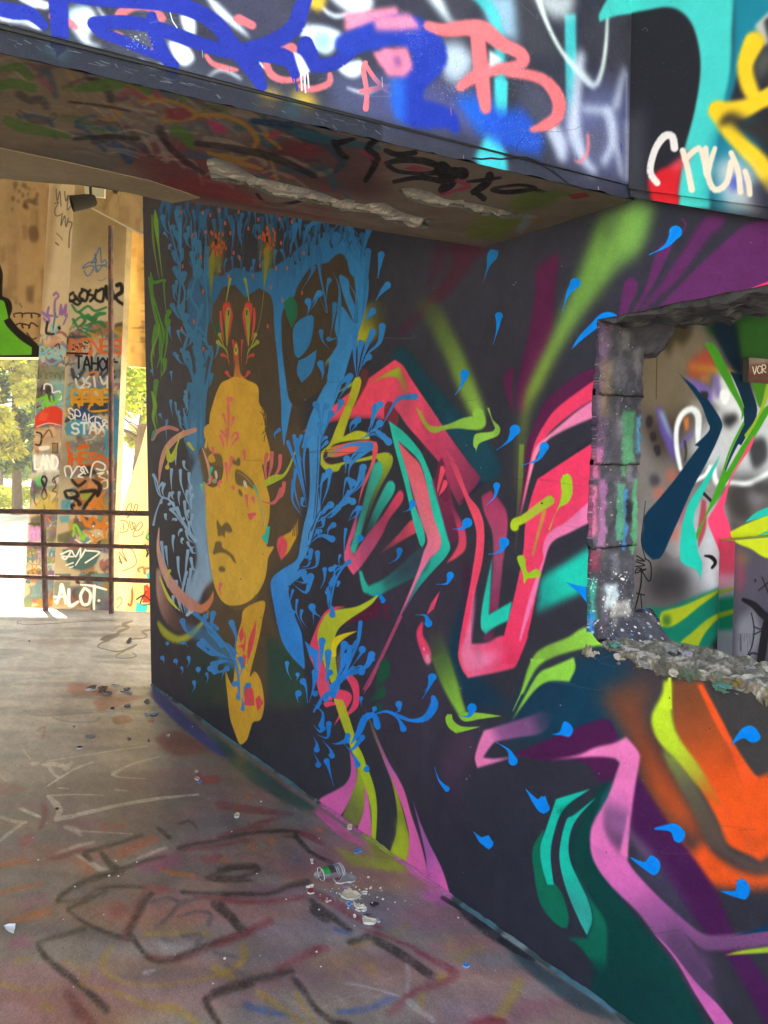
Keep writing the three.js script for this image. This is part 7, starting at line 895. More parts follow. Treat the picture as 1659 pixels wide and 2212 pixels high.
// the stringer above the opening, hung just in front of the wall and falling towards the viewer
const stringer = thing('stair_stringer', 'concrete stringer in the top right corner, turquoise and yellow paint, pale letters crun', 'stringer');
{
  const lipT = (x, y) => onX(x, y, SX), c0 = lipT(1357, 407), c1 = lipT(1659, 447), b0 = lipT(1362, 424.5), b1 = lipT(1659, 473.5), ext = (a, b, z) => a.clone().lerp(b, (z - a.z) / (b.z - a.z)), zE = -1.0;
  const A = V(SX, ext(c0, c1, BZ).y, BZ), Bq = ext(c0, c1, zE); part('stringer_face', flat([A, Bq, V(SX, 2.86, zE), V(SX, 2.86, BZ)], stringS), P.string, stringer);
  const lip = new Surface(V(SX + .006, 2.02, BZ), Z, Y, .72, .86, 2, 2), L0 = ext(b0, b1, BZ).setX(SX + .006), L1 = ext(b0, b1, zE).setX(SX + .006); part('drip_edge', flat([L0, L1, Bq.clone().setX(SX + .006), A.clone().setX(SX + .006)], lip), P.string, stringer);
  const f = [L0.clone().setX(SX + .0075), L1.clone().setX(SX + .0075), V(SX + .0075, 8.2, zE), V(SX + .0075, 8.2, BZ)]; part('stringer_core', hull8(f, f.map((p) => p.clone().setX(p.x + .35))), M.dark, stringer);
}
// the room behind the opening
const room = thing('concrete_wall', 'inner room wall seen through the opening, dark blue, pink and green spray ribbons over white', 'wall');
part('wall_face', flat([V(2.0, .5, -2.2), V(3.7, .5, -2.2), V(3.7, 2.4, -2.2), V(2.0, 2.4, -2.2)], roomS), P.room, room);
part('wall_core', box(WX + TH + .003, 5.2, 0, 2.9, -2.4, -2.203), M.inner, room);
const BY = onZ(1555, 1166, -2.2).y, stub = thing('concrete_block_wall', 'low grey block wall against the inner room wall, scribbled in black', 'low wall');
part('side', flat([V(3.026, .5, -2.199), V(3.026, .5, PZ), V(3.026, BY, PZ), V(3.026, BY, -2.199)], pilSideS), P.pilS, stub);
part('face', flat([V(3.026, .5, PZ), V(3.62, .5, PZ), V(3.62, BY, PZ), V(3.026, BY, PZ)], pilFrontS), P.pilF, stub);
part('core', box(3.029, 4.2, 0, BY - .002, -2.199, PZ - .003), M.inner, stub);
part('top', box(3.027, 3.7, BY, BY + .004, -2.199, PZ - .001), concreteMat('#a9b326', .7, .002, .3, .2), stub);
part('ceiling', box(WX + TH + .004, 5.2, 2.22, 2.4, -2.199, -.9), M.shaded, room);  // lowered to dim the room top; its dark colour adds to that shade
{ const a = onZ(1618, 772, -2.17), b = onZ(1665, 775, -2.17), c = onZ(1665, 828, -2.17); const sgn = new Surface(V(a.x, c.y, -2.17), X, Y, b.x - a.x + .3, a.y - c.y, 512, 100); seed = 5; sgn.c.fillStyle = '#5a3a30'; sgn.c.fillRect(0, 0, 512, 100); on(sgn, 'E'); for (let i = 0; i < 40; i++) K(['#7a5a48', '#3c2620', '#8a7060'][i % 3], rr(2, 8), `${rr(1400, 1750)} ${rr(1490, 1660)} ${rr(1400, 1750)} ${rr(1490, 1660)}`, { b: 3, a: .4, k: 0 }); F('#8a8478', '1450 1480 1800 1470 1800 1520 1450 1545', { b: 5, a: .7 }); TX('#d8cfc0', 'VCR', 1535, 1560, 38, 62, 7, { slope: -.15 }); grain(sgn, .1, .1);
  const bar = tag(new THREE.Group(), 'rusty brown bar scrawled VCR inside the room behind the opening', 'bar'); bar.name = 'rusty_bar'; scene.add(bar); part('bar_face', flat([V(a.x, c.y, -2.17), V(b.x + .3, c.y, -2.17), V(b.x + .3, a.y, -2.17), V(a.x, a.y, -2.17)], sgn), painted(sgn, .8, .002, .2), bar); part('bar_body', box(a.x + .001, b.x + .3, c.y + .001, a.y - .001, -2.198, -2.173), M.dark, bar); }
// ---------------------------------------------------------------- rear: pier, panels, buttress, railing, lamp
const along = (pts, v) => pts.map((p) => p.clone().add(v));
const onS = (s, frm, str) => { const f = FR[frm]; return rows(str, 2).map(([x, y]) => on3(s, f[0] + x * f[2], f[1] + y * f[2])); };
const solid = (name, s, pts, depth, mat, coreMat, parent) => { part(name, flat(pts, s), mat, parent); const b = s.n.clone().multiplyScalar(-1); part(name + '_core', hull8(along(pts, b.clone().multiplyScalar(.003)), along(pts, b.clone().multiplyScalar(depth))), coreMat, parent); };
{
  const pier = thing('concrete_pier', 'leaning concrete pier covered in tags, TAHOE halfway up and white ALOT at its foot', 'pier');
  solid('pier_face', colFrontS, onS(colFrontS, 'D', '110 1372 238 1372 278 375 163 375'), .13, P.pier, concreteMat('#b7a47a', .85, .003, .6, .4), pier);
  // left facet
  const fq = [[110, 1372], [163, 375], [108, 375], [46, 1372]].map(([x, y]) => hitPlane(x, y, facetS.n, facetS.d)); part('pier_side', flat(fq, facetS), P.facet, pier);
  part('pier_side_core', hull8(along(fq, facetS.n.clone().multiplyScalar(-.004)), along(fq, OUT.clone().multiplyScalar(.35))), M.warm, pier);
}
{
  const t = thing('upper_panel', 'brown stained upper wall panel with a bright green shape outlined in black', 'panel'); solid('panel_face', panelLS, [...onS(panelLS, 'D', '-58 772 175 772 175 330 -58 330')], .25, P.panelL, M.warm, t);
  const l = panelLS.O.clone(); const q = onS(panelLS, 'D', '-58 772 -58 330'), far = along([q[0], q[1]], E1.clone().multiplyScalar(-9)); part('panel_rest', hull8([q[0], q[1], far[1], far[0]].map((p) => p.clone()), along([q[0], q[1], far[1], far[0]], OUT.clone().multiplyScalar(.25))), M.warm, t);
  const t2 = thing('upper_panel', 'pale yellow upper wall panel squeezed between the pier and the mural wall', 'panel'); solid('panel_face', panelRS, onS(panelRS, 'D', '270 790 345 796 345 400 270 400'), .25, P.panelR, M.warm, t2);
  const r = onS(panelRS, 'D', '345 796 345 400'), fr2 = along(r, E1.clone().multiplyScalar(5)); part('panel_rest', hull8([r[0], r[1], fr2[1], fr2[0]], along([r[0], r[1], fr2[1], fr2[0]], OUT.clone().multiplyScalar(.25))), M.warm, t2);
  // wall above everything, up to the roof
  const hi = onS(panelLS, 'D', '-58 335 345 335'); const a0 = hi[0].clone().addScaledVector(E1, -9), a1 = hi[1].clone().addScaledVector(E1, 6); const up = (p) => p.clone().setY(5.98); part('panel_rest', hull8([a0, a1, up(a1), up(a0)], along([a0, a1, up(a1), up(a0)], OUT.clone().multiplyScalar(.2))), M.warm, t);
  const b = thing('raked_beam', 'beige raked beam end slanting down to the right under the ceiling', 'beam'); solid('beam_face', topBeamS, onS(topBeamS, 'S', '655 20 1350 20 1350 640 1228 566 770 322 655 210'), .35, P.topBeam, M.warm, b);
  const e0 = onS(topBeamS, 'S', '765 318 1228 564 1228 578 762 330'); part('beam_edge', hull8(along(e0, OUT.clone().multiplyScalar(-.03)), along(e0, OUT.clone().multiplyScalar(.3))), M.pale, b);
}
{
  // white buttress with loop tags and a darker graffitied face beside it
  const s1 = rearSurface(11.3, 235, 860, 360, 1400, 330, 1400), s2 = rearSurface(11, 235, 1080, 360, 1400, 512, 1200);
  seed = 1313; s1.c.fillStyle = '#ded2ac'; s1.c.fillRect(0, 0, s1.px, s1.py); stains(s1, 20, ['#c8b888', '#efe6c8'], .4); on(s1, 'T');
  for (const t of ['1030 860 8 1050 800 8 1080 790 8 1060 880 8 1040 900 8 1090 850 8 1110 790 8 1130 810 8 1100 880 8', '990 990 8 960 970 8 1000 920 8 1050 950 8 1040 1010 8 980 1020 8', '1010 950 8 1015 1000 8', '1060 930 8 1080 1000 8 1110 960 8 1080 940 8 1120 1010 8 1170 960 8 1140 940 8 1090 1050 8 1160 1040 8 1175 1010 8', '950 1170 9 1000 1280 9 970 1180 9 1040 1260 9 1000 1160 8 1080 1160 8 1115 1280 8 1000 1340 8', '950 1250 12 1000 1270 12', '950 1600 8 980 1550 8 1000 1590 8 960 1640 8']) W('#55493a', t, { b: 2, a: .85 }); grain(s1, .05, .06);
  s2.c.fillStyle = '#c9b184'; s2.c.fillRect(0, 0, s2.px, s2.py); stains(s2, 30, ['#a88e5c', '#dcc694'], .4); on(s2, 'T'); for (const t of ['1220 960 10 1240 1000 10 1200 1060 10 1230 1080 10 1245 1000 10', '1190 1120 10 1210 1180 10 1230 1120 10 1200 1220 9 1225 1180 9']) W('#2c261f', t, { b: 2 }); scribble('#6a604c', 1130, 1290, 110, 70, 20, 6, { b: 5, a: .8 }); F('#3aa0c0', '1200 1370 1245 1320 1245 1400 1210 1400', { b: 3 }); F('#58b070', '1190 1040 1230 1030 1240 1090 1210 1080', { b: 3, a: .8 });
  W('#d84a2c', '1075 1440 14 1085 1540 16 1070 1620 16 1030 1600 16 1000 1700 14', { b: 2 }); for (let i = 0; i < 7; i++) W('#d23c28', `${1160 + rr(0, 80)} ${1450 + rr(0, 40)} 14 ${1160 + rr(0, 80)} ${1520 + rr(0, 40)} 20 ${1160 + rr(0, 80)} ${1590} 14`, { b: 2 }); W('#2c2422', '1120 1570 12 1180 1540 12 1240 1600 10 1150 1610 10 1200 1500 10', { b: 2 }); F('#38b0c4', '1120 1590 1180 1620 1215 1610 1200 1670 1110 1690', { b: 3 }); grain(s2, .05, .06);
  const t = thing('buttress', 'leaning white concrete buttress with thin black looping tags behind the railing', 'buttress');
  solid('buttress_face', s1, onS(s1, 'D', '245 1390 360 1390 360 800 335 850 303 973 264 1092 250 1200'), .25, painted(s1, .8, .002, .6), M.pale, t);
  const t2 = thing('buttress', 'beige buttress foot with red scribbles and a turquoise patch beside the mural wall', 'buttress'); solid('buttress_face', s2, onS(s2, 'D', '262 1390 360 1390 360 1080 333 1112 316 1150 290 1250 268 1330'), .22, painted(s2, .8, .002, .6), M.warm, t2);
}
const rust = (() => { const n = 256, d = new Uint8Array(n * n * 4), C = [[.14, .075, .06], [.22, .1, .07], [.09, .06, .05], [.3, .14, .1]]; for (let i = 0; i < n * n; i++) { const x = i % n, y = (i / n) | 0, k = tn(x * 2, y * 2) * 4, c = C[Math.min(3, k | 0)], f = .8 + .4 * rnd(); for (let q = 0; q < 3; q++) d[i * 4 + q] = 255 * Math.pow(c[q] * f, 1 / 2.2); d[i * 4 + 3] = 255; } const t = new THREE.DataTexture(d, n, n); t.colorSpace = THREE.SRGBColorSpace; t.wrapS = t.wrapT = THREE.RepeatWrapping; t.magFilter = THREE.LinearFilter; t.needsUpdate = true; return new THREE.MeshStandardMaterial({ map: t, roughness: .85, metalness: .2, bumpMap: rep(coarseRelief, 2, 2), bumpScale: .002 }); })();
const tube = (a, b, r, seg = 10) => { const L = a.distanceTo(b), n = Math.max(2, Math.round(L * 8)), g = new THREE.CylinderGeometry(r, r, L, seg, n, false), p = g.attributes.position; for (let i = 0; i < p.count; i++) { const k = 1 + .06 * fbm(p.getY(i) * 5, i % 3, 2, 2); p.setX(i, p.getX(i) * k); p.setZ(i, p.getZ(i) * k); } const uv = g.attributes.uv; for (let i = 0; i < uv.count; i++) uv.setXY(i, uv.getX(i), uv.getY(i) * L * 2); g.translate(0, L / 2, 0).applyQuaternion(new THREE.Quaternion().setFromUnitVectors(V(0, 1, 0), b.clone().sub(a).normalize())).translate(a.x, a.y, a.z); g.computeVertexNormals(); return g; };
{
  const t = thing('metal_railing', 'rusty brown pipe railing with three rails along the far edge of the floor', 'railing');
  const pl = { n: OUT.clone().negate(), d: OUT.clone().negate().dot(post1) }, at2 = (x, y) => hitPlane(x, y, pl.n, pl.d);
  part('post', tube(post1.clone().setY(-.1), at2(239, 488), .026), rust, t);
  const p2 = at2(93, 1109); part('post', tube(p2.clone().setY(-.1), p2.clone().setY(p2.y + .01), .029), rust, t);
  const y1 = at2(240, 1108).y, y2 = at2(240, 1180).y, y3 = at2(240, 1252).y; [[y1, .027], [y2, .022], [y3, .024]].forEach(([y, r]) => { const a = post1.clone().setY(y).addScaledVector(E1, -7).addScaledVector(OUT, -.0), b = post1.clone().setY(y).addScaledVector(E1, 2.4); part('rail', tube(a, b, r), rust, t); });
  const p3 = post1.clone().addScaledVector(E1, -2.55); part('post', tube(p3.clone().setY(-.1), p3.clone().setY(y1), .029), rust, t);
  for (const y of [y1, y2, y3]) for (const p of [post1, p2]) part('weld', new THREE.SphereGeometry(.036, 10, 8).scale(1, .8, 1).translate(p.x, y, p.z), rust, t);
}
{
  // old floodlight holder under the raked beam
  const q = planeAt(9.15), c = hitPlane(180, 436, q.n, q.d), m = hitPlane(195, 398, q.n, q.d), dir = hitPlane(172, 441, q.n, q.d).sub(hitPlane(205, 425, q.n, q.d)).normalize().addScaledVector(OUT, -.75).normalize();
  const t = thing('floodlight', 'small dark olive cylindrical floodlight holder hanging under the ceiling beside the raked beam', 'lamp'), dm = new THREE.MeshStandardMaterial({ color: new THREE.Color(.02, .015, .008), roughness: 1, metalness: 0, side: THREE.DoubleSide }), R = .085;
  const prof = [[0, -.13], [.045, -.13], [.06, -.11], [.075, -.02], [R - .004, .1], [R, .12], [R - .008, .12], [R - .016, .1], [.055, 0]].map(([x, y]) => new THREE.Vector2(x, y));
  const h = part('housing', new THREE.LatheGeometry(prof, 28), dm, t); h.quaternion.setFromUnitVectors(V(0, 1, 0), dir); h.position.copy(c);
  const gl = new THREE.Mesh(new THREE.CircleGeometry(.06, 20).rotateX(-Math.PI / 2).translate(0, .005, 0), new THREE.MeshStandardMaterial({ color: new THREE.Color(.03, .03, .03), roughness: .3 })); gl.name = 'socket'; h.add(gl);
  part('stem', tube(c.clone().addScaledVector(dir, -.08), m.clone(), .014), dm, t); part('mounting_plate', hull8(...(() => { const a = [[168, 392], [212, 398], [212, 420], [170, 414]].map(([x, y]) => hitPlane(x, y, q.n, q.d).addScaledVector(OUT, .12)); return [a, along(a, OUT.clone().multiplyScalar(.03))]; })()), M.pale, t);
}
// ---------------------------------------------------------------- trees beyond
const leafMat = (r, g, b) => new THREE.MeshPhysicalMaterial({ color: new THREE.Color(r, g, b), roughness: .75, transmission: .6, thickness: 0, side: THREE.DoubleSide });
const bark = concreteMat('#5c4c38', .95, .01, .3, .5);
function limb(a, b, r0, r1, bend) { const m = a.clone().lerp(b, .5).add(bend), c = new THREE.QuadraticBezierCurve3(a, m, b), g = new THREE.TubeGeometry(c, 10, 1, 8), p = g.attributes.position, n = 9; for (let i = 0; i < p.count; i++) { const k = Math.floor(i / n) / 10, ctr = c.getPoint(k), r = r0 + (r1 - r0) * k; p.setXYZ(i, ctr.x + (p.getX(i) - ctr.x) * r, ctr.y + (p.getY(i) - ctr.y) * r, ctr.z + (p.getZ(i) - ctr.z) * r); } g.computeVertexNormals(); return g; }
function tree(label, px, depth, crownY0, crownY1, rad, mats, n, leaf, trunkLean = 0, group) {
  const base = at(px, 985, depth); base.y = -.7; const t = thing('tree', label, 'tree', group); const top = base.clone().add(V(0, crownY0 + (crownY1 - crownY0) * .6 + .7, 0)).addScaledVector(E1, trunkLean);
  const gs = [limb(base, top, .22, .06, V(rr(-.3, .3), 0, rr(-.3, .3)))]; for (let i = 0; i < 7; i++) { const s = base.clone().lerp(top, rr(.35, .9)); gs.push(limb(s, s.clone().add(V(rr(-1, 1) * rad * .8, rr(.4, 1.6), rr(-1, 1) * rad * .8)), .07, .015, V(0, .3, 0))); } part('trunk', boxUV(mergeGeometries(gs.map((g) => g.toNonIndexed()))), bark, t);
  const clumps = []; for (let i = 0; i < 46; i++) { const a = rnd() * 6.283, q = Math.sqrt(rnd()) * rad, y = rr(crownY0, crownY1), sh2 = 1 - Math.pow(Math.abs((y - (crownY0 + crownY1) / 2) / ((crownY1 - crownY0) / 2)), 3) * .6; clumps.push([top.x + Math.cos(a) * q * sh2, y, top.z + Math.sin(a) * q * sh2, rr(.3, .75)]); }
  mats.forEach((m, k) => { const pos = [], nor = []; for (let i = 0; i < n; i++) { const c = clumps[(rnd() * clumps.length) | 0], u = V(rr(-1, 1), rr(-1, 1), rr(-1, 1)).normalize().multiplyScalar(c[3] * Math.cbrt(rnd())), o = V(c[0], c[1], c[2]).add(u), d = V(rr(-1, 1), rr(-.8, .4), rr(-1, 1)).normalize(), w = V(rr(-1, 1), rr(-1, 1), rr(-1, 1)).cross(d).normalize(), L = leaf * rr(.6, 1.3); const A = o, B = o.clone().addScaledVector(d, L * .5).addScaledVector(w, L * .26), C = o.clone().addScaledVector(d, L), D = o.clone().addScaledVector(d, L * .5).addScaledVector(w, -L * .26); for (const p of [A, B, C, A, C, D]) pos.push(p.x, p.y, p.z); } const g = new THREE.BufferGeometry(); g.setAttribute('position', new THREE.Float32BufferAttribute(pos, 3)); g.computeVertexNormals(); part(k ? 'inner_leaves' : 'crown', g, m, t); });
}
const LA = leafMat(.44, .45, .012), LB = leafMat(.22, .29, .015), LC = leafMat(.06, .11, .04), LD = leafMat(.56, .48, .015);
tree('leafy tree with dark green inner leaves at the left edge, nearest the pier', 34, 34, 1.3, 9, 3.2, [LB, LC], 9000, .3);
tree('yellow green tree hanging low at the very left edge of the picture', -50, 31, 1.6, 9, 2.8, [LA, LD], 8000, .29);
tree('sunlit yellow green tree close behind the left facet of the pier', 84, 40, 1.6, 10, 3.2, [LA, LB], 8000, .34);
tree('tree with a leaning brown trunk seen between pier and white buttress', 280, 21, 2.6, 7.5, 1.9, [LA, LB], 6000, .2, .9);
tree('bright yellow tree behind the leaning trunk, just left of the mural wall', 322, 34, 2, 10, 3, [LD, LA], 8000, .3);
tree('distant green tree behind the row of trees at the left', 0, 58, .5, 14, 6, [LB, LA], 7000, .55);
for (const [px, d, w] of [[26, 38, 1.3], [-60, 36, 1.3]]) { const c = at(px, 985, d); c.y = -.7; const t = thing('bush', px > 0 ? 'low sunlit yellow green bush behind the lower rails at the left' : 'low bush at the very left edge beyond the railing', 'bush'); const pos = []; for (let i = 0; i < 2600; i++) { const o = V(c.x + rr(-w, w), c.y + Math.pow(rnd(), .7) * .9, c.z + rr(-w, w)), dd = V(rr(-1, 1), rr(-.2, 1), rr(-1, 1)).normalize(), ww = V(rr(-1, 1), rr(-1, 1), rr(-1, 1)).cross(dd).normalize(); const B = o.clone().addScaledVector(dd, .09).addScaledVector(ww, .04), C = o.clone().addScaledVector(dd, .18), D = o.clone().addScaledVector(dd, .09).addScaledVector(ww, -.04); for (const p of [o, B, C, o, C, D]) pos.push(p.x, p.y, p.z); } const g = new THREE.BufferGeometry(); g.setAttribute('position', new THREE.Float32BufferAttribute(pos, 3)); g.computeVertexNormals(); part('foliage', g, LA, t); part('stem', tube(c.clone(), c.clone().add(V(0, .6, 0)), .03), bark, t); }
scene.fog = new THREE.FogExp2(new THREE.Color(1, .96, .86), .0025);
// ---------------------------------------------------------------- things lying on the floor
seed = 4242;
const chipMat = (c, r = .8) => new THREE.MeshStandardMaterial({ color: new THREE.Color(c), roughness: r, bumpMap: rep(coarseRelief, 8, 8), bumpScale: .001 });
const CM = { white: chipMat('#d9d6cf'), cream: chipMat('#cfc2a8'), grey: chipMat('#8b8b90'), blue: chipMat('#2f7cc4'), pale: chipMat('#8aa4d8'), red: chipMat('#8c2f34'), dark: chipMat('#2b2930'), pink: chipMat('#d88a98'), brown: chipMat('#6b5a4c'), lilac: chipMat('#9a90b4') };
// a flake of paint and plaster: outline from the survey, curled, with a paler broken edge
function flake(name, label, category, frame, str, top, edge, thick, curl = .006, group) {
  thick = .0025 + thick * .3; curl *= .5;
  const f = FR[frame], pts = rows(str, 2).map(([x, y]) => onY(f[0] + x * f[2], f[1] + y * f[2], thick)), c = pts.reduce((a, p) => a.add(p), V(0, 0, 0)).divideScalar(pts.length), t = thing(name, label, category, group); t.position.set(c.x, 0, c.z);
  const n = pts.length, ring = (k, y) => pts.map((p, i) => V((p.x - c.x) * k, y + (k > .9 ? curl * (.4 + .6 * Math.sin(i * 2.4 + c.x * 50)) : curl * .1), (p.z - c.z) * k)), pos = [], R = [ring(1, thick), ring(.97, thick + .0008), ring(.5, thick * .75)], q = (a, b, d) => pos.push(a.x, a.y, a.z, b.x, b.y, b.z, d.x, d.y, d.z);
  const quad = (A, B) => { for (let i = 0; i < n; i++) { const j = (i + 1) % n; q(A[i], B[i], B[j]); q(A[i], B[j], A[j]); } };
  const mk = (name2, m) => { const g = new THREE.BufferGeometry(); g.setAttribute('position', new THREE.Float32BufferAttribute(pos.splice(0), 3)); part(name2, boxUV(g), m, t); };
  quad(R[1], R[2]); for (let i = 1; i < n - 1; i++) q(R[2][0], R[2][i], R[2][i + 1]); top.side = THREE.DoubleSide; mk('painted_skin', top);
  edge.side = THREE.DoubleSide; const low = ring(.93, .0015).map((p) => p.setY(.0015)); quad(low, R[0]); quad(R[0], R[1]); mk('broken_edge', edge); return t;
}
const DF = 'L';
flake('paint_flake', 'large cream plaster flake with a pointed top, in the rubble by the bottle', 'flake', DF, '800 815 812 790 838 775 862 762 880 775 905 785 940 805 915 825 880 838 845 832', CM.cream, CM.white, .014, .008);
flake('paint_flake', 'red and grey striped paint flake lying half under the clear bottle', 'flake', DF, '748 700 775 690 800 670 830 655 868 668 904 688 896 712 870 724 835 720 800 732 770 728', CM.grey, CM.white, .01, .008);
flake('paint_flake', 'dark red strip of paint flake right beside the bottle base', 'flake', DF, '758 706 800 668 826 660 800 700 782 726 768 722', CM.red, CM.white, .016, .004);
flake('plaster_chunk', 'thick cream plaster chunk with brown stains, lowest of the rubble heap', 'plaster chunk', DF, '942 960 955 945 990 955 1025 965 1040 975 1022 990 985 992 950 985', CM.cream, CM.white, .022, .006);
flake('paint_flake', 'small pale triangular flake right of the lowest plaster chunk', 'flake', DF, '1030 965 1045 950 1063 980 1050 986', CM.lilac, CM.white, .01, .004);
flake('paint_flake', 'red paint flake with white edges left of the bottle', 'flake', DF, '583 770 600 757 625 762 626 790 600 796 580 790', CM.red, CM.white, .012, .005);
flake('paint_flake', 'narrow white flake standing above the red flake left of the bottle', 'flake', DF, '570 750 590 742 622 738 620 755 595 755', CM.white, CM.white, .012, .005);
flake('paint_flake', 'bright blue rectangular paint flake alone by the yellow spray at the wall foot', 'flake', DF, '890 505 938 503 942 518 925 520 915 530 888 528', CM.blue, CM.pale, .006, .003);
flake('paint_flake', 'small blue flake left of the curled shell under the large cream flake', 'flake', DF, '838 858 862 854 875 864 858 878 842 872', CM.blue, CM.pale, .008, .003);
flake('paint_flake', 'curled cream shell of plaster under the large cream flake', 'flake', DF, '884 858 900 862 918 878 950 876 974 888 950 894 920 896 900 882', CM.cream, CM.white, .016, .014);
flake('paint_flake', 'thin white edged red sliver below the curled shell', 'flake', DF, '908 908 928 900 945 902 930 912', CM.red, CM.white, .008, .003);
flake('paint_flake', 'thin white sliver right of the red sliver', 'flake', DF, '940 912 958 904 975 902 960 912', CM.white, CM.white, .007, .003);
flake('paint_flake', 'grey lilac flake touching the top of the large cream flake', 'flake', DF, '826 752 845 745 860 758 838 775 822 772', CM.lilac, CM.white, .009, .004);
flake('paint_flake', 'long pale yellow flake right of the large cream flake', 'flake', DF, '930 785 955 780 980 782 975 796 945 798', CM.cream, CM.white, .009, .003);
flake('paint_flake', 'flat navy black flake right of the curled shell', 'flake', DF, '990 860 1015 848 1050 855 1055 866 1020 882 998 878', CM.dark, CM.dark, .004, .001);
flake('paint_flake', 'dark blue grey flake directly above the lowest plaster chunk', 'flake', DF, '940 940 968 930 1000 928 1002 955 970 950', chipMat('#3c4658'), CM.grey, .006, .004);
flake('plaster_chunk', 'pinkish cream lump of plaster on the pink plume at the wall foot', 'plaster chunk', DF, '842 345 858 336 878 342 874 364 856 370 844 360', CM.cream, CM.white, .02, .004);
flake('plaster_chunk', 'cream lump of plaster alone at the left, above the brown curve on the floor', 'plaster chunk', DF, '95 270 118 260 134 268 128 285 108 292 96 284', CM.cream, CM.white, .02, .004);
flake('plaster_chunk', 'small white lump above the bottle', 'plaster chunk', DF, '598 570 612 565 620 576 608 586', CM.white, CM.white, .012, .002);
flake('plaster_chunk', 'pinkish lump left of the large cream flake on the red line', 'plaster chunk', DF, '700 842 712 836 722 845 710 852', CM.pink, CM.white, .01, .002);
flake('plaster_chunk', 'white pebble of plaster left of the lowest chunk on the red line', 'plaster chunk', DF, '882 936 892 932 904 940 898 952 886 946', CM.white, CM.white, .012, .002);
flake('paint_flake', 'blue flake with white edge near the red arrow at the bottom centre', 'flake', 'M', '362 860 378 838 408 846 410 862 388 870', CM.blue, CM.pale, .008, .006);
flake('paint_flake', 'small blue flake on the floor edge right of the cream lumps at the left', 'flake', 'J', '1490 1282 1510 1272 1526 1280 1508 1294', CM.blue, CM.pale, .006, .003);
flake('paint_flake', 'pink flake beside the small blue flake near the wall', 'flake', 'J', '1468 1252 1490 1244 1510 1254 1500 1270 1478 1268', CM.pink, CM.white, .008, .004);
flake('paper_scrap', 'white curved scrap of paper at the left edge of the floor', 'paper', 'K', '25 798 60 796 104 794 100 820 92 848 62 836 40 822', chipMat('#e8ecf4'), CM.white, .012, .012);
// brown curled shards further back
const SH = [['650 575 690 562 735 564 720 584 680 592 645 588', 'grey brown curled shard, left of the three at the back of the floor'], ['738 585 770 565 815 562 800 585 770 600 742 600', 'brown curled shard standing in the middle of the back rubble'], ['770 604 820 600 848 606 820 620 780 618', 'thin brown shard lying below the back rubble'], ['840 545 870 552 912 554 880 560 850 556', 'thin grey shard at the top of the back rubble'], ['930 580 970 568 985 576 960 592 935 592', 'pale shard at the right end of the back rubble'], ['905 600 950 598 1000 610 990 620 940 610', 'pale edged flat shard at the lower right of the back rubble'], ['828 735 845 720 865 722 858 740 836 742', 'dark little shard below the back rubble'], ['935 712 960 694 986 696 980 710 955 718', 'blue grey flake right of the dark little shard'], ['1085 680 1105 656 1130 662 1130 685 1110 696', 'pale grey lump left of the far mural foot'], ['1085 772 1105 766 1120 774 1100 784', 'small lilac flake beside the long pale flake'], ['1130 780 1160 764 1198 760 1185 776 1150 786', 'long pale flake near the far mural foot'], ['640 938 665 928 718 930 715 942 680 948 650 946', 'flat grey flake with white crumbs in the middle of the floor'], ['576 1022 600 1017 626 1020 620 1030 580 1032', 'narrow dark flake above the cream painted lines'], ['960 956 975 948 992 952 985 962 965 964', 'small grey lump in the middle right of the floor'], ['1252 930 1268 924 1286 930 1280 942 1260 942', 'round pale lump near the wall foot'], ['545 868 558 862 570 866 560 873', 'tiny dark flake left in the middle of the floor'], ['1465 1205 1482 1195 1502 1205 1495 1220 1475 1222', 'pale round lump above the pink flake'], ['1112 975 1125 962 1132 972 1125 986', 'little brown shard right of the small grey lump'], ['212 222 222 214 232 224 222 232', 'small dark stone at the far left of the floor'], ['415 1484 430 1478 445 1484 430 1492', 'dark flake on the cream painted letter']];
SH.forEach(([p, l], i) => flake('paint_shard', l, 'shard', 'J', p, [CM.brown, CM.brown, CM.brown, CM.grey, CM.grey, CM.lilac, CM.dark, CM.lilac, CM.grey, CM.lilac, CM.pale, CM.grey, CM.dark, CM.grey, CM.cream, CM.dark, CM.cream, CM.brown, CM.dark, CM.dark][i], [CM.white, CM.brown, CM.grey][i % 3], i < 3 ? .03 : .012, i < 2 ? .03 : .006));
// a dry leaf standing on the crack at the back
flake('dry_leaf', 'dark dry leaf standing on the crack near the railing', 'leaf', 'J', '955 230 975 205 990 190 995 212 980 228', CM.brown, CM.brown, .04, .03);
// crumbs nobody could count
{ const gs = []; const f = FR.L; for (let i = 0; i < 330; i++) { let x, y; const k = rnd(); if (k < .5) { x = 474 + rr(-1, 1) * 470 * .3268 * rnd() + 880 * .3268; y = 1670 + 800 * .3268 + rr(-1, 1) * 190 * .3268 * rnd(); } else { x = rr(0, 1150); y = 1340 + Math.pow(rnd(), .6) * 800; } if (y < 1478 + .704 * (x - 328) + 14) continue; const p = onY(x, y, 0), r = .001 + Math.pow(rnd(), 4) * .005; const g = new THREE.IcosahedronGeometry(r, 0).scale(1, .6, 1).rotateY(rnd() * 6).translate(p.x, r * .4, p.z); gs.push(g); }
  tag(part('crumbs', mergeGeometries(gs), CM.white, scene), 'scattered white crumbs of plaster and paint on the floor', 'crumbs', null, 'stuff'); }
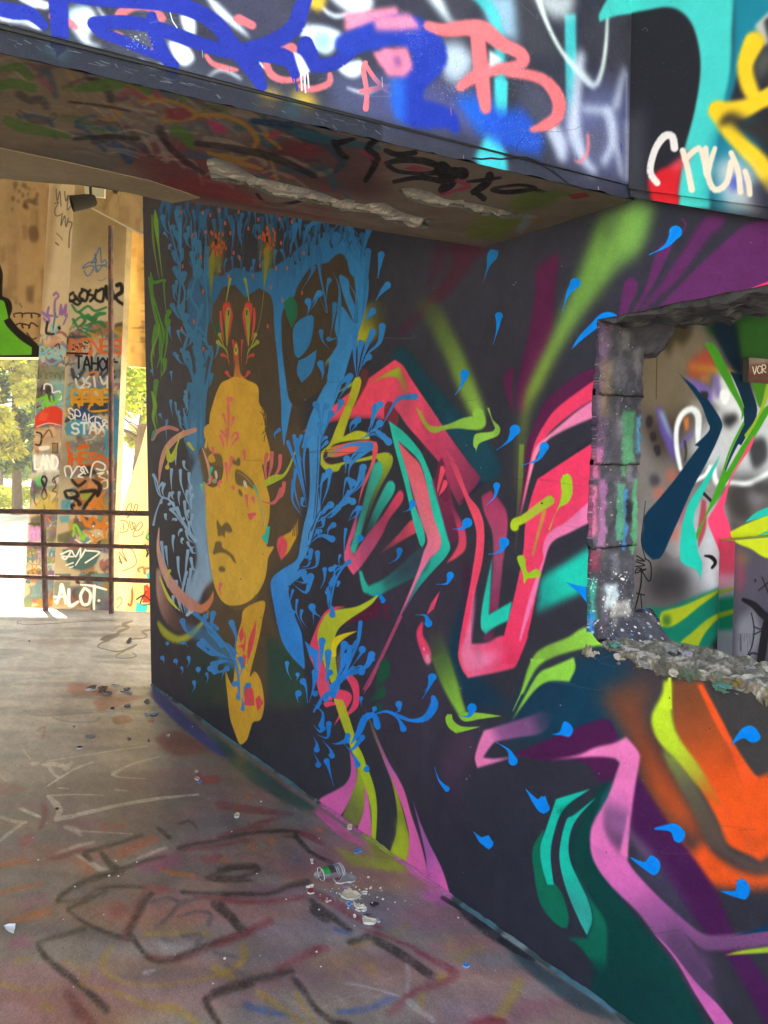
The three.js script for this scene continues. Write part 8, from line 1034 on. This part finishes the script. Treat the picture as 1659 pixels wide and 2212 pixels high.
// the clear flat bottle on its side, print showing through
{
  const f = FR.L, P2 = (x, y, h) => onY(f[0] + x * f[2], f[1] + y * f[2], h), a = P2(630, 682, .02), b = P2(810, 640, .02), axis = b.clone().sub(a), L = axis.length(); axis.normalize();
  const t = thing('plastic_bottle', 'flat clear plastic bottle lying on the floor with a green and dark print on it', 'bottle'); t.position.copy(a).setY(.0225); t.rotation.y = Math.atan2(-axis.z, axis.x);
  const glass = new THREE.MeshPhysicalMaterial({ color: new THREE.Color(.93, .94, .95), roughness: .06, transmission: .92, thickness: 0, ior: 1.45, clearcoat: 1, clearcoatRoughness: .05 });
  const prof = [], R = .034; const rs = [[0, .0], [.01, .012], [.014, .012], [.022, .012], [.03, .024], [.045, R], [.06, R], [L * .8, R], [L * .86, R * .97], [L * .9, R], [L * .97, R * .95], [L, R * .7], [L + .001, 0]]; for (const [x, r] of rs) prof.push(new THREE.Vector2(r, x)); const g = new THREE.LatheGeometry(smooth(prof.map((p) => [p.x, p.y]), false, 4).map((p) => new THREE.Vector2(Math.max(0, p[0]), p[1])), 32).rotateZ(-Math.PI / 2).scale(1, .62, 1); g.computeVertexNormals(); part('bottle_body', g, glass, t);
  const lab = (x0, x1, c, z0 = -.024, z1 = .022) => { const q = new THREE.PlaneGeometry(x1 - x0, z1 - z0, 4, 12).rotateX(-Math.PI / 2).translate((x0 + x1) / 2, 0, (z0 + z1) / 2), p = q.attributes.position; for (let i = 0; i < p.count; i++) p.setY(i, .62 * Math.sqrt(Math.max(0, R * R - p.getZ(i) ** 2)) + .0006); q.computeVertexNormals(); return [q, new THREE.MeshStandardMaterial({ color: new THREE.Color(c), roughness: .5, side: THREE.DoubleSide })]; };
  for (const [n, q] of [['green_print', lab(L * .27, L * .47, '#1f9a34', -.03, .03)], ['dark_print', lab(L * .48, L * .68, '#3a3742', -.03, .03)], ['grey_print', lab(L * .69, L * .86, '#77798f', -.03, .014)]]) part(n, q[0], q[1], t);
  part('neck', new THREE.CylinderGeometry(.0125, .0125, .018, 20).rotateZ(Math.PI / 2).translate(.008, 0, 0), glass, t);
  for (const k of [.22, .9, .97]) part('rim', new THREE.TorusGeometry(R + .0008, .0013, 6, 36).rotateY(Math.PI / 2).scale(1, .62, 1).translate(L * k, 0, 0), new THREE.MeshStandardMaterial({ color: new THREE.Color('#cfd6e4'), roughness: .2 }), t);
}
scene.traverse((o) => { if (o.isMesh) { o.castShadow = true; o.receiveShadow = true; } });
renderer.render(scene, camera);
